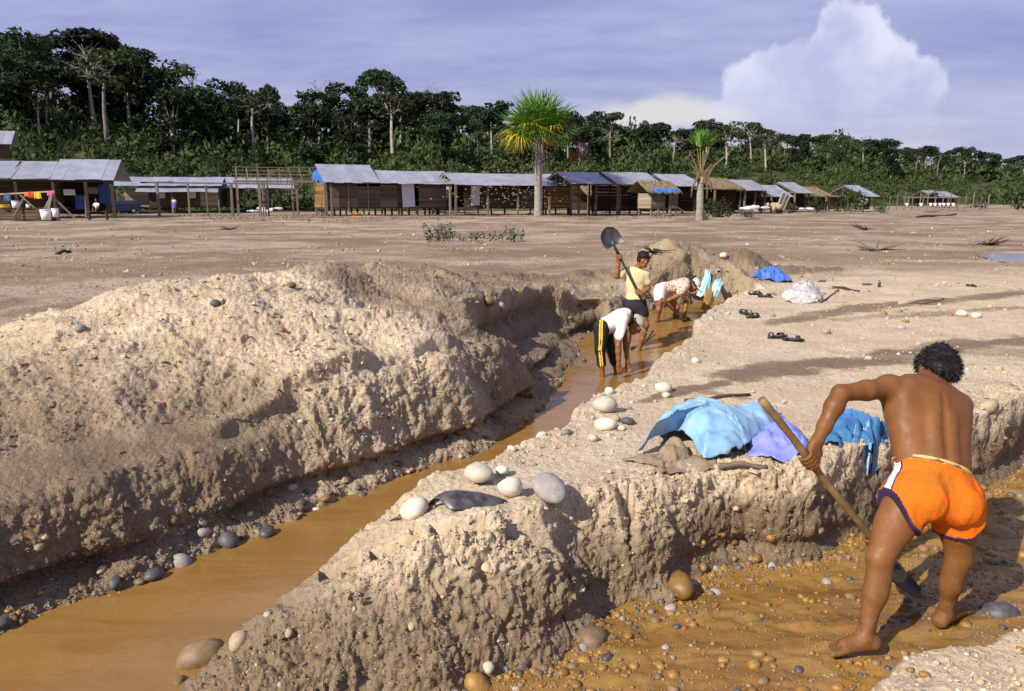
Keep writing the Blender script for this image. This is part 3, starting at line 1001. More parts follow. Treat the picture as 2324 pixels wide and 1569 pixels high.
# undergrowth over the foot of the slope: one mass
rng = np.random.default_rng(5)
cv, cf = leaf_cloud([np.array([0, 0, .55]), np.array([.5, .3, .3]), np.array([-.5, -.2, .35])], [(1.0, 1.0, .75), (.7, .7, .5), (.75, .75, .55)], 78, .17, rng)
vs, fs, off_ = [], [], 0
for i in range(1900):
    px = rng.uniform(-120, 2440)
    D, _z = forest_line(px)
    q = rng.uniform(.70, 1.12) if i < 1250 else rng.uniform(1.0, 1.3)
    Y = D * q
    x_ = (px - FW / 2) / FPX * Y * 1.017
    z_ = float(hill_z(np.array([x_]), np.array([Y]))[0])
    s_ = rng.uniform(.7, 1.6) * (1 + .9 * sst(.85, 1.05, q)) * (.85 + Y / 500)
    a = rng.uniform(0, 6.28)
    ca, sa = math.cos(a) * s_, math.sin(a) * s_
    vs.append(np.stack([cv[:, 0] * ca - cv[:, 1] * sa + x_, cv[:, 0] * sa + cv[:, 1] * ca + Y, cv[:, 2] * s_ * (rng.uniform(.7, 1.7) + 1.1 * max(0, math.sin(px * .021) * math.sin(px * .0067 + 1))) + z_ - .2], 1))
    fs.append(cf + off_); off_ += len(cv)
uo = link('undergrowth', mesh_np('undergrowth', np.concatenate(vs), np.concatenate(fs), False), M_BUSH)
uo['kind'] = 'stuff'
uo['label'] = 'dense green scrub covering the foot of the wooded slope'

# bushes one can tell apart near the huts
bush_me = []
for i in range(3):
    r2 = np.random.default_rng(40 + i)
    c_ = [np.array([r2.uniform(-.8, .8), r2.uniform(-.5, .5), r2.uniform(.3, .9)]) for _ in range(9)]
    v_, f_ = leaf_cloud(c_, [np.array([.55, .5, .5]) * r2.uniform(.7, 1.2) for _ in c_], 330, .085, r2)
    me = mesh_np('foliage', v_, f_, False); me.materials.append(M_BUSH)
    mb = MB()
    for c in c_: mb.tube([(0, 0, -.1), (c[0] * .5, c[1] * .5, c[2] * .6), c], [.05, .03, .012], 4, False)
    me2 = bpy.data.meshes.new('stem'); me2.from_pydata(mb.v, [], mb.f); me2.materials.append(M_TRUNK)
    bush_me.append((me, me2))


def bush(px, py, Y, wd, hgt, label, var=0, group=None):
    p = ony(px, py, Y)
    o = thing('bush', label, 'bush', (p[0], Y, p[2] - .05), random.uniform(-.4, .4), group)
    o.scale = (wd / 2.6, wd / 2.6, hgt / 1.35)
    link('foliage', bush_me[var][0], None, o); link('stem', bush_me[var][1], None, o)
    return o


bush(1625, 496, 70, 4.0, 2.0, 'green bush at the foot of the small palm', 0)
bush(1690, 492, 73, 1.8, .7, 'low dark bush right of the bush at the small palm', 1)
bush(1925, 482, 88, 5.2, 2.6, 'large round dark bush before the far sheds at right', 2)
bush(1850, 480, 92, 2.8, 1.9, 'mid sized bush touching the large round bush on its left', 0)
bush(1785, 484, 90, 1.5, 1.2, 'small bush between the leaning boards and the rubbish heap', 1)
bush(1995, 482, 90, 2.0, 1.0, 'low spreading bush to the right of the large round bush', 1)
bush(2225, 474, 130, 6.5, 3.5, 'bush by the far washing line near the right edge', 2)
bush(2300, 475, 120, 8.5, 4.6, 'big leafy bush at the right edge behind the plain', 0)
bush(1590, 500, 66, 1.3, .6, 'weedy tuft of leaves around the small palm trunk', 1)

# ------------------------------------------------------------------ palms
def palm_leaf_mat(name, c1, c2):
    return simple(name, c1, c2, 2.5, .45, .4, .2, .01, 20, .12)


M_PG = palm_leaf_mat('palm_leaf_green', (.05, .14, .014), (.11, .23, .03))
M_PY = palm_leaf_mat('palm_leaf_yellow', (.34, .29, .016), (.48, .38, .025))
M_PD = palm_leaf_mat('palm_leaf_dead', (.085, .045, .016), (.15, .08, .03))
M_PET = simple('palm_stalk', (.16, .12, .05), (.24, .19, .09), 4)
M_PTR = simple('palm_trunk', (.20, .18, .155), (.31, .285, .25), 3, .9, .2, .8, .03, 9)
M_PSH = simple('palm_sheath', (.33, .28, .22), (.5, .44, .37), 5)
M_PSD = simple('palm_brown_sheath', (.11, .075, .045), (.18, .125, .075), 5)


def fan_leaf(mb, base, az, el, plen, flen, droop, nseg, rng, wid=.035, dead=False):
    """a costapalmate leaf: narrow segments fanned round the end of a stalk"""
    d = Vector((math.cos(az) * math.cos(el), math.sin(az) * math.cos(el), math.sin(el)))
    side = Vector((-math.sin(az), math.cos(az), 0))
    upv = side.cross(d) * -1
    if upv.z < 0: upv = -upv
    hub = Vector(base) + d * plen - Vector((0, 0, droop * plen * .18))
    for i in range(nseg):
        a = (i / (nseg - 1) - .5) * rad(250 if not dead else 120) + rng.uniform(-.05, .05)
        s_ = (d * math.cos(a) + side * math.sin(a)).normalized()
        L = flen * (1 - .25 * abs(a) / rad(125)) * rng.uniform(.85, 1.1)
        lift = upv * rng.uniform(-.05, .22)
        pts = []
        for t in (0, .3, .6, .85, 1.0):
            pts.append(hub + (s_ + lift) * L * t - Vector((0, 0, droop * L * t ** 2.2 * rng.uniform(.8, 1.1))))
        wv = s_.cross(upv).normalized()
        ws = [wid * .4, wid, wid * .8, wid * .4, .004]
        tw = rng.uniform(-.5, .5)
        wv = (wv * math.cos(tw) + upv * math.sin(tw))
        v_ = []
        for p, w_ in zip(pts, ws): v_ += [p - wv * w_, p + wv * w_]
        mb.add(v_, [(2 * j, 2 * j + 1, 2 * j + 3, 2 * j + 2) for j in range(4)])
    return hub


def palm(px, py_base, py_top, label, leaves, seed, trunk_w, fan=2.0):
    rng = random.Random(seed)
    b = onz(px, py_base, 0.05)
    Y = b[1]
    H = (py_base - py_top) / FPX * Y
    o = thing('palm_tree', label, 'palm', V(b))
    mb = MB()
    hs = [-.3, .0, .12, .3, .55, .8, 1.0]
    mb.tube([(.02 * math.sin(7 * t), 0, t * H) for t in hs], [trunk_w * s_ for s_ in (1.25, 1.2, 1.05, 1, 1, .95, .85)], 12)
    tr = mb.build('trunk', M_PTR, o, True)
    nr = int(H / .45)
    for i in range(1, nr):                                # leaf scars ringing the trunk
        m2 = MB(); zz = i * H / nr
        m2.tube([(.02 * math.sin(7 * zz / H), 0, zz - .02), (.02 * math.sin(7 * zz / H), 0, zz + .02)], [trunk_w * 1.03] * 2, 12)
        m2.build('ring', M_PTR, tr, True)
    for (n_, az0, el, pl_, fl, dr, mt, nm) in leaves:
        for i in range(n_):
            a = az0 + (i + rng.uniform(-.3, .3)) * 2 * math.pi / max(n_, 1) if n_ > 2 else az0 + i * .5
            e_ = el + rng.uniform(-.12, .12)
            base = (0, 0, H + rng.uniform(-.2, .1))
            ml = MB()
            hub = fan_leaf(ml, base, a, e_, pl_ * rng.uniform(.9, 1.1), fl * rng.uniform(.9, 1.1), dr, 34, rng, .065, trunk_w < .3)
            f = ml.build('frond', mt, o)
            if nm: f['label'] = nm
            m2 = MB()
            m2.tube([base, (Vector(base) + hub) / 2 + Vector((0, 0, .05)), hub], [.05, .035, .02], 5, False)
            m2.build('stalk', M_PET, f)
    return o, H


P1, H1 = palm(1221, 490, 333, 'tall palm with green and yellow fan leaves standing before the huts', [
    (9, .3, 1.25, 2.7, 3.0, .16, M_PG, None), (11, .1, .80, 2.6, 3.0, .26, M_PG, None), (8, 5.2, .40, 2.3, 2.8, .50, M_PG, None)], 4, .36)


def extra_fronds(o, H, lst, seed):
    rng = random.Random(seed)
    for (a, e_, pl_, fl, dr, mt, nm, seg) in lst:
        ml = MB()
        hub = fan_leaf(ml, (0, 0, H - .1), a, e_, pl_, fl, dr, seg, rng, .065, mt is M_PD)
        f = ml.build('frond', mt, o); f['label'] = nm
        m2 = MB(); m2.tube([(0, 0, H - .1), Vector((0, 0, H - .05)) * .5 + hub * .5 + Vector((0, 0, .15)), hub], [.07, .05, .02], 5, False)
        m2.build('stalk', M_PET, f)


extra_fronds(P1, H1, [
    (3.3, .55, 2.5, 2.7, .75, M_PY, 'yellowing drooping frond', 40), (3.9, .40, 2.4, 2.6, .85, M_PY, 'yellowing drooping frond', 40), (4.4, .75, 2.2, 2.5, .7, M_PY, 'yellowing drooping frond', 34), (2.9, .8, 2.5, 2.5, .6, M_PY, 'yellowing drooping frond', 34),
    (5.5, .75, 2.3, 2.5, .75, M_PY, 'yellow tinged drooping frond', 22),
    (.0, .30, 3.4, 2.0, 1.1, M_PD, 'dead brown hanging frond', 40), (.25, .12, 3.0, 1.9, 1.15, M_PD, 'dead brown hanging frond', 34)], 9)
# loose pale sheaths hanging below the crown
mbs = MB()
for a, L, r_ in ((3.4, 2.4, .44), (5.9, 3.2, .5), (5.4, 2.6, .47), (.2, 3.6, .75), (4.3, 1.4, .46)):
    c, s_ = math.cos(a), math.sin(a)
    pts = [(c * r_, s_ * r_, H1 - .1), (c * (r_ + .12), s_ * (r_ + .12), H1 - .1 - L * .5), (c * (r_ + .02), s_ * (r_ + .02), H1 - .1 - L)]
    mbs.tube(pts, [.09, .07, .03], 5, True, .4)
for i in range(9):
    a = i * .7; c, s_ = math.cos(a), math.sin(a)
    mbs.tube([(c * .3, s_ * .3, H1 - .7), (c * .5, s_ * .5, H1 + .25), (c * .85, s_ * .85, H1 + .8)], [.09, .07, .04], 5)
mbs.build('leaf_sheaths', M_PSH, P1)

P2, H2 = palm(1587, 500, 405, 'small palm with few upright leaves and broken stalks beside a bush', [(6, 1.0, 1.40, 2.3, 1.5, .12, M_PG, None)], 6, .27)
mbs = MB()
for (dx, dz, r_) in ((1.75, 1.55, .09), (1.3, 1.2, .07), (-.9, 1.0, .09), (-.8, .35, .07), (-.95, 1.75, .06), (.7, .9, .1), (-.5, .8, .1), (.2, 1.7, .08)):
    mbs.tube([(dx * .15, -.1, H2 - .5), (dx * .45, -.15, H2 + dz * .45), (dx, -.2, H2 + dz)], [r_ * 1.4, r_, r_ * .6], 5)
for (dx, L) in ((-.5, 1.5), (.5, 1.1), (.3, 1.6)):
    mbs.tube([(dx * .6, -.3, H2), (dx * 1.4, -.35, H2 - L * .5), (dx * 1.5, -.3, H2 - L)], [.1, .08, .03], 5)
mbs.build('leaf_sheaths', M_PSD, P2)

# ------------------------------------------------------------------ huts
def plank_mat(name, a, b):
    def fn(kk):
        P = objc(kk)
        mp = kk.n('ShaderNodeMapping', {'Vector': pos(kk), 'Scale': (1.2, 1.2, 14)}).outputs[0]
        c = kk.mix(kk.ramp(kk.noise(mp, 2.2, 5, .6), .3, .7), a, b)
        hv = kk.math('ADD', .62, kk.math('MULTIPLY', orand(kk), .7))
        c = kk.n('ShaderNodeHueSaturation', {'Hue': .5, 'Saturation': 1.0, 'Value': hv, 'Fac': 1.0, 'Color': c}).outputs[0]
        return principled(kk, c, .85, .2, kk.noise(mp, 6, 4), .4, .01)
    return mat(name, fn)


M_PLANK = plank_mat('weathered_plank', (.105, .080, .060), (.155, .120, .092))
M_PLANKY = plank_mat('golden_plank', (.17, .095, .036), (.24, .145, .060))  # golden wood; also paints sunlight onto the middle hut's gable end
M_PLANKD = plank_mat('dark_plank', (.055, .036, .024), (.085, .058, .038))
M_PLANKL = plank_mat('pale_plank', (.25, .20, .145), (.33, .27, .205))
M_POST = plank_mat('post_wood', (.125, .10, .078), (.19, .155, .125))
M_STRAW = simple('thatch_straw', (.13, .095, .058), (.24, .185, .125), 4, .95, .1)
M_TIN = simple('corrugated_tin', (.30, .31, .37), (.40, .415, .47), 1.1, .42, .5, .1, .01, 6, .10, True, Metallic=.35)
M_TARPB = simple('deep_blue_tarp', (.02, .05, .20), (.03, .075, .27), 3, .5, .4)
M_TARPC = simple('bright_blue_tarp', (.035, .12, .42), (.06, .19, .50), 3, .45, .4)
M_WHITE = simple('white_cloth', (.70, .70, .72), (.80, .80, .80), 4, .7)
M_SHADE = simple('painted_interior_shade', (.02, .018, .016), (.03, .027, .024), 4, .95, .1)  # near-black colour painted in for the shade inside the huts
M_DOOR = simple('pale_sheet_metal', (.50, .52, .58), (.60, .62, .67), 3, .5, .5)

_u = MB(); _u.box((0, 0, 0), (1, 1, 1))
UNIT = bpy.data.meshes.new('plank'); UNIT.from_pydata(_u.v, [], _u.f)
_UM = {}


def unit(m_):
    if m_.name not in _UM:
        me = UNIT.copy(); me.materials.append(m_); _UM[m_.name] = me
    return _UM[m_.name]


def bar(name, parent, a, b, t, m_, t2=None):
    """a straight timber from a to b"""
    a, b = Vector(a), Vector(b)
    o = link(name, unit(m_), None, parent)
    d = b - a
    o.rotation_euler = d.to_track_quat('X', 'Z').to_euler()
    o.location = (a + b) / 2
    o.scale = (d.length, t, t2 or t)
    return o


def cell(name, parent, c, d, m_):
    o = link(name, unit(m_), None, parent)
    o.location = c; o.scale = d
    return o


# corrugated sheet: x across the waves 0..1, y down the slope 0..1
_nw = 8
_v = []; _f = []
for i in range(_nw * 4 + 1):
    zz = .5 * math.sin(i / 4 * 2 * math.pi)
    _v += [(i / (_nw * 4), 0, zz), (i / (_nw * 4), 1, zz)]
for i in range(_nw * 4): _f.append((2 * i, 2 * i + 2, 2 * i + 3, 2 * i + 1))
SHEET = bpy.data.meshes.new('roof_sheet'); SHEET.from_pydata(_v, [], _f); SHEET.polygons.foreach_set('use_smooth', [True] * len(SHEET.polygons))
SHEET.materials.append(M_TIN)


def sheet(parent, p0, along, down, w_, l_):
    o = link('roof_sheet', SHEET, None, parent)
    ax, dn = Vector(along).normalized(), Vector(down).normalized()
    nz = ax.cross(dn)
    R_ = Matrix((ax, dn, nz)).transposed().to_4x4()
    R_.translation = Vector(p0)
    o.matrix_local = R_ @ Matrix.Diagonal((w_, l_, .035, 1))
    return o


def tin_roof(parent, u0, u1, vr, zr, ve, ze, sw=.92, jit=.03, back=True, sag=0.0):
    n_ = max(1, round((u1 - u0) / sw))
    for side in ((ve, ze),) + (((2 * vr - ve, ze),) if back else ()):
        for i in range(n_):
            t = (i + .5) / n_
            sg = sag * math.sin(math.pi * t)
            p0 = Vector((u0 + (u1 - u0) * i / n_ - .02, vr, zr - sg + random.uniform(0, jit)))
            e = Vector((p0.x, side[0], side[1] - sg + random.uniform(-jit, jit)))
            sheet(parent, p0, (1, 0, 0), e - p0, (u1 - u0) / n_ + .05, (e - p0).length + random.uniform(-.04, .08))


def plank_wall(parent, a, b, z0, z1, m_, nrow, th=.03, gap=.012, name='plank', split=None):
    a, b = Vector((a[0], a[1], 0)), Vector((b[0], b[1], 0))
    d = b - a
    h_ = (z1 - z0) / nrow
    ang = math.atan2(d.y, d.x)
    for r_ in range(nrow):
        o = link(name, unit(m_), None, parent)
        dn = random.uniform(-.012, .012)
        o.location = ((a.x + b.x) / 2 - math.sin(ang) * dn, (a.y + b.y) / 2 + math.cos(ang) * dn, z0 + h_ * (r_ + .5))
        o.rotation_euler = (random.uniform(-.03, .03), random.uniform(-.004, .004), ang)
        o.scale = (d.length * random.uniform(.99, 1.005), th, h_ - gap)


def thatch(parent, u0, u1, vr, zr, ve, ze, seed=1, n_=900, back=True):
    rng = random.Random(seed)
    mb = MB()
    for side in ((ve, ze),) + (((2 * vr - ve, ze),) if back else ()):
        dv_ = Vector((0, side[0] - vr, side[1] - zr))
        mb.add([(u0, vr, zr - .06), (u1, vr, zr - .06), (u1, side[0], side[1] - .06), (u0, side[0], side[1] - .06)], [(0, 1, 2, 3)])
        for i in range(n_):
            t = rng.uniform(-.02, .95) ** .9 if rng.random() < .98 else 0
            t = t if isinstance(t, float) else 0
            p = Vector((rng.uniform(u0, u1), vr, zr)) + dv_ * t
            L = rng.uniform(.35, .8)
            q = p + dv_.normalized() * L + Vector((rng.uniform(-.15, .15), 0, -.04 + rng.uniform(-.03, .08)))
            w_ = rng.uniform(.015, .04)
            mb.add([p + Vector((-w_, 0, .03)), p + Vector((w_, 0, .05)), q + Vector((w_ * .5, 0, 0)), q + Vector((-w_ * .5, 0, .01))], [(0, 1, 2, 3)])
    return mb.build('thatch', M_STRAW, parent)


def hut_root(name, label, px, Y, a, cat='hut', z=0.0):
    p = ony(px, 450, Y)
    return thing(name, label, cat, (p[0], Y, z), rad(a))


def truss(parent, u, v0, v1, ze, zr, m_=None):
    m_ = m_ or M_POST
    vm = (v0 + v1) / 2
    bar('rafter', parent, (u, v0, ze), (u, vm, zr), .10, m_)
    bar('rafter', parent, (u, v1, ze), (u, vm, zr), .10, m_)
    bar('tie_beam', parent, (u, v0, ze), (u, v1, ze), .11, m_)
    bar('strut', parent, (u, vm, ze), (u, vm, zr), .08, m_)
    bar('strut', parent, (u, vm, ze), (u, (v0 + vm) / 2, (ze + zr) / 2), .08, m_)
    bar('strut', parent, (u, vm, ze), (u, (v1 + vm) / 2, (ze + zr) / 2), .08, m_)


def post(parent, u, v_, h_, t=.16, m_=None, z0=-.3):
    return bar('post', parent, (u, v_, z0), (u + random.uniform(-.05, .05), v_, h_), t, m_ or M_POST)


# --- main plank hut in the middle, with the unroofed frame on its left
A = 27
h = hut_root('plank_hut', 'weathered plank hut on stilts with blue tarp in its gable and a pale door', 740, 75, A)
L, Dp, fl = 12.3, 4.6, .85
zE, zR = 3.35, 4.75
plank_wall(h, (0, 0), (3.0, 0), fl, zE - .15, M_PLANK, 11)
plank_wall(h, (3.0, .02), (5.2, .02), fl, zE - .55, M_PLANK, 9)
plank_wall(h, (5.2, 0), (6.9, 0), fl, zE - .4, M_PLANK, 10)
plank_wall(h, (6.9, .0), (7.4, 0), fl, zE - .3, M_PLANKD, 10)
plank_wall(h, (9.1, 0), (12.0, 0), fl, zE - .3, M_PLANK, 11)
d_ = cell('door', h, (8.0, -.1, fl + 1.15), (1.25, .05, 2.3), M_DOOR); d_['label'] = 'pale grey sheet metal door standing ajar'
d_.rotation_euler = (0, rad(-2), 0)
cell('interior_shade_sheet', h, (8.3, 1.2, fl + 1.2), (1.9, .05, 2.5), M_SHADE)  # sheet painting the shade behind the door gap
plank_wall(h, (0, Dp), (0, 0), fl, zE - .2, M_PLANKY, 12)  # gable end coloured brighter than the front, sunlight put into the planks
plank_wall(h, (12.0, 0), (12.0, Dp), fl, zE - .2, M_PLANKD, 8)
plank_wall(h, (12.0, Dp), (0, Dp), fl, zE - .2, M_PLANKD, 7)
cell('floor', h, (6, Dp / 2, fl - .08), (12, Dp, .10), M_PLANKD)
for u in (0.1, 1.9, 3.6, 5.4, 7.1, 8.9, 10.6, 11.9):
    for v_ in (.15, Dp / 2, Dp - .15): bar('stilt', h, (u, v_, -.3), (u, v_, fl - .1), .15, M_POST)
for u in (0.05, 2.1, 4.0): bar('batten', h, (u, -.06, .35), (u, -.06, zE - .1), .09, M_PLANKL)
tin_roof(h, -.35, 4.9, Dp / 2, zR + .1, -1.1, zE - .22, .9)
tin_roof(h, 4.9, 12.7, Dp / 2, zR - .35, -1.1, zE - .24, .9, sag=.06)
post(h, -.2, -.6, zE - .1, .2); post(h, .3, -.75, zE - .15, .16)
cell('eave_beam', h, (6, -.55, zE - .16), (12.6, .1, .12), M_POST)
# tarp hung in the left gable
mb = MB()
nn_ = 9
for i in range(nn_ + 1):
    v_ = -.2 + (Dp + .1) * i / nn_
    zt = zR - .05 - abs(v_ - Dp / 2) / (Dp / 2 + .75) * (zR - zE)
    zb = 3.0 + .5 * abs(math.sin(i * 2.1)) - (.55 if i < 3 else 0)
    xx = -.18 - .12 * math.sin(i * 1.9)
    mb.v += [(xx, v_, zt), (xx - .06, v_, (zt + zb) / 2), (xx + .05, v_, zb)]
for i in range(nn_):
    for j in range(2): mb.f.append((3 * i + j, 3 * i + j + 1, 3 * i + 4 + j, 3 * i + 3 + j))
tp = mb.build('gable_tarp', M_TARPC, h, True); tp['label'] = 'bright blue plastic sheet hung in the gable'

# --- bare rafters left of it
f = hut_root('roof_frame', 'unroofed frame of bare poles and rafters left of the middle plank hut', 540, 76, 20, 'frame')
L, Dp, zE, zR = 8.0, 4.8, 3.3, 4.6
for u in (0, 2.7, 5.4, 7.9):
    post(f, u, 0, zE, .15); post(f, u, Dp, zE, .13)
post(f, 1.9, -.6, zE, .2); post(f, 2.2, -.65, zE, .14)
for u in np.linspace(0, 7.9, 9):
    bar('rafter', f, (u, -.5, zE - .2), (u, Dp / 2, zR), .07, M_POST); bar('rafter', f, (u, Dp + .4, zE - .2), (u, Dp / 2, zR), .08, M_POST)
for t in (.0, .25, .5, .75, 1.0):
    bar('purlin', f, (-.3, -.4 + (Dp / 2 + .4) * t, zE - .1 + (zR - zE + .15) * t), (8.2, -.4 + (Dp / 2 + .4) * t, zE - .1 + (zR - zE + .15) * t), .07, M_POST)
bar('plate', f, (-.3, 0, zE), (8.2, 0, zE), .13, M_POST); bar('plate', f, (-.3, Dp, zE), (8.2, Dp, zE), .12, M_POST)
for v_ in (1.2, 3.6): bar('tie_beam', f, (0, v_, zE), (8, v_, zE + .05), .07, M_POST)

# --- long post frame running along the left huts
f = hut_root('porch_frame', 'long open frame of posts and beam in front of the left huts', 338, 74, 3, 'frame')
for px_, hh in ((358, 3.1), (425, 3.0), (442, 2.9), (520, 3.0), (583, 3.0)):
    u = (px_ - 338) / FPX * 74
    post(f, u, 0 if px_ != 442 else 3, hh, .22 if px_ in (358, 520) else .15)
bar('beam', f, (-.6, 0, 3.1), (13.6, 0, 2.95), .14, M_POST)
bar('beam', f, (-.6, .0, 3.1), (-.6, 8, 3.3), .12, M_POST)

# --- leftmost hut
A = 16
h = hut_root('tin_roofed_hut', 'large dark hut at the left edge with wide tin roof, blue tarps and deep porch', -62, 67, A)
zE, zR, Dp = 3.25, 4.95, 6.0
tin_roof(h, -.6, 6.0, Dp / 2 + .2, zR - .1, -.9, zE + .05, .92)
tin_roof(h, 6.0, 10.9, Dp / 2 + .4, zR + .12, -.9, zE, .92)
for u in (.3, 3.4, 6.2, 8.7, 10.7): post(h, u, -.6, zE - .1, .24, M_PLANKD)
plank_wall(h, (0, 1.6), (6.2, 1.6), .4, zE, M_PLANKD, 10)
plank_wall(h, (9.3, 3.4), (9.3, Dp), .4, zE - .1, M_PLANKD, 10)
plank_wall(h, (9.3, Dp), (0, Dp), .3, zE - .1, M_PLANKD, 8)
cell('interior_shade_sheet', h, (7.7, 3.2, 1.8), (3.2, .08, 3.0), M_SHADE)  # sheet that stands for the deep shade under the porch
for i, (u0, u1, z0, z1) in enumerate(((7.4, 8.5, .75, 1.95), (9.3, 10.2, 1.25, 2.85))):
    mb = MB()
    for j in range(8):
        u = u0 + (u1 - u0) * j / 7
        mb.v += [(u, 1.0 + .06 * math.sin(j * 1.8), z1), (u, 1.0 + .10 * math.sin(j * 1.8 + .6), z0)]
    for j in range(7): mb.f.append((2 * j, 2 * j + 1, 2 * j + 3, 2 * j + 2))
    mb.build('tarp_wall', M_TARPB, h, True)
cell('notice', h, (8.75, .95, 2.35), (1.0, .04, .55), M_PLANKL)
cell('notice', h, (6.9, 1.5, 2.2), (.9, .04, .5), M_WHITE)
bar('post', h, (8.4, -.3, 0), (8.5, .2, 3.1), .12, M_POST)
for u in (3, 6, 8.5, 10.5): bar('rafter', h, (u, -.8, zE - .1), (u, Dp / 2, zR - .1), .1, M_PLANKD)
cell('eave_beam', h, (5.3, -.62, zE - .14), (10.8, .12, .14), M_PLANKD)

# --- second hut from the left: brown planks with notices
A = 14
h = hut_root('plank_hut', 'brown plank hut with two white squares on its front, behind the parked car', 338, 92, A)
zE, zR, Dp = 2.95, 4.1, 4.6
tin_roof(h, -3.6, 8.0, Dp / 2, zR, -1.2, zE + .12, .95)
tin_roof(h, -1.0, 7.6, -.6, zE + .05, -1.9, zE - .55, .95, back=False)
plank_wall(h, (0, 0), (5.5, 0), .75, zE - .05, M_PLANKD, 9)
plank_wall(h, (5.5, 0), (7.4, 0), .75, zE - .1, M_PLANKL, 9)
plank_wall(h, (-2.6, .3), (-.1, .3), .75, zE - .15, M_PLANKL, 10)
plank_wall(h, (7.4, 0), (7.4, Dp), .7, zE, M_PLANKD, 8)
cell('window', h, (1.3, -.05, 2.1), (.85, .04, .8), M_DOOR)
cell('window', h, (4.6, -.05, 2.1), (.85, .04, .8), M_DOOR)
cell('notice', h, (2.9, -.06, 2.55), (1.8, .03, .3), M_PLANKL)
for u in (0, 1.8, 3.7, 5.5, 7.3): bar('stilt', h, (u, .1, -.3), (u, .1, .72), .14, M_PLANKD)
for u in (-3.0, 2.6, 7.6): post(h, u, -1.3, zE - .3, .14)
cell('floor', h, (2.4, Dp / 2, .68), (9.8, Dp, .1), M_PLANKD)

# --- third: low tin roof with open gable, seen behind the posts
A = 18
h = hut_root('open_shed', 'low tin roofed shed with an open gable behind the long post frame', 470, 98, A, 'shed')
zE, zR, Dp = 3.0, 4.25, 5.0
tin_roof(h, -.3, 10.2, Dp / 2, zR, -.8, zE - .1, .95)
truss(h, 0, -.3, Dp, zE, zR - .1)
for u in (0, 2.4, 5, 7.5, 10): post(h, u, 0, zE, .14); post(h, u, Dp, zE, .14)
plank_wall(h, (0.2, 1.2), (3.6, 1.2), .6, zE - .2, M_PLANKD, 8)
h = hut_root('open_shed', 'small tin roof peeping out behind the low shed with the open gable', 448, 112, A, 'shed')
tin_roof(h, 0, 5.5, 2, 4.4, -.5, 3.3, .95)
for u in (.2, 2.7, 5.2): post(h, u, 0, 3.2, .14)

# --- pale roof just right of the main hut
h = hut_root('open_shed', 'open shed with bright tin roof tucked behind the right end of the middle plank hut', 925, 92, 20, 'shed')
tin_roof(h, -1.2, 6.2, 2.2, 4.25, -.4, 3.15, .95)
tin_roof(h, .8, 5.0, -.6, 3.0, -1.6, 2.65, .95, back=False)
for u in (0, 2, 4, 6): post(h, u, 0, 3.1, .14); post(h, u, 3.5, 3.1, .14)
plank_wall(h, (-.2, 3.9), (6.2, 3.9), .3, 1.6, M_PLANKD, 4)

# --- long hut behind the tall palm with the truss gable
A = 24
h = hut_root('long_plank_hut', 'long low plank hut with open trussed porch gable, behind the tall palm trunk', 1030, 78, A)
zE, zR, Dp = 3.1, 4.15, 4.6
tin_roof(h, -.3, 13.8, Dp / 2, zR, -1.2, zE - .15, .92, sag=.03)
truss(h, -.15, -.5, Dp + .2, zE, zR - .05, M_PLANKL)
for (u, v_) in ((.0, -.5), (0, Dp), (3.3, -.6), (6.5, -.6), (10, -.6), (13.4, -.5), (0.2, 1.6)): post(h, u, v_, zE, .18)
plank_wall(h, (1.4, 1.0), (7.6, 1.0), .8, zE - .1, M_PLANKD, 9)
plank_wall(h, (7.6, 1.0), (9.2, 1.0), .8, zE - .5, M_PLANK, 9)
plank_wall(h, (10.2, 1.0), (13.2, 1.0), .8, zE - .3, M_PLANKY, 9)
cell('door', h, (9.7, .95, 1.9), (.55, .05, 2.1), M_DOOR)
cell('patch', h, (2.6, .93, 1.95), (.9, .04, 1.9), M_DOOR)
plank_wall(h, (13.2, 1.0), (13.4, Dp), .8, zE - .1, M_PLANKL, 9)
plank_wall(h, (13.2, Dp), (1.4, Dp), .8, zE - .1, M_PLANKD, 6)
cell('floor', h, (7.3, Dp / 2 + .5, .72), (12, Dp - 1, .1), M_PLANKD)
for u in np.linspace(1.5, 13, 9): bar('stilt', h, (u, 1.1, -.3), (u, 1.1, .7), .14, M_PLANKD)

# --- open sheds to the right of the palm
def open_shed(label, px, Y, a, L, Dp, zE, zR, nposts, dark=True, roof='tin', wall=None, seed=1):
    h = hut_root('open_shed', label, px, Y, a, 'shed')
    if roof == 'tin':
        tin_roof(h, -.3, L + .3, Dp / 2, zR, -.7, zE - .05, .95)
    else:
        thatch(h, -.3, L + .3, Dp / 2, zR, -.7, zE - .05, seed)
    for i in range(nposts):
        u = L * i / (nposts - 1)
        post(h, u, -.25, zE, .17); post(h, u, Dp, zE, .15)
    bar('rafter', h, (-.2, -.6, zE - .12), (-.2, Dp / 2, zR - .12), .1, M_POST); bar('rafter', h, (-.2, Dp + .4, zE - .12), (-.2, Dp / 2, zR - .12), .1, M_POST)
    bar('strut', h, (-.2, Dp / 2, zE), (-.2, Dp / 2, zR - .1), .08, M_POST)
    bar('tie_beam', h, (-.2, -.3, zE), (-.2, Dp, zE), .1, M_POST)
    bar('plate', h, (-.2, -.25, zE - .08), (L + .2, -.25, zE - .08), .11, M_POST)
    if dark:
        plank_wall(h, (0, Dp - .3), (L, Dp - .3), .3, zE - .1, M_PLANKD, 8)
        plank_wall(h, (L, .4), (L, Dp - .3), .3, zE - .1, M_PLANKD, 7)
    if wall: plank_wall(h, *wall)
    return h


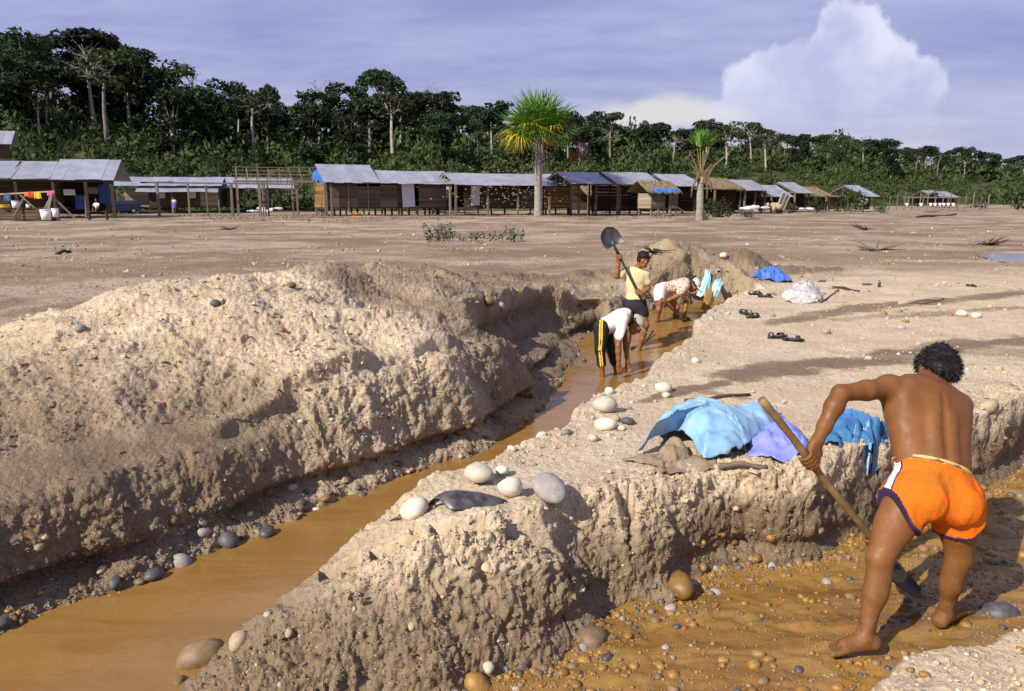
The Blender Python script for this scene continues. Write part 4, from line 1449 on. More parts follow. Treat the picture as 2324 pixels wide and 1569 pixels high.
open_shed('airy open shed with slanting tin roof, first on the right of the tall palm', 1293, 80, 30, 6.0, 4.4, 3.15, 4.3, 3, dark=False)
open_shed('dark walled shed with tin roof, second on the right of the tall palm', 1398, 82, 30, 5.4, 4.6, 3.1, 4.35, 3)
h = hut_root('thatched_shed', 'low thatched shelter seen beneath the airy shed right of the tall palm', 1330, 92, 25, 'shed')
thatch(h, 0, 5.5, 2.2, 3.3, -.4, 2.0, 3)
for u in (.3, 2.8, 5.2): post(h, u, .1, 2.3, .13)
plank_wall(h, (0, 3.8), (5.4, 3.8), .3, 2.1, M_PLANKD, 6)
h = hut_root('stilt_cabin', 'tiny plank cabin on stilts with thatched roof and a blue tarp on its eave', 1478, 77, 22, 'cabin')
plank_wall(h, (0, 0), (1.55, 0), .75, 2.15, M_PLANK, 7); plank_wall(h, (1.95, 0), (3.0, 0), .75, 2.2, M_PLANK, 7)
plank_wall(h, (0, 2.4), (0, 0), .75, 2.15, M_PLANKL, 7); plank_wall(h, (3.0, 0), (3.0, 2.4), .75, 2.2, M_PLANKD, 7)
cell('interior_shade_sheet', h, (1.75, .6, 1.45), (.5, .05, 1.4), M_SHADE)  # painted shade in the cabin's doorway
cell('floor', h, (1.5, 1.2, .7), (3.1, 2.5, .08), M_PLANKD)
for u in (.1, 1.5, 2.9):
    for v_ in (.1, 2.3): bar('stilt', h, (u, v_, -.3), (u, v_, .68), .13, M_POST)
thatch(h, -.8, 3.0, 1.4, 3.35, -.5, 2.35, 8, 500)
mb = MB()
for i in range(11):
    u = -.1 + 2.9 * i / 10
    mb.v += [(u, -.25 - .05 * math.sin(i), 2.62 + .05 * math.sin(i * 2.3)), (u, -.6, 2.35 + .09 * math.sin(i * 1.7)), (u, -.62, 2.15 + .12 * math.sin(i * 1.9 + 1))]
for i in range(10):
    for j in range(2): mb.f.append((3 * i + j, 3 * i + j + 1, 3 * i + 4 + j, 3 * i + 3 + j))
mb.build('eave_tarp', M_TARPC, h, True)
open_shed('dark shed with tin roof just left of the small palm', 1518, 84, 30, 3.8, 4.6, 3.0, 4.2, 2)
open_shed('thatched dark shelter just right of the small palm', 1618, 88, 30, 3.8, 4.8, 2.75, 3.9, 2, roof='thatch', seed=5)
open_shed('second thatched roof right behind the small palm', 1585, 98, 30, 4.6, 4.8, 2.9, 4.1, 2, roof='thatch', seed=6)
open_shed('dark shed with tin roof above a heap of white rubbish', 1686, 90, 32, 3.3, 4.4, 2.6, 3.75, 3)
open_shed('lower shed with speckled tin roof behind the leaning boards', 1748, 94, 32, 3.0, 4.0, 1.95, 3.2, 2)
open_shed('dark open shed between the speckled roof and the large round bush', 1800, 97, 32, 2.5, 4.6, 2.35, 3.6, 2)
open_shed('rusty thatched roof half hidden by the large round bush', 1848, 100, 32, 2.6, 4.6, 2.0, 3.1, 2, roof='thatch', seed=7)
open_shed('lone tin roofed shed standing right of the large round bush', 1955, 100, 32, 2.4, 5.0, 1.95, 3.3, 2)
open_shed('far tin roofed shelter by the distant washing line, left one of two', 2120, 150, 32, 3.2, 5.0, 1.8, 3.1, 2)
open_shed('far tin roofed shelter by the distant washing line, right one of two', 2150, 146, 32, 3.0, 4.5, 1.8, 2.9, 2)
h = hut_root('slope_hut', 'corner of a tin roofed hut up on the slope at the left edge', -70, 84, 20, 'hut', 4.6)
tin_roof(h, 0, 4.4, 2.0, 4.1, -.5, 2.6, .95)
plank_wall(h, (.3, .3), (4.1, .3), -.3, 2.7, M_PLANKD, 10)
for u in (.3, 2.2, 4.1): bar('stilt', h, (u, .3, -4.6), (u, .3, -.3), .18, M_PLANKD)
# leaning boards by the speckled shed
h = thing('leaning_boards', 'boards leaning in a wedge against the shed with the speckled roof', 'boards', V(onz(1777, 486, 0.0)))
for i in range(7):
    bar('board', h, (-1.0 + i * .12, -.3, 0), (-.1 + .14 * i, .3, 2.3 - .05 * i), .14, M_PLANKL if i % 3 == 0 else M_PLANK, .04)

# ------------------------------------------------------------------ implicit bodies
class Field:
    """signed distance grid with smooth unions, polygonised by surface nets"""
    def __init__(s, lo, hi, cell):
        s.lo = np.array(lo, np.float32); s.c = cell
        s.n = np.ceil((np.array(hi) - s.lo) / cell).astype(int) + 1
        s.d = np.full(s.n, .5, np.float32)

    def _box(s, lo, hi):
        a = np.maximum(np.floor((np.array(lo) - s.lo) / s.c).astype(int), 0)
        b = np.minimum(np.ceil((np.array(hi) - s.lo) / s.c).astype(int) + 1, s.n)
        if (b <= a).any(): return None
        ax = [s.lo[i] + s.c * np.arange(a[i], b[i], dtype=np.float32) for i in range(3)]
        return tuple(slice(a[i], b[i]) for i in range(3)), ax[0][:, None, None], ax[1][None, :, None], ax[2][None, None, :]

    def _put(s, sl, q, k, op):
        D = s.d[sl]
        if op == 'add':
            h_ = np.clip(.5 + .5 * (D - q) / k, 0, 1)
            s.d[sl] = D + (q - D) * h_ - k * h_ * (1 - h_)
        elif op == 'cut':
            h_ = np.clip(.5 - .5 * (D + q) / k, 0, 1)
            s.d[sl] = D + (-q - D) * h_ + k * h_ * (1 - h_)

    def cone(s, a, b, ra, rb=None, k=.03, op='add', m=.05):
        rb = ra if rb is None else rb
        a, b = np.array(a, np.float32), np.array(b, np.float32)
        mr = max(ra, rb) + m + k
        r_ = s._box(np.minimum(a, b) - mr, np.maximum(a, b) + mr)
        if r_ is None: return s
        sl, X_, Y_, Z_ = r_
        ba = b - a; L2 = float(ba @ ba) + 1e-12
        t = np.clip(((X_ - a[0]) * ba[0] + (Y_ - a[1]) * ba[1] + (Z_ - a[2]) * ba[2]) / L2, 0, 1)
        q = np.sqrt((X_ - a[0] - t * ba[0]) ** 2 + (Y_ - a[1] - t * ba[1]) ** 2 + (Z_ - a[2] - t * ba[2]) ** 2) - (ra + (rb - ra) * t)
        s._put(sl, q, k, op)
        return s

    def ell(s, c, r, ax=None, k=.03, op='add', m=.05):
        """ellipsoid; ax = 3 unit axes as rows"""
        c, r = np.array(c, np.float32), np.array(r, np.float32)
        R_ = np.eye(3, dtype=np.float32) if ax is None else np.array(ax, np.float32)
        mr = float(r.max()) + m + k
        b_ = s._box(c - mr, c + mr)
        if b_ is None: return s
        sl, X_, Y_, Z_ = b_
        dx, dy, dz = X_ - c[0], Y_ - c[1], Z_ - c[2]
        k0 = 0; k1 = 0
        for i in range(3):
            p_ = R_[i, 0] * dx + R_[i, 1] * dy + R_[i, 2] * dz
            k0 = k0 + (p_ / r[i]) ** 2; k1 = k1 + (p_ / r[i] ** 2) ** 2
        k0 = np.sqrt(k0); k1 = np.sqrt(k1)
        s._put(sl, k0 * (k0 - 1) / (k1 + 1e-9), k, op)
        return s

    def chain(s, pts, rs, k=.01):
        for i in range(len(pts) - 1): s.cone(pts[i], pts[i + 1], rs[i], rs[i + 1], k)
        return s

    def plane(s, p, nrm, k=.004):
        """keep what lies behind the plane"""
        X_ = s.lo[0] + s.c * np.arange(s.n[0], dtype=np.float32)[:, None, None]
        Y_ = s.lo[1] + s.c * np.arange(s.n[1], dtype=np.float32)[None, :, None]
        Z_ = s.lo[2] + s.c * np.arange(s.n[2], dtype=np.float32)[None, None, :]
        nrm = np.array(nrm, float); nrm = nrm / np.linalg.norm(nrm)
        q = (X_ - p[0]) * nrm[0] + (Y_ - p[1]) * nrm[1] + (Z_ - p[2]) * nrm[2]
        s.d = np.maximum(s.d, q.astype(np.float32))
        return s

    def noise(s, amp, f, seed=0, z_stretch=1.0):
        I = np.where(np.abs(s.d) < amp * 2.5 + s.c * 2)
        P = [s.lo[i] + s.c * I[i] for i in range(3)]
        s.d[I] += amp * fbm(P[0], P[1], P[2] * z_stretch, f, 3, seed)
        return s

    def mesh(s, name):
        d = s.d
        ins = d < 0
        n = np.array(d.shape)
        cnt = np.zeros(n - 1, np.int8)
        for dx in (0, 1):
            for dy in (0, 1):
                for dz in (0, 1):
                    cnt += ins[dx:n[0] - 1 + dx, dy:n[1] - 1 + dy, dz:n[2] - 1 + dz]
        act = (cnt > 0) & (cnt < 8)
        I = np.argwhere(act)
        idx_ = np.full(act.shape, -1, np.int32)
        idx_[act] = np.arange(len(I))
        acc = np.zeros((len(I), 3), np.float32); w_ = np.zeros(len(I), np.float32)
        C8 = [(a, b, c) for a in (0, 1) for b in (0, 1) for c in (0, 1)]
        val = {c: d[I[:, 0] + c[0], I[:, 1] + c[1], I[:, 2] + c[2]] for c in C8}
        for c in C8:
            for ax in range(3):
                if c[ax] == 0:
                    e = list(c); e[ax] = 1; e = tuple(e)
                    va, vb = val[c], val[e]
                    m_ = (va < 0) != (vb < 0)
                    t = np.where(m_, va / (va - vb + 1e-12), 0)
                    p_ = np.array(c, np.float32)[None] + np.zeros((len(I), 3), np.float32)
                    p_[:, ax] += t
                    acc += p_ * m_[:, None]; w_ += m_
        v_ = s.lo + s.c * (I + acc / np.maximum(w_, 1)[:, None])
        faces = []
        for ax in range(3):
            sl0 = [slice(1, None)] * 3; sl1 = [slice(1, None)] * 3
            sl0[ax] = slice(0, -1); sl1[ax] = slice(1, None)
            o1, o2 = [a for a in range(3) if a != ax]
            A_ = ins[tuple(slice(0, -1) if a == ax else slice(1, -1) for a in range(3))]
            B_ = ins[tuple(slice(1, None) if a == ax else slice(1, -1) for a in range(3))]
            E = np.argwhere(A_ != B_)
            if not len(E): continue
            fl = A_[E[:, 0], E[:, 1], E[:, 2]]
            q = []
            for (s1, s2) in ((0, 0), (1, 0), (1, 1), (0, 1)):
                ix = E.copy()
                ix[:, o1] += s1; ix[:, o2] += s2
                q.append(idx_[ix[:, 0], ix[:, 1], ix[:, 2]])
            q = np.stack(q, 1)
            if ax == 1: fl = ~fl
            q[~fl] = q[~fl][:, ::-1]
            faces.append(q)
        f_ = np.concatenate(faces)
        f_ = f_[(f_ >= 0).all(1)]
        return v_, f_


def field_obj(F, name, m_, parent, origin, smooth_it=1):
    v_, f_ = F.mesh(name)
    if not len(f_): return None
    for _ in range(smooth_it):
        v_ = laplace(v_, f_, .5)
    o = link(name, mesh_np(name, v_ - np.array(origin, np.float32), f_), m_, parent)
    return o


def laplace(v_, f_, w_):
    a = np.concatenate([f_[:, [0, 1]], f_[:, [1, 2]], f_[:, [2, 3]], f_[:, [3, 0]]])
    s_ = np.zeros_like(v_); c_ = np.zeros(len(v_), np.float32)
    for i in range(3):
        s_[:, i] = np.bincount(a[:, 0], v_[a[:, 1], i], len(v_)) + np.bincount(a[:, 1], v_[a[:, 0], i], len(v_))
    c_ = np.bincount(a[:, 0], minlength=len(v_)) + np.bincount(a[:, 1], minlength=len(v_))
    return (v_ * (1 - w_) + w_ * s_ / np.maximum(c_, 1)[:, None]).astype(np.float32)


def nrm(v_):
    v_ = np.array(v_, float)
    return v_ / (np.linalg.norm(v_) + 1e-12)


def lerp(a, b, t):
    return np.array(a) * (1 - t) + np.array(b) * t


def skin_mat(name, a, b, rough, mud=0.0):
    def fn(kk):
        P = objc(kk)
        c = kk.mix(kk.ramp(kk.noise(P, 5, 6, .65), .3, .7), a, b)
        c = kk.mix(kk.math('MULTIPLY', kk.ramp(kk.noise(P, 60, 4, .7), .5, .75), .4), c, (a[0] * .62, a[1] * .60, a[2] * .6))
        rg = kk.ramp(kk.noise(P, 18, 5, .7), .3, .7, rough - .04, rough + .2)
        if mud:
            z_ = kk.n('ShaderNodeSeparateXYZ', {0: P}).outputs[2]
            mk = kk.math('MULTIPLY', kk.ramp(kk.noise(P, 24, 6, .75), .50, .62), kk.ramp(z_, .62, .05, .0, mud))
            sp = kk.math('MULTIPLY', kk.ramp(kk.noise(P, 85, 2, .5), .66, .72), .5)
            mk = kk.math('MAXIMUM', mk, kk.math('MULTIPLY', sp, kk.ramp(z_, 1.1, .4, .25, 1.0)))
            c = kk.mix(mk, c, (.17, .105, .05))
            rg = kk.math('ADD', rg, kk.math('MULTIPLY', mk, .3))
        return principled(kk, c, rg, .38, kk.math('ADD', kk.noise(P, 190, 3), kk.math('MULTIPLY', kk.noise(P, 30, 4), .6)), .16, .004, **{'Subsurface Weight': .08, 'Subsurface Radius': (.02, .008, .004), 'Subsurface Scale': .6})
    return mat(name, fn)


M_SKIN = skin_mat('sunbrowned_skin', (.135, .050, .011), (.192, .075, .018), .54, .85)
M_SKIN2 = skin_mat('brown_skin', (.195, .078, .024), (.25, .105, .036), .5, .4)
M_PALM = simple('palm_skin', (.42, .20, .11), (.48, .24, .13), 20, .5)
M_HAIR = simple('black_hair', (.005, .004, .004), (.011, .009, .008), 20, .55, .3)
M_WOODP = simple('worn_pole_wood', (.17, .10, .042), (.27, .17, .08), 9, .6, .35, .4, .005, 40)
M_STEEL = simple('dark_steel', (.055, .053, .055), (.12, .115, .115), 14, .38, .5, .15, .003, 60, Metallic=.75)
M_STEELD = simple('muddy_steel', (.014, .012, .010), (.040, .030, .020), 12, .6, .3, .2, .004, 50)
M_WOODD = simple('dark_handle_wood', (.035, .025, .018), (.075, .05, .033), 10, .5)


def cloth(name, a, b, sc=6, rough=.85, **kw):
    return simple(name, a, b, sc, rough, .2, .35, .006, 120, **kw)


def orange_fn(kk):
    P = objc(kk)
    c = kk.mix(kk.ramp(kk.noise(P, 4, 4), .3, .7), (.62, .115, .006), (.70, .145, .009))
    wet = kk.math('MULTIPLY', kk.ramp(kk.noise(kk.vmath('ADD', P, (.1, 0, .0)), 5.5, 6, .65), .46, .58), .85)
    c = kk.mix(wet, c, (.40, .135, .014))
    c = kk.mix(kk.math('MULTIPLY', kk.ramp(kk.noise(P, 40, 4, .7), .58, .68), .6), c, (.22, .10, .03))
    mp = kk.n('ShaderNodeMapping', {'Vector': P, 'Scale': (1, 1, .35)}).outputs[0]
    b_ = kk.math('ADD', kk.noise(mp, 26, 4, .6), kk.math('MULTIPLY', kk.noise(P, 260, 2), .25))
    return principled(kk, c, .92, .12, b_, .7, .012)


M_ORANGE = mat('orange_cotton', orange_fn)
M_TRIM = cloth('dark_purple_trim', (.035, .015, .055), (.055, .025, .08))
M_STRIPE = cloth('white_stripe', (.62, .60, .60), (.72, .70, .70))
M_BAND = cloth('tan_waistband', (.50, .34, .13), (.60, .42, .18))
M_TEE_W = cloth('white_tee', (.66, .60, .58), (.76, .71, .70))
M_TEE_Y = cloth('cream_tee', (.55, .45, .24), (.66, .56, .33))
M_BLACK = cloth('black_cotton', (.012, .012, .014), (.026, .025, .028))
M_YELLOW = cloth('yellow_stripe', (.70, .48, .03), (.80, .56, .05))
M_RED = cloth('red_edge', (.40, .03, .015), (.5, .05, .02))
M_CAP = cloth('grey_cap', (.30, .29, .23), (.40, .385, .31))
M_CAP2 = cloth('pale_cap', (.52, .49, .42), (.60, .57, .50))
M_GREY = cloth('grey_print', (.20, .19, .19), (.28, .26, .26))


def floral(kk):
    P = objc(kk)
    vo = kk.n('ShaderNodeTexVoronoi', {'Vector': P, 'Scale': 26.0})
    c = kk.mix(kk.ramp(vo.outputs['Distance'], .30, .42), (.16, .06, .035), (.62, .44, .36))
    return principled(kk, c, .85, .2, kk.noise(P, 90, 3), .2, .005)


M_FLORAL = mat('floral_shirt', floral)


def grip(F, p, ax, palm, wrist, r_pole, flip=1, s=1.0, k=.006):
    """a hand closed round a pole at p; palm = direction from the pole towards the palm; returns nothing, adds to F"""
    ax = nrm(ax); palm = np.array(palm, float); palm = nrm(palm - ax * (palm @ ax)); side = np.cross(ax, palm) * flip
    rr = r_pole + .009 * s
    kn = []
    for i in range(4):
        off = ax * (i - 1.5) * .0205 * s
        fr = (.0100, .0105, .0100, .0086)[i] * s
        ln = (200, 225, 215, 180)[i]
        pts = []
        for j in range(6):
            a = rad(25 + ln * j / 5)
            pts.append(p + off + (palm * math.cos(a) + side * math.sin(a)) * (rr + .002))
        kb = p + off + palm * (rr + .010 * s) + side * .006
        kn.append(kb)
        F.chain([kb] + pts[0:], [fr * 1.15, fr * 1.05, fr, fr * .98, fr * .92, fr * .88, fr * .8], k)
    # back of the hand
    wd = nrm(np.array(wrist) - (kn[1] + kn[2]) / 2)
    for i in range(4):
        F.cone(kn[i], np.array(wrist) + ax * (i - 1.5) * .011 * s, .0145 * s, .019 * s, .014)
    # thumb leaves the side of the palm and closes the other way
    t0 = lerp(kn[0], wrist, .55) - ax * .024 * s
    t1 = p - ax * .040 * s + palm * (rr + .006) - side * .020 * s
    t2 = p - ax * .030 * s - side * (rr + .004) + palm * .004
    t3 = p - ax * .016 * s - side * (rr * .6) - palm * (rr * .8)
    F.chain([t0, t1, t2, t3], [.016 * s, .0135 * s, .0115 * s, .0095 * s], .008)


def reach(F, wrist, d, up, s=1.0):
    """a hand reaching along d, fingers together and slightly curled; up = back of the hand"""
    d, up = nrm(d), nrm(up); side = np.cross(d, up)
    for i in range(4):
        b = np.array(wrist) + d * .085 * s + side * (i - 1.5) * .019 * s
        F.cone(np.array(wrist) + side * (i - 1.5) * .010 * s, b, .017 * s, .0125 * s, .012)
        L = (.068, .078, .072, .055)[i] * s
        p1 = b + d * L * .45 - up * .004; p2 = p1 + nrm(d * .85 - up * .5) * L * .32; p3 = p2 + nrm(d * .6 - up * .8) * L * .25
        F.chain([b, p1, p2, p3], [.0098 * s, .0090 * s, .0082 * s, .0072 * s], .005)
    t0 = np.array(wrist) + d * .03 * s - side * .022 * s
    F.chain([t0, t0 + d * .035 * s - side * .018 * s, t0 + d * .065 * s - side * .020 * s - up * .012], [.014 * s, .0115 * s, .009 * s], .008)


def leg(F, hip, kn, an, toe, s=1.0, fat=1.0, k=.03):
    hip, kn, an, toe = map(np.array, (hip, kn, an, toe))
    shin = nrm(an - kn); thigh = nrm(kn - hip)
    bk = nrm(an - toe); bk = nrm(bk - shin * (bk @ shin))            # backwards, square to the shin
    bk2 = nrm(bk - thigh * (bk @ thigh))
    F.cone(hip, lerp(hip, kn, .5), .088 * s * fat, .074 * s * fat, k)
    F.cone(lerp(hip, kn, .5), kn, .074 * s * fat, .053 * s, k)
    F.ell(lerp(hip, kn, .45) - bk2 * .018 * s, (.055 * s * fat, .17 * s, .06 * s * fat), np.array([np.cross(thigh, bk2), thigh, bk2]), k)
    F.ell(kn - bk * .018 * s, (.040 * s, .045 * s, .042 * s), None, .025)
    F.cone(kn, lerp(kn, an, .45), .050 * s, .045 * s, k)
    F.cone(lerp(kn, an, .45), an, .043 * s, .031 * s, k)
    F.ell(lerp(kn, an, .30) + bk * .024 * s, (.043 * s * fat, .115 * s, .036 * s * fat), np.array([np.cross(shin, bk), shin, bk]), .03)
    F.ell(an + np.cross(shin, bk) * .022 * s, (.013 * s,) * 3, None, .015)
    F.ell(an - np.cross(shin, bk) * .022 * s, (.013 * s,) * 3, None, .015)
    F.cone(lerp(kn, an, .75) + bk * .014, an + bk * .03 * s - np.array([0, 0, .015]), .015 * s, .014 * s, .02)
    # foot
    heel = an + bk * .035 * s; heel[2] = toe[2] + .026 * s
    F.ell(heel, (.034 * s, .034 * s, .030 * s), None, .02)
    fd = nrm(toe - heel); sd_ = np.cross(fd, (0, 0, 1)); sd_ = nrm(sd_)
    ball = lerp(heel, toe, .72)
    F.cone(an - bk * .005, ball + np.array([0, 0, .018 * s]), .032 * s, .022 * s, .03)
    F.cone(heel, ball + sd_ * .018 * s, .028 * s, .020 * s, .025); F.cone(heel, ball - sd_ * .022 * s, .028 * s, .021 * s, .025)
    for i in range(5):
        o_ = (i - 2) * .0165 * s
        b = ball + sd_ * o_
        e = ball + fd * ((.062, .066, .060, .050, .040)[i]) * s + sd_ * o_ * 1.15 - np.array([0, 0, .004])
        r_ = (.0135, .0105, .0100, .0095, .0090)[i] * s
        F.cone(b, e, r_ * 1.15, r_, .007)


def arm(F, sh, el, wr, s=1.0, k=.025):
    sh, el, wr = map(np.array, (sh, el, wr))
    ua, fa = nrm(el - sh), nrm(wr - el)
    F.ell(sh + ua * .03 * s, (.056 * s, .056 * s, .056 * s), None, .035)
    F.cone(sh, lerp(sh, el, .5), .050 * s, .044 * s, k)
    F.cone(lerp(sh, el, .5), el, .044 * s, .036 * s, k)
    F.cone(el, lerp(el, wr, .28), .037 * s, .040 * s, k)
    F.cone(lerp(el, wr, .28), lerp(el, wr, .7), .040 * s, .030 * s, k)
    F.cone(lerp(el, wr, .7), wr, .030 * s, .0245 * s, k)
    F.ell(wr, (.027 * s, .027 * s, .027 * s), None, .015)


def head(F, c, fwd, up, s=1.0, face=True):
    fwd = nrm(fwd); up = nrm(np.array(up) - fwd * (np.array(up) @ fwd)); rt = np.cross(fwd, up)
    A3 = np.array([rt, fwd, up])
    def P(r_, f_, u_): return np.array(c) + rt * r_ * s + fwd * f_ * s + up * u_ * s
    F.ell(P(0, -.008, .03), (.074 * s, .094 * s, .085 * s), A3, .02)
    F.ell(P(0, .022, -.03), (.060 * s, .068 * s, .080 * s), A3, .03)
    F.cone(P(-.022, .062, -.088), P(.022, .062, -.088), .022 * s, .022 * s, .03)
    if face:
        F.ell(P(0, .083, .022), (.055 * s, .016 * s, .012 * s), A3, .012)          # brow
        F.cone(P(0, .088, .010), P(0, .108, -.028), .009 * s, .013 * s, .010)       # nose
        for sg in (-1, 1):
            F.ell(P(sg * .030, .092, .000), (.017 * s, .012 * s, .010 * s), A3, .006, 'cut')
            F.ell(P(sg * .030, .080, .000), (.014 * s, .013 * s, .012 * s), A3, .004)
            F.ell(P(sg * .012, .100, -.032), (.009 * s, .009 * s, .007 * s), A3, .008)
            F.ell(P(sg * .045, .066, -.018), (.022 * s, .018 * s, .020 * s), A3, .02)
        F.ell(P(0, .090, -.056), (.024 * s, .010 * s, .006 * s), A3, .008)
        F.ell(P(0, .088, -.068), (.020 * s, .010 * s, .007 * s), A3, .008)
        F.ell(P(0, .099, -.062), (.020 * s, .006 * s, .0022 * s), A3, .002, 'cut')
    for sg in (-1, 1):
        F.ell(P(sg * .075, -.005, -.005), (.009 * s, .018 * s, .030 * s), A3, .008)
    return P, A3


# ------------------------------------------------------------------ the digger in the foreground
def hero():
    G = lambda px, py, Y: ony(px, py, Y)
    hipL, hipR = G(2064, 1120, 4.00), G(2172, 1130, 4.03)
    knL, knR = G(1998, 1268, 3.88), G(2176, 1268, 4.04)
    anL, anR = G(1963, 1448, 3.80), G(2143, 1392, 4.10)
    toeL = G(1888, 1476, 3.79); toeR = G(2195, 1402, 4.30)
    anL[2] = max(anL[2], -.60); toeL[2] = anL[2] - .055; toeR[2] = anR[2] - .06
    shL, shR = G(2022, 880, 4.28), G(2176, 920, 4.36)
    elL, wrL = G(1908, 893, 4.10), G(1856, 1000, 4.02)
    neck = G(2108, 872, 4.44)
    hd = G(2124, 846, 4.52)
    pel = (hipL + hipR) / 2
    chest = (shL + shR) / 2
    root = np.array([pel[0], pel[1], -.62])
    allp = np.array([hipL, hipR, knL, knR, anL, anR, toeL, toeR, shL, shR, elL, wrL, neck, hd])
    lo, hi = allp.min(0) - .27, allp.max(0) + .26
    hi[1] += .15
    F = Field(lo, hi, .0065)
    upv = nrm(chest - pel); rt = nrm(hipR - hipL); rt = nrm(rt - upv * (rt @ upv)); bk = np.cross(rt, upv)       # bk: towards the camera
    if bk[1] > 0: bk = -bk
    A3 = np.array([rt, upv, bk])
    rs = nrm(shR - shL)
    waist = pel + upv * .20 - bk * -.012
    # torso
    F.ell(pel + upv * .05, (.205, .14, .135), A3, .05)
    F.ell(waist, (.200, .15, .122), A3, .06)
    A3c = np.array([rs, nrm(np.cross(bk, rs)), bk]); A3c[2] = nrm(np.cross(A3c[0], A3c[1]))
    rib = lerp(waist, chest, .60)
    F.ell(rib, (.222, .22, .135), A3, .07)
    F.ell(lerp(waist, chest, .82) + bk * .012, (.215, .135, .118), A3c, .07)
    for sgn, sh in ((-1, shL), (1, shR)):
        F.cone(lerp(chest, sh, .25), sh, .085, .070, .05)
        F.ell(lerp(rib, sh, .62) + bk * .062, (.078, .095, .040), A3c, .035)                 # shoulder blade
        F.cone(lerp(waist, pel, .15) + rt * sgn * .12, lerp(rib, sh, .45) + rt * sgn * .07, .072, .080, .06)   # flank
        F.cone(pel + upv * .10 + rt * sgn * .046 + bk * .102, rib + rt * sgn * .046 + bk * .104, .032, .034, .035)   # muscles beside the spine
        F.ell(pel - upv * .045 + rt * sgn * .090 + bk * .066, (.108, .108, .100), A3, .04)    # buttock
        F.cone(neck, sh * .55 + neck * .45 + np.array([0, 0, .01]), .062, .055, .05)
    F.cone(pel + upv * .06 + bk * .146, lerp(waist, rib, .9) + bk * .156, .012, .012, .026, 'cut')     # spine furrow
    F.cone(lerp(waist, rib, .9) + bk * .157, lerp(rib, chest, .8) + bk * .150, .011, .008, .024, 'cut')
    F.cone(chest + upv * .0, neck, .080, .068, .05)
    F.cone(neck, hd, .066, .062, .03)
    hf, hu = nrm([-.10, .62, -.75]), nrm([.25, .72, .60])
    Ph, Ah = head(F, hd, hf, hu, 1.2)
    leg(F, hipL, knL, anL, toeL, 1.2, 1.06); leg(F, hipR, knR, anR, toeR, 1.2, 1.06)
    arm(F, shL, elL, wrL, 1.22)
    # shovel axis
    top, bot = G(1729, 908, 3.86), G(1985, 1232, 4.22)
    axd = nrm(bot - top)
    hp = lerp(top, bot, .385)
    palm = nrm(nrm(wrL - hp) + np.array([.5, .35, .5]))
    grip(F, hp, -axd, palm, wrL + nrm(hp - wrL) * .02, .021, -1, 1.22)
    # right arm reaches down in front, to the lower part of the pole
    hr = lerp(top, bot, .98)
    elR = (shR + hr) / 2 + np.array([.10, .16, -.02]); wrR = hr + nrm(elR - hr) * .085
    arm(F, shR, elR, wrR, 1.22)
    grip(F, hr, -axd, nrm(wrR - hr), wrR, .021, 1, 1.22)
    o = thing('person', 'shirtless man in orange shorts bending over a shovel in the muddy stream', 'person', V(root))
    b = field_obj(F, 'body', M_SKIN, o, root)
    # shorts
    S2 = Field(np.minimum(hipL, hipR) - .40, np.maximum(hipL, hipR) + .40, .0058)
    g = .013
    S2.ell(pel + upv * .05, (.205 + g, .15 + g, .135 + g), A3, .05)
    S2.ell(waist, (.200 + g, .15 + g, .122 + g), A3, .06)
    for sgn, hip, kn in ((-1, hipL, knL), (1, hipR, knR)):
        S2.ell(pel - upv * .045 + rt * sgn * .090 + bk * .066, (.108 + g, .108 + g, .100 + g), A3, .05)
        S2.cone(hip, lerp(hip, kn, .52), .112 + g, .112 + g, .035)
        S2.cone(hip + np.array([0, 0, -.02]), lerp(hip, kn, .46) + rt * sgn * .022 + bk * .012, .116 + g, .112 + g, .03)
    S2.noise(.010, 11, 301, .45)
    S2.noise(.006, 26, 302, .5)
    wp = pel + upv * .135
    wn_ = nrm(upv + .13 * rt)
    S2.plane(wp, wn_)
    # hem: a cut square to each thigh that climbs on the outer side
    X_ = S2.lo[0] + S2.c * np.arange(S2.n[0], dtype=np.float32)[:, None, None]
    Y_ = S2.lo[1] + S2.c * np.arange(S2.n[1], dtype=np.float32)[None, :, None]
    Z_ = S2.lo[2] + S2.c * np.arange(S2.n[2], dtype=np.float32)[None, None, :]

    def hem(x_, y_, z_):
        """signed: >0 below the hem; and the outward coordinate"""
        best_h = None
        uu = (x_ - pel[0]) * rt[0] + (y_ - pel[1]) * rt[1] + (z_ - pel[2]) * rt[2]
        hs = []
        for sgn, hip, kn in ((-1, hipL, knL), (1, hipR, knR)):
            td = nrm(kn - hip)
            al = (x_ - hip[0]) * td[0] + (y_ - hip[1]) * td[1] + (z_ - hip[2]) * td[2]
            ou = ((x_ - hip[0]) * rt[0] + (y_ - hip[1]) * rt[1] + (z_ - hip[2]) * rt[2]) * sgn
            hs.append(al - (.185 - .13 * np.clip((ou - .035) / .10, 0, 1.3) ** 1.6))
        return np.where(uu < 0, hs[0], hs[1]), uu
    hh, uu = hem(X_, Y_, Z_)
    S2.d = np.maximum(S2.d, hh.astype(np.float32))
    v_, f_ = S2.mesh('shorts')
    v_ = laplace(v_, f_, .5)
    fc = v_[f_].mean(1)
    hh, uu = hem(fc[:, 0], fc[:, 1], fc[:, 2])
    wv = (fc - wp) @ wn_
    side = (fc - pel) @ rt
    front = (fc - pel) @ bk
    trim = (hh > -.016)
    sd_l = (side < -.15) & (np.abs(front - .012) < .026)
    sd_e = (side < -.14) & (np.abs(front - .012) < .036) & ~sd_l
    sd_r = (side > .15) & (np.abs(front + .03) < .028)
    band = (wv > -.004)
    lab = np.zeros(len(fc), int)
    lab[sd_e] = 2; lab[sd_l] = 3; lab[sd_r] = 5; lab[trim] = 2; lab[band] = 4
    sh_o = None
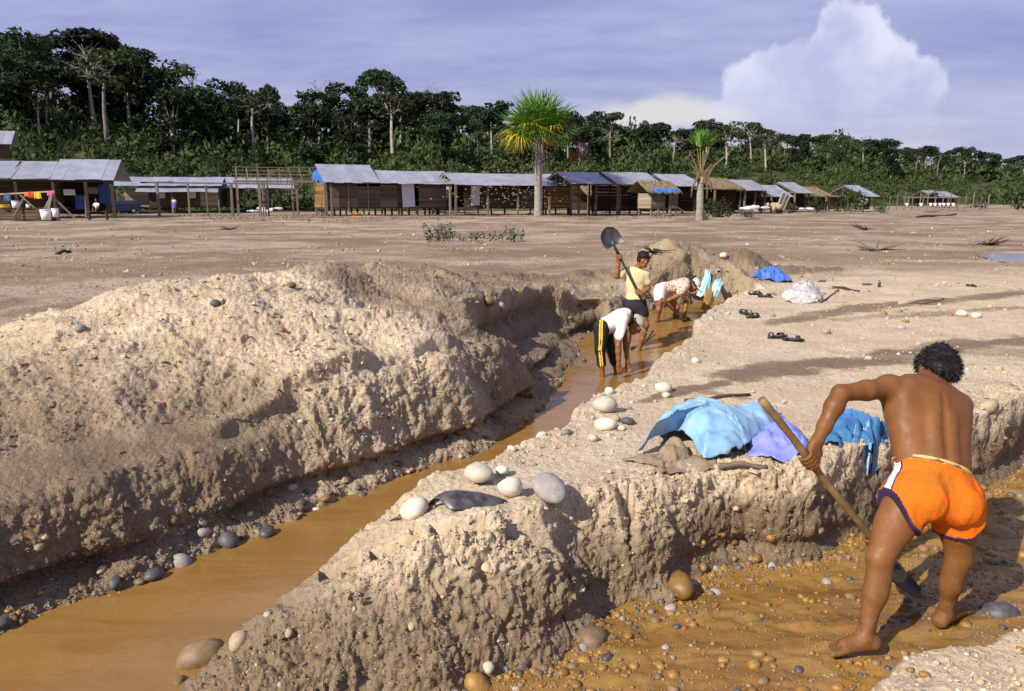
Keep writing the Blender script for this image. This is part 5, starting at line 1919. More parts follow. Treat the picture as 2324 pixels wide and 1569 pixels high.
    for li, nm_, mm_ in ((0, 'shorts', M_ORANGE), (2, 'trim', M_TRIM), (3, 'side_stripe', M_STRIPE), (5, 'side_stripe', M_STRIPE), (4, 'waistband', M_BAND)):
        ff = f_[lab == li]
        if not len(ff): continue
        us, inv = np.unique(ff, return_inverse=True)
        oo = link(nm_, mesh_np(nm_, v_[us] - root.astype(np.float32), inv.reshape(-1, 4)), mm_, o if li == 0 else sh_o)
        if li == 0: sh_o = oo; oo['label'] = 'orange running shorts with purple edging and white side stripe'
    # rolled inner band showing above the shorts
    mb = MB()
    ring = []
    for i in range(28):
        a = 2 * math.pi * i / 28
        ring.append(pel + upv * (.150) - .13 * rt * 0 + rt * math.cos(a) * .200 + bk * (math.sin(a) * .130 + .004) - upv * .13 * math.cos(a) * .200)
    mb.tube([tuple(p - root) for p in ring] + [tuple(ring[0] - root)], .013, 8, False, .8)
    mb.build('waistband', M_BAND, sh_o, True)
    # hair: a cap of volume and many short locks
    HF = Field(hd - .21, hd + .21, .0065)
    HF.ell(Ph(0, -.018, .048), (.105, .122, .104), Ah, .02)
    HF.ell(Ph(0, -.075, -.010), (.092, .062, .105), Ah, .03)
    HF.noise(.016, 16, 311)
    hv, hf_ = HF.mesh('hair')
    hm_ = link('hair', mesh_np('hair', hv - root.astype(np.float32), hf_), M_HAIR, o)
    r5 = np.random.default_rng(3)
    vs, fs = [], []
    pick = r5.integers(0, len(hv), 3600)
    for i, q in enumerate(pick):
        p_ = hv[q]; n_ = nrm(p_ - Ph(0, -.02, .02))
        d_ = nrm(n_ * .45 + r5.normal(size=3) * .38 + np.array([.1, .15, -.55]))
        L_ = r5.uniform(.015, .042); s_ = nrm(np.cross(d_, r5.normal(size=3))) * r5.uniform(.0012, .0028)
        mid_ = p_ + d_ * L_ * .55
        e = mid_ + nrm(d_ + np.array([0, 0, -.6])) * L_ * .5
        k0 = len(vs) * 5
        vs.append(np.array([p_ - s_, p_ + s_, mid_ + s_ * .8, mid_ - s_ * .8, e]))
        fs.append([(k0, k0 + 1, k0 + 2, k0 + 3)])
        fs.append([(k0 + 3, k0 + 2, k0 + 4, k0 + 4)])
    vv = np.concatenate(vs) - root
    lm = bpy.data.meshes.new('hair_locks')
    lm.from_pydata([tuple(map(float, q)) for q in vv], [], [tuple(dict.fromkeys(q[0])) for q in fs])
    link('hair_locks', lm, M_HAIR, hm_)
    # shovel
    sv = thing('shovel', 'long wooden pole shovel held by the man in orange shorts', 'shovel', V(top))
    end = G(2008, 1284, 4.32)
    mb = MB()
    n_ = 26
    pts = []; rr_ = []
    for i in range(n_):
        t = i / (n_ - 1)
        p_ = top + (bot - top) * t * 1.02 + np.array([.004 * math.sin(t * 9), .003 * math.sin(t * 13 + 1), 0])
        pts.append(p_ - top); rr_.append(.0205 + .0012 * math.sin(t * 21) + .0008 * math.sin(t * 47) + (.002 if i == 0 else 0))
    mb.tube(pts, rr_, 12)
    mb.build('handle', M_WOODP, sv, True)
    mb = MB()
    mb.tube([bot - top - axd * .06, bot - top + axd * .05, end - top], [.025, .024, .016], 10)
    mb.build('socket', M_STEELD, sv, True)
    # blade: dished, edge towards the camera, sunk in the mud
    tipb = G(2114, 1376, 4.34); bd = nrm(tipb - end); vd = nrm(tipb - EYE); bs = nrm(vd + .35 * np.cross(bd, vd)); bs = nrm(bs - bd * (bs @ bd)); bn = np.cross(bd, bs)
    mb = MB()
    U_, W_ = 9, 9
    for layer in (0, 1):
        for i in range(U_):
            t = i / (U_ - 1)
            wd = .115 * (1 - .0 * t) * (math.sqrt(max(1 - ((t - .35) / .66) ** 2, .0)) if t > .35 else 1) + .006
            for j in range(W_):
                s_ = (j / (W_ - 1) * 2 - 1)
                p_ = end + bd * (.31 * t - .02) + bs * s_ * wd + bn * (-.035 * (1 - s_ * s_) * (1 - .5 * t) + .03 * t * t) + bn * .004 * layer
                mb.v.append(tuple(p_ - top))
    for layer in (0, 1):
        b0 = layer * U_ * W_
        for i in range(U_ - 1):
            for j in range(W_ - 1):
                q = (b0 + i * W_ + j, b0 + i * W_ + j + 1, b0 + (i + 1) * W_ + j + 1, b0 + (i + 1) * W_ + j)
                mb.f.append(q if layer else q[::-1])
    mb.build('blade', M_STEELD, sv, True)
    return o


hero()


# ------------------------------------------------------------------ the three workers in the trench
def worker(name_label, J, cellsz, spec):
    """J: joints; spec: clothing and props"""
    s = spec.get('s', .95)
    J = {k_: np.array(v_, float) for k_, v_ in J.items()}
    for q in ('anL', 'anR', 'toeL', 'toeR'): J[q][2] -= .10
    pel = (J['hipL'] + J['hipR']) / 2
    chest = (J['shL'] + J['shR']) / 2
    root = np.array([pel[0], pel[1], min(J['anL'][2], J['anR'][2]) - .05])
    pts_ = np.array(list(J.values()))
    lo, hi = pts_.min(0) - .22, pts_.max(0) + .22
    upv = nrm(chest - pel); rt = nrm(J['hipR'] - J['hipL']); rt = nrm(rt - upv * (rt @ upv)); fw = np.cross(upv, rt)
    A3 = np.array([rt, upv, fw])
    waist = pel + upv * .19 * s
    rib = lerp(waist, chest, .55)

    def torso(F, g=0.0, low=True):
        if low: F.ell(pel + upv * .04, (.150 * s + g, .13 * s + g, .105 * s + g), A3, .05)
        F.ell(waist, (.130 * s + g, .14 * s + g, .092 * s + g), A3, .06)
        F.ell(rib, (.150 * s + g, .19 * s + g, .105 * s + g), A3, .06)
        F.ell(lerp(waist, chest, .85), (.155 * s + g, .12 * s + g, .095 * s + g), A3, .06)
        for sh in (J['shL'], J['shR']): F.cone(lerp(chest, sh, .2), sh, .066 * s + g, .055 * s + g, .05)
    F = Field(lo, hi, cellsz)
    torso(F)
    for sg in (-1, 1): F.ell(pel - upv * .05 * s + rt * sg * .07 * s - fw * .045 * s, (.08 * s, .09 * s, .08 * s), A3, .04)
    F.cone(chest, J['neck'], .06 * s, .05 * s, .05); F.cone(J['neck'], J['head'], .05 * s, .05 * s, .03)
    P, Ah = head(F, J['head'], spec['face'], spec['hup'], s * 1.08)
    leg(F, J['hipL'], J['knL'], J['anL'], J['toeL'], s, 1.0); leg(F, J['hipR'], J['knR'], J['anR'], J['toeR'], s, 1.0)
    arm(F, J['shL'], J['elL'], J['wrL'], s); arm(F, J['shR'], J['elR'], J['wrR'], s)
    for sd_ in 'LR':
        kind = spec['hand' + sd_]
        if kind[0] == 'grip':
            grip(F, kind[1], kind[2], nrm(J['wr' + sd_] - kind[1]), J['wr' + sd_], kind[3], kind[4], s * 1.1)
        else:
            reach(F, J['wr' + sd_], kind[1], kind[2], s)
    o = thing('person', name_label, 'person', V(root))
    field_obj(F, 'body', M_SKIN2, o, root)
    # shirt
    Sf = Field(lo, hi, cellsz)
    torso(Sf, .016)
    for sd_ in 'LR':
        Sf.cone(J['sh' + sd_], lerp(J['sh' + sd_], J['el' + sd_], spec['sleeve']), .064 * s, .062 * s + spec.get('loose', 0), .03)
    Sf.cone(chest, lerp(chest, J['neck'], .55), .068 * s, .060 * s, .04)
    if 'belly' in spec: Sf.ell(rib + np.array(spec['belly']), (.13 * s, .17 * s, .09 * s), A3, .06)
    Sf.noise(.010, 7, 331)
    Sf.plane(pel + upv * spec['hemline'], -upv)
    for sd_ in 'LR':                              # open sleeve ends
        ed = nrm(J['el' + sd_] - J['sh' + sd_])
    nk = nrm(J['neck'] - chest)
    Sf.plane(lerp(chest, J['neck'], .75), nk)
    shirt = field_obj(Sf, 'shirt', spec['shirt'], o, root)
    if spec.get('shirt_label'): shirt['label'] = spec['shirt_label']
    if spec.get('print'):
        # printed band across the chest, a thin patch lying on the cloth
        v_, f_ = Sf.mesh('p')
        fc = v_[f_].mean(1)
        a_ = (fc - rib) @ upv; b_ = (fc - rib) @ rt; c_ = (fc - rib) @ fw
        m_ = (c_ > .05) & (np.abs(b_) < .10) & ((np.abs(a_ - .06 - .05 * np.cos(b_ * 14)) < .018) | ((a_ < .02) & (a_ > -.10) & (np.abs(b_) < .05) & (vn(fc[:, 0] * 60, fc[:, 1] * 60, fc[:, 2] * 60) > .2)))
        ff = f_[m_]
        if len(ff):
            us, inv = np.unique(ff, return_inverse=True)
            link('chest_print', mesh_np('chest_print', (v_[us] + fw * .003 - root).astype(np.float32), inv.reshape(-1, 4)), M_GREY, shirt)
    # trousers or shorts
    Tf = Field(lo, hi, cellsz)
    g = spec.get('tg', .014)
    Tf.ell(pel + upv * .03, (.150 * s + g, .12 * s + g, .105 * s + g), A3, .05)
    for sg in (-1, 1): Tf.ell(pel - upv * .05 * s + rt * sg * .07 * s - fw * .045 * s, (.08 * s + g, .09 * s + g, .08 * s + g), A3, .04)
    for sd_ in 'LR':
        hip, kn, an = J['hip' + sd_], J['kn' + sd_], J['an' + sd_]
        L = spec['tlen']
        if L <= 1:
            Tf.cone(hip, lerp(hip, kn, L), .092 * s + g, (.092 - .03 * L) * s + g, .03)
        else:
            Tf.cone(hip, kn, .092 * s + g, .058 * s + g, .03)
            Tf.cone(kn, lerp(kn, an, L - 1), .058 * s + g, .052 * s + g, .03)
    Tf.noise(.008, 9, 341)
    Tf.plane(pel + upv * .16 * s, upv)
    v_, f_ = Tf.mesh('t')
    v_ = laplace(v_, f_, .5)
    fc = v_[f_].mean(1)
    lab = np.zeros(len(fc), int)
    if spec.get('tstripe'):
        mm_, wds, sgn_side = spec['tstripe']
        for sd_, sg in (('L', -1), ('R', 1)):
            hip, kn, an = J['hip' + sd_], J['kn' + sd_], J['an' + sd_]
            for a_, b_ in ((hip, kn), (kn, an)):
                td = nrm(b_ - a_); ln = np.linalg.norm(b_ - a_)
                out = nrm(rt * sg - td * (rt @ td) * sg); fr = np.cross(td, out)
                al = (fc - a_) @ td; ou = (fc - a_) @ out; fo = (fc - a_) @ fr
                ok = (al > -.12 * (a_ is hip)) & (al < ln) & (ou > .02) & (ou < .16)
                for c0, hw in wds: lab[ok & (np.abs(fo - c0) < hw)] = 1 + (sd_ == 'R')
    base = None
    for li in (0, 1, 2):
        ff = f_[lab == li]
        if not len(ff): continue
        us, inv = np.unique(ff, return_inverse=True)
        oo = link(spec['tname'] if li == 0 else 'side_stripe', mesh_np('t', v_[us] - root.astype(np.float32), inv.reshape(-1, 4)), spec['tmat'] if li == 0 else spec['tstripe'][0], o if li == 0 else base)
        if li == 0: base = oo
    # hair / cap
    Hf = Field(J['head'] - .17, J['head'] + .17, cellsz * .8)
    hs = s * 1.08
    def Q(r_, f_, u_): return J['head'] + Ah[0] * r_ * hs + Ah[1] * f_ * hs + Ah[2] * u_ * hs
    Hf.ell(Q(0, -.018, .048), (.090 * hs, .106 * hs, .086 * hs), Ah, .02); Hf.ell(Q(0, -.06, -.01), (.074 * hs, .05 * hs, .07 * hs), Ah, .03)
    if spec.get('fringe'):
        Hf.ell(Q(.01, .070, .060), (.072 * hs, .036 * hs, .036 * hs), Ah, .015)
        for sg in (-1, 1): Hf.ell(Q(sg * .074, .02, .01), (.014 * hs, .035 * hs, .05 * hs), Ah, .015)
    Hf.noise(.012, 26, 351)
    hair = field_obj(Hf, 'hair', M_HAIR, o, root)
    if spec.get('cap'):
        Cf = Field(J['head'] - .24, J['head'] + .24, cellsz * .8)
        Cf.ell(Q(0, -.010, .060), (.092 * hs, .108 * hs, .080 * hs), Ah, .02)
        Cf.plane(Q(0, 0, .035), -Ah[2])
        Cf.ell(Q(0, .120, .040), (.075 * hs, .080 * hs, .011 * hs), Ah, .01)
        cp = field_obj(Cf, 'cap', spec['cap'], o, root)
        mb = MB(); mb.tube([tuple(Q(0, -.01, .138) - root), tuple(Q(0, -.01, .147) - root)], [.012, .008], 8); mb.build('button', spec['cap'], cp, True)
    return o


def make_shovel(label, top, bot, blade_n, r_=.018, bw=.14, bl=.30, mats=(M_WOODD, M_STEEL), dull=False):
    """top: free end, bot: where the socket starts; the blade continues along the axis"""
    top, bot = np.array(top, float), np.array(bot, float)
    ax = nrm(bot - top)
    sv = thing('shovel', label, 'shovel', V(top))
    mb = MB(); mb.tube([(0, 0, 0)] + [tuple((bot - top) * t) for t in (.2, .4, .6, .8, 1)], [r_ * q for q in (1.05, 1, .97, 1, 1.02, 1.05)], 10)
    mb.build('handle', mats[0], sv, True)
    mb = MB(); mb.tube([tuple(bot - top - ax * .05), tuple(bot - top + ax * .10), tuple(bot - top + ax * .2)], [r_ * 1.3, r_ * 1.15, r_ * .6], 10)
    mb.build('socket', mats[1], sv, True)
    bn = nrm(np.array(blade_n) - ax * (np.array(blade_n) @ ax)); bs = np.cross(ax, bn)
    st = bot - top + ax * .10
    mb = MB(); U_, W_ = 11, 9
    for layer in (0, 1):
        for i in range(U_):
            t = i / (U_ - 1)
            wd = bw * (.80 + .2 * min(1, t * 5)) if t < .4 else bw * math.sqrt(max(1 - ((t - .4) / .605) ** 2, 0))
            for j in range(W_):
                q = j / (W_ - 1) * 2 - 1
                p_ = st + ax * bl * t + bs * q * wd + bn * (.045 * q * q * (1 - .4 * t) + .05 * (t - .4) ** 2) - bn * .004 * layer
                mb.v.append(tuple(p_))
    for layer in (0, 1):
        b0 = layer * U_ * W_
        for i in range(U_ - 1):
            for j in range(W_ - 1):
                q = (b0 + i * W_ + j, b0 + i * W_ + j + 1, b0 + (i + 1) * W_ + j + 1, b0 + (i + 1) * W_ + j)
                mb.f.append(q if layer else q[::-1])
    mb.build('blade', mats[1], sv, True)
    return sv


G = ony
# bent man in a white shirt
w1 = dict(hipL=G(1364, 744, 10.55), hipR=G(1372, 742, 10.78), knL=G(1362, 795, 10.50), knR=G(1386, 792, 10.82), anL=G(1369, 846, 10.52), anR=G(1402, 838, 10.84),
          toeL=G(1392, 856, 10.50), toeR=G(1425, 846, 10.84), shL=G(1415, 724, 10.48), shR=G(1412, 718, 10.84), elL=G(1403, 786, 10.44), wrL=G(1404, 828, 10.44),
          elR=G(1420, 780, 10.88), wrR=G(1424, 822, 10.82), neck=G(1426, 726, 10.66), head=G(1441, 738, 10.66))
w1['toeL'][2] = w1['anL'][2] - .055; w1['toeR'][2] = w1['anR'][2] - .055
worker('bent man in white shirt and black striped pants reaching down into the trench water', w1, .0095, dict(
    s=.98, face=(.62, -.25, -.70), hup=(.75, 0, .62), handL=('reach', (.15, 0, -1), (0, -1, 0)), handR=('reach', (.2, 0, -1), (0, 1, 0)), sleeve=.62, loose=.012,
    shirt=M_TEE_W, hemline=.02, tname='trousers', tmat=M_BLACK, tlen=1.45, tg=.012, tstripe=(M_YELLOW, [(-.014, .009), (.014, .009)], 1), cap=M_CAP, belly=(0, 0, -.03)))
# boy standing with a raised shovel
Yb = 12.2
st_, sb_ = G(1458, 685, 12.05), G(1404, 578, 12.12)
axb = nrm(sb_ - st_)
hl = lerp(st_, sb_, .955); hr = lerp(st_, sb_, .20)
w2 = dict(hipL=G(1430, 690, 12.25), hipR=G(1452, 690, 12.2), knL=G(1428, 745, 12.25), knR=G(1466, 738, 12.1), anL=G(1421, 797, 12.35), anR=G(1447, 794, 12.2),
          toeL=G(1414, 806, 12.1), toeR=G(1440, 803, 11.98), shL=G(1421, 617, 12.28), shR=G(1465, 622, 12.2), elL=G(1399, 628, 12.15), wrL=G(1404, 594, 12.15),
          elR=G(1472, 655, 12.2), wrR=G(1456, 668, 12.05), neck=G(1448, 606, 12.25), head=G(1460, 590, 12.18))
w2['toeL'][2] = w2['anL'][2] - .055; w2['toeR'][2] = w2['anR'][2] - .055
worker('standing boy in cream shirt and black shorts lifting a shovel blade above his head', w2, .0095, dict(
    s=.95, face=(.28, -.92, -.10), hup=(.15, .0, 1), handL=('grip', hl, axb, .018, 1), handR=('grip', hr, axb, .018, -1), sleeve=.55, loose=.014,
    shirt=M_TEE_Y, hemline=.07, print=True, tname='shorts', tmat=M_BLACK, tlen=.50, tg=.02, tstripe=(M_RED, [(0, .018)], 1), fringe=True))
make_shovel('shovel raised blade up by the standing boy in the cream shirt', st_, lerp(st_, sb_, 1.06), (.1, -1, .15), .018, .155, .30)
# man in the patterned shirt, bent, at the far end
w3 = dict(hipL=G(1498, 658, 14.1), hipR=G(1506, 656, 14.36), knL=G(1495, 703, 14.0), knR=G(1536, 698, 14.32), anL=G(1485, 742, 14.15), anR=G(1531, 741, 14.45),
          toeL=G(1492, 752, 13.9), toeR=G(1536, 750, 14.2), shL=G(1556, 648, 14.02), shR=G(1554, 642, 14.38), elL=G(1538, 672, 13.96), wrL=G(1512, 684, 13.96),
          elR=G(1557, 690, 14.36), wrR=G(1554, 712, 14.30), neck=G(1565, 644, 14.2), head=G(1573, 648, 14.18))
w3['toeL'][2] = w3['anL'][2] - .055; w3['toeR'][2] = w3['anR'][2] - .055
s3a, s3b = G(1500, 678, 13.92), G(1546, 722, 14.05)
worker('bent man in patterned shirt, white shorts and cap at the trench end', w3, .0105, dict(
    s=.98, face=(.55, -.35, -.75), hup=(.78, 0, .6), handL=('grip', lerp(s3a, s3b, .14), nrm(s3b - s3a), .018, 1), handR=('reach', (0, 0, -1), (0, 1, 0)), sleeve=.60, loose=.02,
    shirt=M_FLORAL, hemline=.05, tname='shorts', tmat=M_STRIPE, tlen=.42, tg=.02, cap=M_CAP2, belly=(0, 0, -.04)))
make_shovel('dark shovel held low by the bent man in the patterned shirt', s3a, s3b, (0, -.6, .8), .018, .12, .28, (M_WOODD, M_STEELD))
make_shovel('muddy shovel lying in the water behind the bent man in the white shirt', G(1482, 752, 13.2), G(1452, 793, 12.4), (.3, -.3, .9), .016, .11, .26, (M_WOODD, M_STEELD))

# the small figure of a woman between the posts
def woman():
    b = ony(397, 482, 90); b[2] = max(b[2], .05)
    o = thing('person', 'small distant woman in pale top and blue skirt by the brown plank hut', 'person', V(b))
    z = np.zeros(3)
    F = Field((-.4, -.3, -.05), (.4, .3, 1.75), .02)
    for sg in (-1, 1):
        F.cone((sg * .07, sg * .08, .05), (sg * .08, sg * .02, .48), .04, .055, .03); F.cone((sg * .08, sg * .02, .48), (sg * .09, 0, .88), .055, .08, .03); F.cone((sg * .07, sg * .08, .03), (sg * .07 - .14, sg * .08, .02), .035, .03, .02)
        F.cone((sg * .17, 0, 1.28), (sg * .21, .02, 1.03), .042, .036, .02); F.cone((sg * .21, .02, 1.03), (sg * .19, -.10, .82), .034, .026, .02); F.ell((sg * .19, -.11, .77), (.02, .03, .05), None, .02)
    F.ell((0, 0, .95), (.15, .11, .13)); F.ell((0, 0, 1.18), (.14, .09, .2)); F.cone((-.15, 0, 1.30), (.15, 0, 1.30), .05, .05, .04); F.cone((0, 0, 1.3), (0, -.01, 1.48), .05, .045)
    head(F, np.array([0, -.02, 1.53]), (-.8, -.3, -.2), (0, 0, 1), .95)
    field_obj(F, 'body', M_SKIN2, o, z)
    F = Field((-.4, -.3, .3), (.4, .3, 1.1), .02)
    F.ell((0, 0, .95), (.165, .125, .14)); F.cone((0, 0, .9), (0, 0, .5), .16, .2, .05); F.plane((0, 0, .46), (0, 0, -1)); F.plane((0, 0, 1.02), (0, 0, 1))
    field_obj(F, 'skirt', cloth('blue_skirt', (.05, .12, .45), (.07, .16, .55)), o, z)
    F = Field((-.4, -.3, .9), (.4, .3, 1.5), .02)
    F.ell((0, 0, 1.18), (.155, .105, .21)); F.cone((-.15, 0, 1.30), (.15, 0, 1.30), .06, .06, .04)
    for sg in (-1, 1): F.cone((sg * .17, 0, 1.29), (sg * .2, .01, 1.14), .055, .055)
    F.plane((0, 0, 1.0), (0, 0, -1)); F.plane((0, 0, 1.40), (0, 0, 1))
    field_obj(F, 'blouse', cloth('pale_pink_blouse', (.6, .42, .42), (.7, .5, .5)), o, z)
    F = Field((-.2, -.2, 1.35), (.2, .2, 1.8), .016)
    F.ell((.01, 0, 1.57), (.085, .1, .09)); F.ell((.06, .03, 1.5), (.05, .06, .1))
    field_obj(F, 'hair', M_HAIR, o, z)


woman()

# ------------------------------------------------------------------ stones
def stone_mesh(seed, sub=2, flat=.72, angular=0.0):
    bm = bmesh.new()
    bmesh.ops.create_icosphere(bm, subdivisions=sub, radius=1)
    co = np.array([v_.co[:] for v_ in bm.verts], np.float32)
    r_ = np.random.default_rng(seed)
    o_ = r_.uniform(-50, 50, 3)
    n_ = fbm(co[:, 0] + o_[0], co[:, 1] + o_[1], co[:, 2] + o_[2], .9, 3, seed)
    co2 = co * (1 + .36 * n_[:, None])
    if angular:
        for _ in range(7):
            d = nrm(r_.normal(size=3)); lim = r_.uniform(.62, .85)
            t = co2 @ d
            co2 -= np.where(t > lim, t - lim, 0)[:, None] * d[None] * angular
    co2 *= np.array([1, r_.uniform(.70, .88), flat * r_.uniform(.85, 1.1)])
    f_ = np.array([[v_.index for v_ in q.verts] for q in bm.faces])
    bm.free()
    return co2.astype(np.float32), f_


def stone_mat(name, a, b, rough=.8, spk=.3):
    def fn(kk):
        P = objc(kk)
        sc = kk.n('ShaderNodeVectorMath', {0: P, 1: pos(kk)}, operation='ADD').outputs[0]
        c = kk.mix(kk.ramp(kk.noise(sc, 3.0, 6, .65), .3, .7), a, b)
        c = kk.mix(kk.math('MULTIPLY', kk.ramp(kk.noise(sc, 26, 4, .7), .52, .68), spk), c, (a[0] * .5, a[1] * .48, a[2] * .45))
        hv = kk.math('ADD', .75, kk.math('MULTIPLY', orand(kk), .5))
        c = kk.n('ShaderNodeHueSaturation', {'Hue': .5, 'Saturation': 1.0, 'Value': hv, 'Fac': 1.0, 'Color': c}).outputs[0]
        return principled(kk, c, rough, .35, kk.noise(sc, 40, 5), .25, .006)
    return mat(name, fn)


SM = {'white': stone_mat('white_stone', (.50, .445, .35), (.61, .56, .46), .85, .4), 'tan': stone_mat('tan_stone', (.36, .27, .17), (.46, .36, .24)), 'grey': stone_mat('grey_stone', (.24, .22, .20), (.34, .31, .28)),
      'ochre': stone_mat('ochre_stone', (.21, .115, .028), (.30, .17, .05), .35), 'dark': stone_mat('dark_stone', (.055, .055, .058), (.11, .10, .10), .4), 'brown': stone_mat('brown_stone', (.15, .095, .05), (.22, .145, .08), .5)}
_sp = [stone_mesh(500 + i, 2, .66, .45 if i < 4 else .9) for i in range(8)]
_SC = {}


def stone_obj(name, p, n_, size, colour, label, group=None, var=None, sink=.25, rz=None, sq=(1, 1, 1), tilt=None):
    var = random.randrange(8) if var is None else var
    key = (var, colour)
    if key not in _SC:
        me = mesh_np('stone', *_sp[var]); me.materials.append(SM[colour]); _SC[key] = me
    o = link(name, _SC[key])
    tag(o, label, 'stone', group)
    q = Vector((0, 0, 1)).lerp(V(n_), .55).normalized()
    o.location = V(p) + q * size * .72 * (1 - 2 * sink) * sq[2]
    R_ = q.to_track_quat('Z', 'Y') @ Matrix.Rotation(rz if rz is not None else random.uniform(0, 6.28), 3, 'Z').to_quaternion()
    if tilt: R_ = Matrix.Rotation(tilt[0], 3, tilt[1]).to_quaternion() @ R_
    o.rotation_euler = R_.to_euler()
    o.scale = (size * sq[0], size * sq[1], size * sq[2])
    return o


def stone_px(px, py, wpx, colour, label, **kw):
    """px, py: foot of the stone; wpx: its width, both in photograph pixels"""
    p, n_ = ground_at(px, py)
    size = wpx / FPX * math.sqrt(((p - EYE) ** 2).sum()) / 2
    return stone_obj('stone', p, n_, size, colour, label, **kw)


UP = (0, 0, 1)
ax_y = (0, 1, 0)
stone_px(1082, 1092, 92, 'white', 'largest smooth white boulder at the edge of the trench above the loose shovel blade', var=0, rz=.3, sq=(1, .95, .85), sink=.12, tilt=(-.35, ax_y))
stone_px(1156, 1124, 64, 'white', 'middle sized rounded white stone between the largest white boulder and the mottled grey one', var=1, rz=1, sq=(1, 1, 1.15), sink=.1)
stone_px(1141, 1082, 38, 'white', 'small angular white stone perched behind the middle sized white stone', var=6, sq=(1, 1, 1), sink=-.1)
stone_px(1249, 1126, 102, 'grey', 'mottled grey and cream boulder, rightmost of the four beside the loose shovel blade', var=2, rz=2.2, sq=(1, .95, .72), sink=.12)
stone_px(942, 1168, 84, 'white', 'white stone lying behind the socket of the loose shovel blade', var=3, rz=.6, sq=(1, 1, .85), sink=.2, tilt=(-.4, ax_y))
p_ = onz(462, 1488, -.66)
stone_obj('stone', p_, UP, 118 / FPX * 4.3 / 2, 'brown', 'large smooth grey boulder half sunk in the trench water at lower left', None, 0, .5, .5, (1.0, .85, 1.15))
for px, py, wd, cl, lb in ((528, 1430, 60, 'brown', 'wet brown rock at the waterline behind the half sunk grey boulder'), (550, 1462, 52, 'tan', 'tan rock wedged in the bank beside the half sunk grey boulder'),
        (412, 1282, 46, 'grey', 'flat grey stone with pale rim at the left waterline of the trench'), (518, 1232, 50, 'dark', 'flat dark stone under the overhang of the left trench bank'), (348, 1313, 44, 'dark', 'dark flat slate stone at the waterline on the left'),
        (602, 1218, 44, 'dark', 'bluish dark stone tucked under the left bank beside the trench water'), (718, 1166, 28, 'white', 'small pale stone on the left shore of the trench under the undercut bank'), (722, 1190, 26, 'white', 'small pale stone in the trench water near the left shore'),
        (488, 695, 30, 'dark', 'slate blue stone lying on the lit face of the spoil heap'), (1132, 700, 30, 'grey', 'grey stone on the rim of the spoil heap above the shaded bank'), (1102, 690, 40, 'brown', 'round brown stone on the rim of the spoil heap'),
        (662, 652, 26, 'brown', 'brown clod near the top of the spoil heap'), (702, 655, 14, 'white', 'tiny white stone near the top of the spoil heap'), 
        (1376, 935, 66, 'white', 'big pale stone at the water side of the right bank left of the blue tarp'), (1378, 975, 56, 'white', 'round white stone nearest the left of the blue tarp, on the bank edge'), (1345, 1000, 30, 'white', 'small white stone below the round one on the bank edge'), (1410, 978, 24, 'white', 'small white chip right of the round white stone on the bank edge'),
        (1395, 955, 30, 'tan', 'tan stone squeezed between two pale stones on the bank edge'), (1425, 962, 34, 'dark', 'dark blue stone among the pale ones on the bank edge'), (1504, 888, 44, 'white', 'pale clod behind the blue tarp, larger of a touching pair'), (1511, 902, 22, 'white', 'small round stone stuck to the larger pale clod behind the blue tarp'),
        (1818, 1000, 32, 'white', 'white stone between the blue tarp and the forearm of the man in orange shorts'), (1545, 1340, 74, 'ochre', 'big ochre boulder at the foot of the front bank where it meets the stream'), (1345, 1462, 80, 'brown', 'large wet brown boulder at the foot of the front bank, at the water'),
        (1408, 1412, 52, 'brown', 'wet brown boulder under the recess of the front bank'), (1080, 1568, 70, 'ochre', 'olive ochre boulder at the bottom edge of the picture'), (1108, 1516, 30, 'white', 'small white stone at the stream edge near the bottom of the picture'), (1375, 1448, 24, 'white', 'white pebble behind the large wet brown boulder'),
        (2262, 1232, 76, 'ochre', 'wet yellow boulder in the stream right of the man in orange shorts'), (2262, 1412, 78, 'dark', 'black rough stone in the stream near the right edge'), (2180, 1400, 56, 'grey', 'wet grey stone just right of the right foot of the man in orange shorts'), (2215, 1432, 40, 'dark', 'small black stone beside the black rough stone'),
        (2248, 935, 52, 'tan', 'rust stained white stone on the bank right of the man in orange shorts'), (2215, 722, 22, 'white', 'pale stone on the far right sand, right one of two'), (2180, 718, 26, 'white', 'pale stone on the far right sand, left one of two'), (2043, 748, 22, 'grey', 'small grey stone on the far right sand'),
        (1875, 757, 22, 'tan', 'tan stone beside the wet run on the right sand'), (1640, 585, 26, 'white', 'white stone on the top of the heap at the trench end'), (1572, 660, 36, 'tan', 'round boulder in the back wall of the trench by the waterfall'),
        (1325, 860, 24, 'grey', 'pale wedge stone at the water beside the left trench bank'), (1960, 1520, 44, 'ochre', 'ochre stone below the left heel of the man in orange shorts'), (1875, 1425, 40, 'brown', 'brown stone under the water left of the left leg of the man'), (1990, 1255, 30, 'grey', 'grey stone at the foot of the bank behind the left knee of the man')):
    stone_px(px, py, wd, cl, lb, sink=.22)

# loose stones, scattered over the terrain: weights by place
vis = np.where((T_dep > 1) & (np.abs(T_px - FW / 2) < FW / 2 + 60) & (T_py > 400) & (T_py < FH + 80) & (m['r'] < 60))[0]
px_, py_ = T_px[vis], T_py[vis]
sdv, s2v, lv = m['sd'][vis], m['s2'][vis], T3[vis, 2]
rv = m['r'][vis]
area = np.ones(len(vis))          # rows are spread by apparent size, so plain counts are even in the picture
clump = .25 + 1.5 * sst(.0, .5, fbm(T3[vis, 0], T3[vis, 1], T3[vis, 2] * 0, .9, 3, 401))
w_shore = 5.0 * (np.abs(sdv - .06) < .17) * m['left'][vis] * (lv < -.42) + 1.2 * (np.abs(sdv) < .1) * (~m['left'][vis])
w_bed = 2.0 * ((s2v < .03)) + 3.2 * (np.abs(s2v + .06) < .13) * (m['df'][vis] <= m['db'][vis]) + 3.0 * (s2v < 0) * (T3[vis, 0] > 2.5)
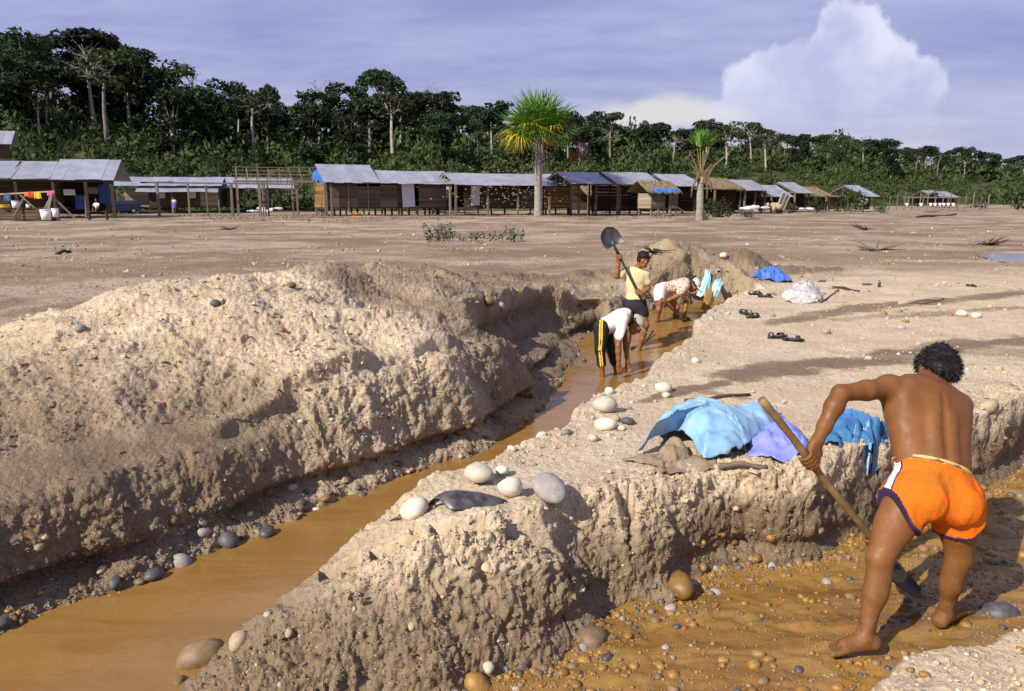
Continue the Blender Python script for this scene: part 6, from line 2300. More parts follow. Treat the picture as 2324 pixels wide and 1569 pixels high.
w_right = 1.2 * ((T3[vis, 0] > 3.4) & (s2v > .1) & (rv < 14)) * clump + .5 * ((s2v > .1) & (T3[vis, 1] < 4.1) & (T3[vis, 0] > 1.2))
w_face = .30 * m['face'][vis] * (m['df'][vis] <= m['db'][vis]) * (lv > -.55)
w_heap = .22 * m['heap'][vis] + .5 * m['heap2'][vis]
w_edge = 4.0 * (np.exp(-((sdv - .35) / .25) ** 2)) * (~m['left'][vis]) * (T3[vis, 1] > 5) * clump
w_plain = (.14 * clump ** 2) * (rv > 6) + 3.0 * clump ** 2 * sst(10, 18, rv) * (1 - m['heap'][vis])
W_ = w_shore + w_bed + w_right + w_face + w_heap + w_edge + w_plain
W_ = W_ * (sdv > -.10)
W_ *= ~((s2v < -.18) & (RNG.random(len(vis)) < .35))
zone = np.argmax(np.stack([w_shore, w_bed, w_right, w_face, w_heap, w_edge, w_plain]), 0)
W_ = W_ / W_.sum()
NS = 27000
pick = vis[RNG.choice(len(vis), NS, p=W_)]
zmap = dict(zip(vis.tolist(), zone.tolist()))
sizes = np.minimum(.006 + .0085 * RNG.pareto(2.5, NS), .06)
sizes *= np.array([{0: .85, 1: .70, 2: .9, 3: .62, 4: .5, 5: 1.1, 6: .9}[zmap[i]] for i in pick.tolist()])
sizes *= 1 + .7 * sst(12, 40, m['r'][pick])
ZC = {0: ['brown', 'dark', 'brown', 'ochre', 'dark', 'brown', 'grey', 'tan'], 1: ['ochre', 'ochre', 'ochre', 'brown', 'ochre', 'dark', 'brown', 'ochre', 'grey', 'ochre'], 2: ['tan', 'white', 'grey', 'tan', 'ochre', 'white'], 3: ['tan', 'brown', 'tan', 'tan'], 4: ['tan', 'tan', 'grey', 'brown'], 5: ['white', 'white', 'tan', 'grey'], 6: ['tan', 'white', 'ochre', 'grey', 'brown']}
ZL = {0: ('shore of the trench under the left bank', 'stones on the left trench shore'), 1: ('bed of the shallow muddy stream', 'stones in the stream bed'), 2: ('stony bank at the right', 'stones on the right bank'), 3: ('face of the front bank', 'stones in the front bank'),
      4: ('spoil heap', 'stones on the spoil heap'), 5: ('sandy edge right of the trench', 'stones along the right trench edge'), 6: ('open sandy plain', 'stones on the plain')}
CW = {'white': 'pale white', 'tan': 'sandy tan', 'grey': 'smooth grey', 'ochre': 'wet ochre', 'dark': 'dark slate', 'brown': 'brown'}
app = sizes / m['r'][pick]
order = np.argsort(-app)
big_i = order[:215]
PP = T3[pick].copy()
_z1 = np.array([zmap[i] == 1 for i in pick.tolist()])
PP[:, 2] = np.where(_z1 & (m['s2'][pick] < .05), np.maximum(PP[:, 2], stream_z(PP[:, 0], PP[:, 1]) - .12 * sizes), PP[:, 2])
for i in big_i:
    q = pick[i]; zn = zmap[int(q)]
    cl = random.choice(ZC[zn])
    stone_obj('stone', PP[i], TN[q], float(sizes[i]), cl, CW[cl] + ' loose stone on the ' + ZL[zn][0] if zn not in (1, 3) else CW[cl] + ' loose stone in the ' + ZL[zn][0], CW[cl] + ' ' + ZL[zn][1], None, {3: .48, 4: .42, 1: .42}.get(zn, .36))
# the uncountable rest in one mesh per colour
lo_v, lo_f = [], []
for i in range(6):
    v_, f_ = stone_mesh(540 + i, 1, .7)
    lo_v.append(v_); lo_f.append(f_)
bm = bmesh.new(); bmesh.ops.create_icosphere(bm, subdivisions=1, radius=1)
ti_v = np.array([v_.co[:] for v_ in bm.verts]); ti_f = np.array([[v_.index for v_ in q.verts] for q in bm.faces]); bm.free()
acc = {c: ([], [], 0) for c in SM}
rest = order[215:]
ang = RNG.uniform(0, 6.28, NS)
for cnt_, i in enumerate(rest):
    q = pick[i]; zn = zmap[int(q)]
    cl = ZC[zn][RNG.integers(len(ZC[zn]))]
    v_, f_ = lo_v[i % 6], lo_f[i % 6]
    s_ = float(sizes[i]); ca, sa = math.cos(ang[i]) * s_, math.sin(ang[i]) * s_
    vv = np.stack([v_[:, 0] * ca - v_[:, 1] * sa, v_[:, 0] * sa + v_[:, 1] * ca, v_[:, 2] * s_], 1) + PP[i] + TN[q] * s_ * (.02 if zn in (3, 4) else .18)
    A_, B_, n0 = acc[cl]
    A_.append(vv); B_.append(f_ + n0); acc[cl] = (A_, B_, n0 + len(vv))
for cl, (A_, B_, n0) in acc.items():
    if not A_: continue
    o = link('pebbles', mesh_np('pebbles', np.concatenate(A_), np.concatenate(B_)), SM[cl])
    o['kind'] = 'stuff'; o['label'] = CW[cl] + ' pebbles scattered over banks, heap and plain'
# crumbs of dry soil on the heap and the faces
msk = (m['heap'][vis] > .3) * 1.0 + m['face'][vis] * .7 + .10 * (s2v > .1) * (rv < 9) + .6 * (np.exp(-((s2v - .45) / .15) ** 2))
msk = msk * (lv > -.6) * (sdv > .1) * (rv < 18)
pk = vis[RNG.choice(len(vis), 26000, p=msk / msk.sum())]
s_ = (.0035 + .0042 * RNG.pareto(2.6, len(pk))).clip(0, .032) * (.7 + .045 * m['r'][pk])
oct_v = np.array([[1, 0, 0], [-1, 0, 0], [0, 1, 0], [0, -1, 0], [0, 0, 1], [0, 0, -.6]], float)
oct_f = np.array([[0, 2, 4], [2, 1, 4], [1, 3, 4], [3, 0, 4]])
jit = RNG.uniform(.6, 1.3, (len(pk), 6, 1))
vv = (oct_v[None] * jit + RNG.normal(size=(len(pk), 6, 3)) * .22) * s_[:, None, None] + T3[pk][:, None] + TN[pk][:, None] * (s_ * .3)[:, None, None]
ff = oct_f[None] + (np.arange(len(pk)) * 6)[:, None, None]
cme = mesh_np('soil_crumbs', vv.reshape(-1, 3), ff.reshape(-1, 3), False)
da = np.repeat(np.asarray(gme.attributes['damp'].data.foreach_get, dtype=object) if False else np.clip(damp, 0, 1)[pk], 6)
attr(cme, 'damp', da); attr(cme, 'gravel', np.zeros(len(da))); attr(cme, 'cut', np.zeros(len(da)))
co_ = link('soil_crumbs', cme, M_SAND); co_['kind'] = 'stuff'; co_['label'] = 'dry crumbs of sandy soil on the heap and banks'

# gravel flung by the raised shovel, hanging in the air
mbv, mbf = [], []
for i in range(260):
    px = random.gauss(1150, 70); py = 425 + random.gauss(0, 38) + (px - 1150) * -.05
    if not 960 < px < 1290: continue
    p = ony(px, py, random.uniform(11.5, 15.5))
    s_ = random.uniform(.004, .009)
    d_ = nrm([-.75 + random.gauss(0, .15), .2, .42 + random.gauss(0, .2)])
    a_ = nrm(np.cross(d_, [0, 1, 0])); b_ = np.cross(d_, a_)
    n0 = len(mbv)
    L_ = random.uniform(1.2, 3.0)
    mbv += [p + d_ * s_ * L_, p - d_ * s_ * L_, p + a_ * s_, p - a_ * s_, p + b_ * s_, p - b_ * s_]
    mbf += [[n0 + a, n0 + b, n0 + c] for a, b, c in ((0, 2, 4), (0, 4, 3), (0, 3, 5), (0, 5, 2), (1, 4, 2), (1, 3, 4), (1, 5, 3), (1, 2, 5))]
o = link('thrown_gravel', mesh_np('thrown_gravel', np.array(mbv), np.array(mbf), False), SM['tan'])
o['kind'] = 'stuff'; o['label'] = 'grains of gravel flying through the air before the long plank hut'

# ------------------------------------------------------------------ loose shovel blade on the bank
def loose_blade():
    a, _ = ground_at(905, 1181); b, _ = ground_at(1152, 1142)
    o = thing('loose_shovel', 'dark steel shovel blade without its pole, lying face down on the sandy bank', 'shovel blade', V(a))
    ax = nrm(b - a); L = float(np.linalg.norm(b - a))
    up = nrm(np.array([0, 0, 1.]) - ax * ax[2]); sd_ = np.cross(ax, up)
    T_ = [0, .12, .24, .34, .40, .46, .54, .64, .76, .86, .94, 1.0]
    HW = [.017, .020, .026, .036, .058, .112, .118, .112, .098, .074, .044, .006]       # half width
    AR = [.018, .020, .026, .040, .052, .058, .058, .054, .045, .032, .018, .004]        # arch height
    ZE = [.004, .012, .026, .044, .050, .050, .046, .038, .026, .014, .006, .002]        # height of the edges
    U_, W_ = 34, 15
    ts = np.linspace(0, 1, U_)
    hw, ar, ze = np.interp(ts, T_, HW), np.interp(ts, T_, AR), np.interp(ts, T_, ZE)
    for q_ in (hw, ar, ze):
        q_[1:-1] = (q_[:-2] + 2 * q_[1:-1] + q_[2:]) / 4
    def part(name, i0, i1, mat_):
        mb = MB(); n_ = i1 - i0
        for layer in (0, 1):
            for i in range(i0, i1):
                for j in range(W_):
                    q = j / (W_ - 1) * 2 - 1
                    qn = 1 - .95 * math.exp(-((ts[i] - .335) / .075) ** 2)
                    q = -1 + (q + 1) / 2 * (1 + qn)
                    arch = math.sqrt(max(1 - q * q, 0)) if ts[i] < .36 else (1 - abs(q) ** 2.4)
                    ridge = .012 * math.exp(-(q / .16) ** 2) * max(0, 1 - abs(ts[i] - .5) / .3)
                    mb.v.append(tuple(ax * L * ts[i] + sd_ * q * hw[i] + up * (ze[i] + ar[i] * arch + ridge + .010 - .004 * layer)))
        for layer in (0, 1):
            b0 = layer * n_ * W_
            for i in range(n_ - 1):
                for j in range(W_ - 1):
                    f_ = (b0 + i * W_ + j, b0 + i * W_ + j + 1, b0 + (i + 1) * W_ + j + 1, b0 + (i + 1) * W_ + j)
                    mb.f.append(f_ if layer else f_[::-1])
        for i in range(n_ - 1):
            for j in (0, W_ - 1):
                mb.f.append((i * W_ + j, (i + 1) * W_ + j, n_ * W_ + (i + 1) * W_ + j, n_ * W_ + i * W_ + j))
        return mb.build(name, mat_, o, True)
    part('blade', 12, U_, M_STEELB)
    part('socket', 0, 13, M_STEELB)
    mb = MB(); mb.tube([tuple(-ax * .05 + up * .004), tuple(ax * L * .10 + up * .026)], [.006, .014], 7)
    mb.build('pole_stub', M_WOODD, o, True)


M_STEELB = simple('worn_blade_steel', (.045, .044, .052), (.17, .155, .14), 16, .46, .5, .25, .003, 70, Metallic=.6)
loose_blade()

# ------------------------------------------------------------------ sheets of plastic and cloth
def plastic(name, a, b, rough=.32, spec=.5, dirt=(.30, .26, .20), damt=.5):
    def fn(kk):
        P = objc(kk)
        c = kk.mix(kk.ramp(kk.noise(P, 3.5, 4), .3, .7), a, b)
        d_ = kk.math('MULTIPLY', kk.ramp(kk.noise(P, 11, 7, .75), .54, .70), damt)
        c = kk.mix(d_, c, dirt)
        return principled(kk, c, kk.math('ADD', rough, kk.math('MULTIPLY', d_, .4)), spec, kk.noise(P, 30, 5, .6), .35, .006)
    return mat(name, fn)


M_TL = plastic('light_blue_plastic', (.185, .365, .55), (.26, .44, .59), .34, .5, (.40, .39, .33), .75)
M_TD = plastic('dark_blue_plastic', (.035, .13, .30), (.06, .19, .40), .35, .5, (.20, .22, .22), .45)
M_TV = plastic('violet_blue_plastic', (.17, .20, .56), (.22, .25, .62), .5, .4)
M_TF = plastic('bright_blue_cloth', (.05, .14, .50), (.08, .19, .58), .6, .3)
M_TG = plastic('aqua_plastic', (.30, .58, .70), (.40, .66, .76), .35, .5)
M_SACK = simple('brown_sacking', (.22, .165, .105), (.32, .25, .175), 9, .95, .1, .8, .008, 90)


def clear_fn(kk):
    P = objc(kk)
    b = kk.noise(P, 14, 5, .6)
    p1 = principled(kk, (.66, .64, .60), .25, .5, b, .5, .01)
    tr = kk.n('ShaderNodeBsdfTransparent', {0: (.9, .9, .9, 1)}).outputs[0]
    return kk.n('ShaderNodeMixShader', {0: kk.ramp(b, .3, .7, .35, .8), 1: tr, 2: p1}).outputs[0]


M_CLEAR = mat('clear_plastic', clear_fn)


def sheet_heap(name, label, cat, outline, hfun, m_, seed, res=46, fold=.05, fq=4.0, group=None, zlift=.012, lift_edge=None):
    """a crumpled sheet: outline in photograph pixels on the ground (or world points), heights by hfun(u, v) plus sharp folds"""
    O = [np.array(q, float) if len(q) == 3 else ground_at(*q)[0] for q in outline]
    O = np.array(O)
    c = O.mean(0)
    n_ = len(O)
    # resample the outline evenly
    seg = np.linalg.norm(np.roll(O, -1, 0) - O, axis=1); cum_ = np.concatenate([[0], np.cumsum(seg)])
    K = res * 2
    t = np.linspace(0, cum_[-1], K, endpoint=False)
    OO = np.vstack([O, O[:1]])
    E = np.stack([np.interp(t, cum_, OO[:, i]) for i in range(3)], 1)
    R_ = res // 2
    v_, = [[]]
    rads = np.linspace(0, 1, R_) ** .85
    grid = []
    for i, r_ in enumerate(rads):
        grid.append(c + (E - c) * r_)
    Gd = np.array(grid)
    x_, y_ = Gd[..., 0], Gd[..., 1]
    z_ = np.zeros_like(x_)
    g1 = fbm(x_, y_, x_ * 0, fq, 3, seed, .55)
    rid = (1 - np.abs(fbm(x_ + .12 * g1, y_, x_ * 0, fq * .8, 2, seed + 9, .45)) * 3.6).clip(-.35, 1)
    rid2 = (1 - np.abs(fbm(x_ + .1 * g1, y_ * 1.2, x_ * 0, fq * 2.4, 2, seed + 19, .45)) * 3.6).clip(-.35, 1)
    rr = rads[:, None] + 0 * x_
    base = np.array([[zat(a, b) for a, b in zip(xr, yr)] for xr, yr in zip(x_, y_)])
    z_ = np.maximum(base, Gd[..., 2] * .0 + base) + zlift + hfun(rr, x_, y_) + fold * (rid + .30 * rid2 + .6 * g1) * (1 - .35 * rr)
    z_ = np.maximum(z_, base + zlift)
    for (ex, ey, er, eh) in (lift_edge or []):
        pe = ground_at(ex, ey)[0]
        z_ += eh * np.exp(-(((x_ - pe[0]) ** 2 + (y_ - pe[1]) ** 2) / er ** 2))
    lat = fold * .9
    x2 = x_ + lat * fbm(x_, y_, x_ * 0, fq * 1.3, 3, seed + 31)
    y2 = y_ + lat * fbm(x_, y_, x_ * 0, fq * 1.3, 3, seed + 32)
    vv = np.stack([x2, y2, z_], 2).reshape(-1, 3)
    q = []
    for i in range(R_ - 1):
        for j in range(K):
            q.append((i * K + j, i * K + (j + 1) % K, (i + 1) * K + (j + 1) % K, (i + 1) * K + j))
    q = [a for a in q]
    o_ = np.array([c[0], c[1], base.mean()])
    me = mesh_np(name, vv - o_, np.array(q))
    o = link(name, me, m_)
    tag(o, label, cat, group)
    o.location = V(o_)
    md = o.modifiers.new('t', 'SOLIDIFY'); md.thickness = .003
    return o


dome = lambda h_, p=2: (lambda r_, x_, y_: h_ * (1 - r_ ** p))
sheet_heap('burlap_sack', 'muddy brown sacking lying partly under the light blue tarp', 'sack', [(1405, 1048), (1460, 1040), (1560, 1030), (1625, 1045), (1630, 1062), (1545, 1082), (1480, 1080), (1500, 1062)], dome(.015), M_SACK, 601, 40, .02, 7.0)
sheet_heap('burlap_sack', 'bunched ear of brown sacking poking out below the light blue tarp', 'sack', [(1488, 1046), (1510, 1020), (1545, 1020), (1570, 1045), (1530, 1062)], dome(.085, 3), M_SACK, 602, 30, .03, 9.0)
sheet_heap('plastic_tarp', 'violet blue sheet under the right end of the light blue tarp', 'tarp', [(1690, 1040), (1712, 1000), (1765, 950), (1792, 962), (1822, 1012), (1832, 1042), (1800, 1050), (1772, 1058), (1725, 1038)], dome(.10), M_TV, 603, 44, .055, 5.0)
sheet_heap('plastic_tarp', 'large crumpled light blue plastic tarp lying on the sandy bank', 'tarp', [(1436, 1042), (1480, 1005), (1498, 975), (1515, 950), (1560, 938), (1630, 945), (1660, 955), (1720, 950), (1765, 942), (1772, 958), (1735, 995), (1700, 1022), (1652, 1052), (1600, 1062), (1572, 1022), (1540, 1012), (1490, 1018)],
           lambda r_, x_, y_: .17 * (1 - r_ ** 3) + .06 * np.exp(-((x_ - 1.15) ** 2 + (y_ - 5.45) ** 2) / .06), M_TL, 604, 100, .062, 3.0, None, .03)
sheet_heap('plastic_tarp', 'dark blue plastic bundle trailing over the bank edge behind the man in orange shorts', 'tarp', [(1866, 1018), (1872, 978), (1900, 965), (1950, 975), (2000, 992), (2040, 1010), (2050, 1050), (2005, 1062), (1985, 1040), (1945, 1036), (1900, 1022)],
           dome(.10, 3), M_TD, 605, 60, .055, 5.0, None, .03)
sheet_heap('blue_cloth', 'bright blue cloth spread at the rim of the right bank near the waterfall', 'cloth', [(1686, 634), (1720, 630), (1745, 622), (1780, 624), (1802, 642), (1770, 645), (1730, 640)], lambda r_, x_, y_: .14 * (1 - r_ ** 2) * (x_ > 4.9), M_TF, 606, 44, .07, 4.0)
sheet_heap('plastic_sheet', 'crumpled clear plastic sheet on the sand beside the bright blue cloth', 'plastic sheet', [(1775, 680), (1800, 650), (1840, 652), (1868, 682), (1850, 690), (1810, 692)], dome(.16, 2), M_CLEAR, 607, 50, .09, 4.5)


# ------------------------------------------------------------------ waterfall with its plastic chute
def chute():
    t0, t1 = ony(1622, 618, 15.75), ony(1600, 702, 14.95)
    o = thing('waterfall_chute', 'two strips of aqua plastic guiding a muddy fall of water into the trench end', 'chute', V(t1))
    def strip(name, m_, a0, a1, w0, w1, bulge, seed, thick=.003):
        a0, a1 = np.array(a0), np.array(a1)
        mb = MB(); U_, W_ = 14, 9
        for i in range(U_):
            t = i / (U_ - 1)
            c = a0 + (a1 - a0) * t; c = c + np.array([0, .16 * math.sin(math.pi * t) * -1, .10 * math.sin(math.pi * t)])
            w_ = w0 + (w1 - w0) * t
            for j in range(W_):
                q = j / (W_ - 1) * 2 - 1
                p_ = c + np.array([q * w_, -bulge * (1 - q * q) + .02 * math.sin(j * 2.1 + seed + i * .6), .02 * math.sin(j * 1.7 + i)])
                mb.v.append(tuple(p_ - t1))
        for i in range(U_ - 1):
            for j in range(W_ - 1): mb.f.append((i * W_ + j, i * W_ + j + 1, (i + 1) * W_ + j + 1, (i + 1) * W_ + j))
        return mb.build(name, m_, o, True)
    G = ony
    strip('plastic_strip', M_TG, G(1606, 612, 15.7), G(1592, 672, 15.0), .05, .10, .05, 1)
    strip('plastic_strip', M_TG, G(1627, 632, 15.5), G(1621, 672, 14.95), .07, .09, .04, 3)
    strip('falling_water', M_WATER1, G(1619, 622, 15.62), G(1601, 704, 14.85), .07, .10, .07, 2)
    return o


chute()
for (pts, lab) in (([(1612, 608), (1632, 612), (1640, 628), (1622, 632)], 'slab of grey board at the top of the waterfall'),):
    sheet_heap('grey_board', lab, 'board', pts, dome(.03), SM['grey'], 620, 20, .01, 4)

# ------------------------------------------------------------------ sandals, bottle, sticks
M_RUB = simple('black_rubber', (.012, .012, .013), (.03, .028, .028), 20, .55, .4)
M_INS = simple('worn_insole', (.10, .085, .07), (.2, .17, .14), 16, .8)


def sandal_pair(px, py, label, angs, gap=26, s=1.0):
    p, n_ = ground_at(px, py)
    for i, a in enumerate(angs):
        q, _ = ground_at(px + (i - .5) * gap * 1.0, py + (i - .5) * 6)
        o = thing('sandal', label[i], 'sandal', V(q) + Vector((0, 0, .008)), a, 'pairs of sandals left on the sand')
        o.scale = (s, s, s)
        mb = MB(); K = 20
        for zz, sc in ((0, 1), (.018, 1.0), (.024, .94)):
            for j in range(K):
                t = 2 * math.pi * j / K
                wd = .043 + .010 * math.cos(t) - .006 * math.cos(2 * t)
                mb.v.append((math.cos(t) * .125 * sc, math.sin(t) * wd * sc, zz))
        for l_ in range(2):
            for j in range(K): mb.f.append((l_ * K + j, l_ * K + (j + 1) % K, (l_ + 1) * K + (j + 1) % K, (l_ + 1) * K + j))
        mb.f.append(tuple(2 * K + j for j in range(K))); mb.f.append(tuple(range(K))[::-1])
        mb.build('sole', M_RUB, o, True)
        mb = MB(); mb.v = [(math.cos(2 * math.pi * j / K) * .11, math.sin(2 * math.pi * j / K) * (.037 + .008 * math.cos(2 * math.pi * j / K)), .0265) for j in range(K)]; mb.f = [tuple(range(K))]
        mb.build('insole', M_INS, o)
        for x0, hh, wdt in ((.050, .040, .026), (-.075, .048, .010)):
            mb = MB()
            for k_ in range(9):
                aa = math.pi * k_ / 8
                for xx in (x0 - wdt, x0 + wdt): mb.v.append((xx, math.cos(aa) * .05, .015 + math.sin(aa) * hh))
            for k_ in range(8): mb.f.append((2 * k_, 2 * k_ + 1, 2 * k_ + 3, 2 * k_ + 2))
            st = mb.build('strap', M_RUB, o, True)
            md = st.modifiers.new('t', 'SOLIDIFY'); md.thickness = .006


sandal_pair(1782, 772, ['black sandal with open straps, left of the pair nearest the viewer', 'black sandal lying aslant, right of the pair nearest the viewer'], (.25, -.35), 36, 1.05)
sandal_pair(1700, 718, ['black sandal in the middle pair, nearer the trench', 'black sandal in the middle pair, farther from the trench'], (1.9, .6), 16, 1.1)
sandal_pair(1725, 672, ['black sandal of the farthest pair, left one beside the bright blue cloth', 'black sandal of the farthest pair, right one beside the clear plastic'], (.5, -.7), 22, 1.1)
for (px, py, a, lb) in ((1865, 640, .3, 'single dark sandal lying out on the right sand'), (1968, 648, -.2, 'dark scrap of rubber lying on the right sand next to a bottle')):
    p, _ = ground_at(px, py)
    o = stone_obj('rubber_scrap', p, UP, .12, 'dark', lb, None, 6, .2, a, (1, .6, .35)); o['category'] = 'scrap'
p, _ = ground_at(1996, 652)
b = thing('bottle', 'small dark bottle standing on the right sand', 'bottle', V(p)); b.scale = (.6, .6, .6)
mb = MB(); mb.tube([(0, 0, 0), (0, 0, .15), (0, 0, .19), (0, 0, .25)], [.045, .045, .02, .018], 12); mb.build('glass', simple('dark_glass', (.03, .03, .04), (.06, .06, .08), 5, .2, .5), b, True)
mb = MB(); mb.tube([(0, 0, .25), (0, 0, .27)], [.02, .02], 10); mb.build('cap', M_DOOR, b, True)


def stick(px0, py0, px1, py1, r_, label, m_=None, name='stick', kn=3):
    a, _ = ground_at(px0, py0); b_, _ = ground_at(px1, py1)
    a = a + np.array([0, 0, r_ * .7]); b_ = b_ + np.array([0, 0, r_ * .7])
    mb = MB(); n_ = 7
    pts = [tuple(a + (b_ - a) * t + np.array([0, 0, .5 * r_ * math.sin(t * 7 + px0)]) - a) for t in np.linspace(0, 1, n_)]
    mb.tube(pts, [r_ * (1 - .35 * t + .15 * math.sin(t * 23 + px1)) for t in np.linspace(0, 1, n_)], 8)
    o = mb.build(name, m_ or M_PLANKL, None, True); o.location = V(a)
    tag(o, label, 'stick')
    return o


stick(2040, 692, 2140, 681, .035, 'pale straight branch lying on the sand at the right')
stick(1632, 1062, 1742, 1064, .022, 'weathered split stick below the light blue tarp', M_PLANK)
stick(1640, 938, 1690, 944, .010, 'thin brown twig behind the light blue tarp', M_PLANKD)
stick(1890, 655, 1950, 662, .03, 'dark crooked branch lying near the waterfall bank', M_PLANKD)
stick(1862, 690, 1905, 660, .015, 'thin twig leaning by the clear plastic sheet', M_PLANK)
stick(1555, 912, 1700, 898, .020, 'dark wet root along the small step in the right bank', M_PLANKD)
stick(1210, 770, 1270, 815, .010, 'pale straw lying on the shaded trench bank', M_PLANKL)
stick(2196, 650, 2215, 652, .03, 'short dark chip of wood far out on the right sand', M_PLANKD)
stick(2080, 490, 2170, 486, .10, 'long thin driftwood log lying far out on the plain', M_PLANKD)
stick(130, 578, 160, 572, .06, 'dark driftwood lump on the plain at the left', M_PLANKD)


def driftwood(px, py, label, s, seed, Y=None):
    p, _ = ground_at(px, py)
    r_ = random.Random(seed)
    mb = MB()
    for i in range(9):
        a = r_.uniform(0, 6.28); L = s * r_.uniform(.5, 1.1); e = r_.uniform(.0, .45)
        q = [(0, 0, .02)]
        for t in (.35, .7, 1): q.append((math.cos(a) * L * t * math.cos(e) + r_.uniform(-.06, .06) * s, math.sin(a) * L * t * math.cos(e), .03 + L * t * math.sin(e) * .8 + r_.uniform(-.03, .05) * s))
        mb.tube(q, [s * .05, s * .035, s * .022, s * .008], 5)
    o = mb.build('driftwood', M_PLANKD if seed % 2 else M_PLANK, None, True); o.location = V(p)
    tag(o, label, 'driftwood')


driftwood(2245, 555, 'low tangle of grey driftwood near the puddle at the right edge', .9, 1)
driftwood(1985, 570, 'grey root stump lying on the stony plain at the right', .9, 2)
driftwood(1965, 520, 'dark dry branch on the far plain right of the small palm', 1.0, 3)
driftwood(1480, 575, 'dark twigs sticking up behind the head of the standing boy', .45, 5)
driftwood(2120, 478, 'dead bush heap before the far washing line', 1.8, 4)
driftwood(1010, 480, 'dry brush heap in front of the long plank hut', 1.0, 7)
driftwood(1440, 490, 'grey dry branch on the plain before the stilt cabin', .8, 9)
driftwood(520, 520, 'dark clump of driftwood on the plain below the bare rafters', .7, 11)
driftwood(470, 480, 'pale broken branches below the long post frame', .9, 6)

# leafy plants out on the plain
def weed(px, py, s, label, seed, upright=True, n_=46):
    p, _ = ground_at(px, py)
    r_ = random.Random(seed)
    o = thing('plant', label, 'plant', V(p))
    ml, ms = MB(), MB()
    for i in range(14):
        a = r_.uniform(0, 6.28); L = s * r_.uniform(.5, 1.1)
        dx, dy = math.cos(a) * r_.uniform(.1, .55 if upright else 1.1), math.sin(a) * .4
        q0 = Vector((dx * s * .7, dy * s * .5, 0)); q1 = q0 + Vector((dx * L * .5, dy * L * .5, L * (.8 if upright else .4)))
        ms.tube([q0, (q0 + q1) / 2, q1], [.012 * s, .010 * s, .006 * s], 4)
        for t in np.linspace(.2, 1, 8):
            c = q0.lerp(q1, t)
            d_ = Vector((r_.uniform(-1, 1), r_.uniform(-1, 1), r_.uniform(-.1, .8))).normalized()
            w_ = d_.cross(Vector((r_.uniform(-1, 1), r_.uniform(-1, 1), 1))).normalized()
            l_ = s * r_.uniform(.12, .22)
            ml.add([c, c + d_ * l_ * .5 + w_ * l_ * .22, c + d_ * l_, c + d_ * l_ * .5 - w_ * l_ * .22], [(0, 1, 2, 3)])
    ml.build('leaves', M_BUSH, o); ms.build('stem', M_TRUNK, o)


weed(985, 550, .85, 'dry tufted green plant, leftmost of the low plants on the plain', 1)
weed(1012, 548, .9, 'taller stalky plant rising among the low plants on the plain', 2)
weed(1085, 549, .85, 'low creeping green plant in the middle of the plain', 3, False)
weed(1128, 548, .8, 'low leafy creeper between two upright plants on the plain', 4, False)
weed(1170, 549, .8, 'upright leafy sprig, rightmost of the low plants on the plain', 5)

# puddle at the right edge of the plain
P_ = [tuple(onz(px, py, .0)[:2]) for px, py in ((2215, 578), (2260, 574), (2330, 575), (2420, 585), (2420, 605), (2330, 603), (2260, 592))]
zpd = float(np.mean([zat(a, b) for a, b in P_])) + .012
pv = np.array([[a, b, zpd] for a, b in P_])
o = link('puddle', mesh_np('puddle', pv, np.array([list(range(len(P_)))])), mud_water('puddle_water', (.16, .12, .10), (.2, .15, .12), 6, .1, .06)); o['kind'] = 'structure'
P2_ = [tuple(onz(px, py, .0)[:2]) for px, py in ((2195, 527), (2260, 522), (2400, 524), (2400, 545), (2260, 540))]
zpd = -.01
o = link('puddle', mesh_np('puddle', np.array([[a, b, zpd] for a, b in P2_]), np.array([list(range(5))])), MATS['puddle_water']); o['kind'] = 'structure'


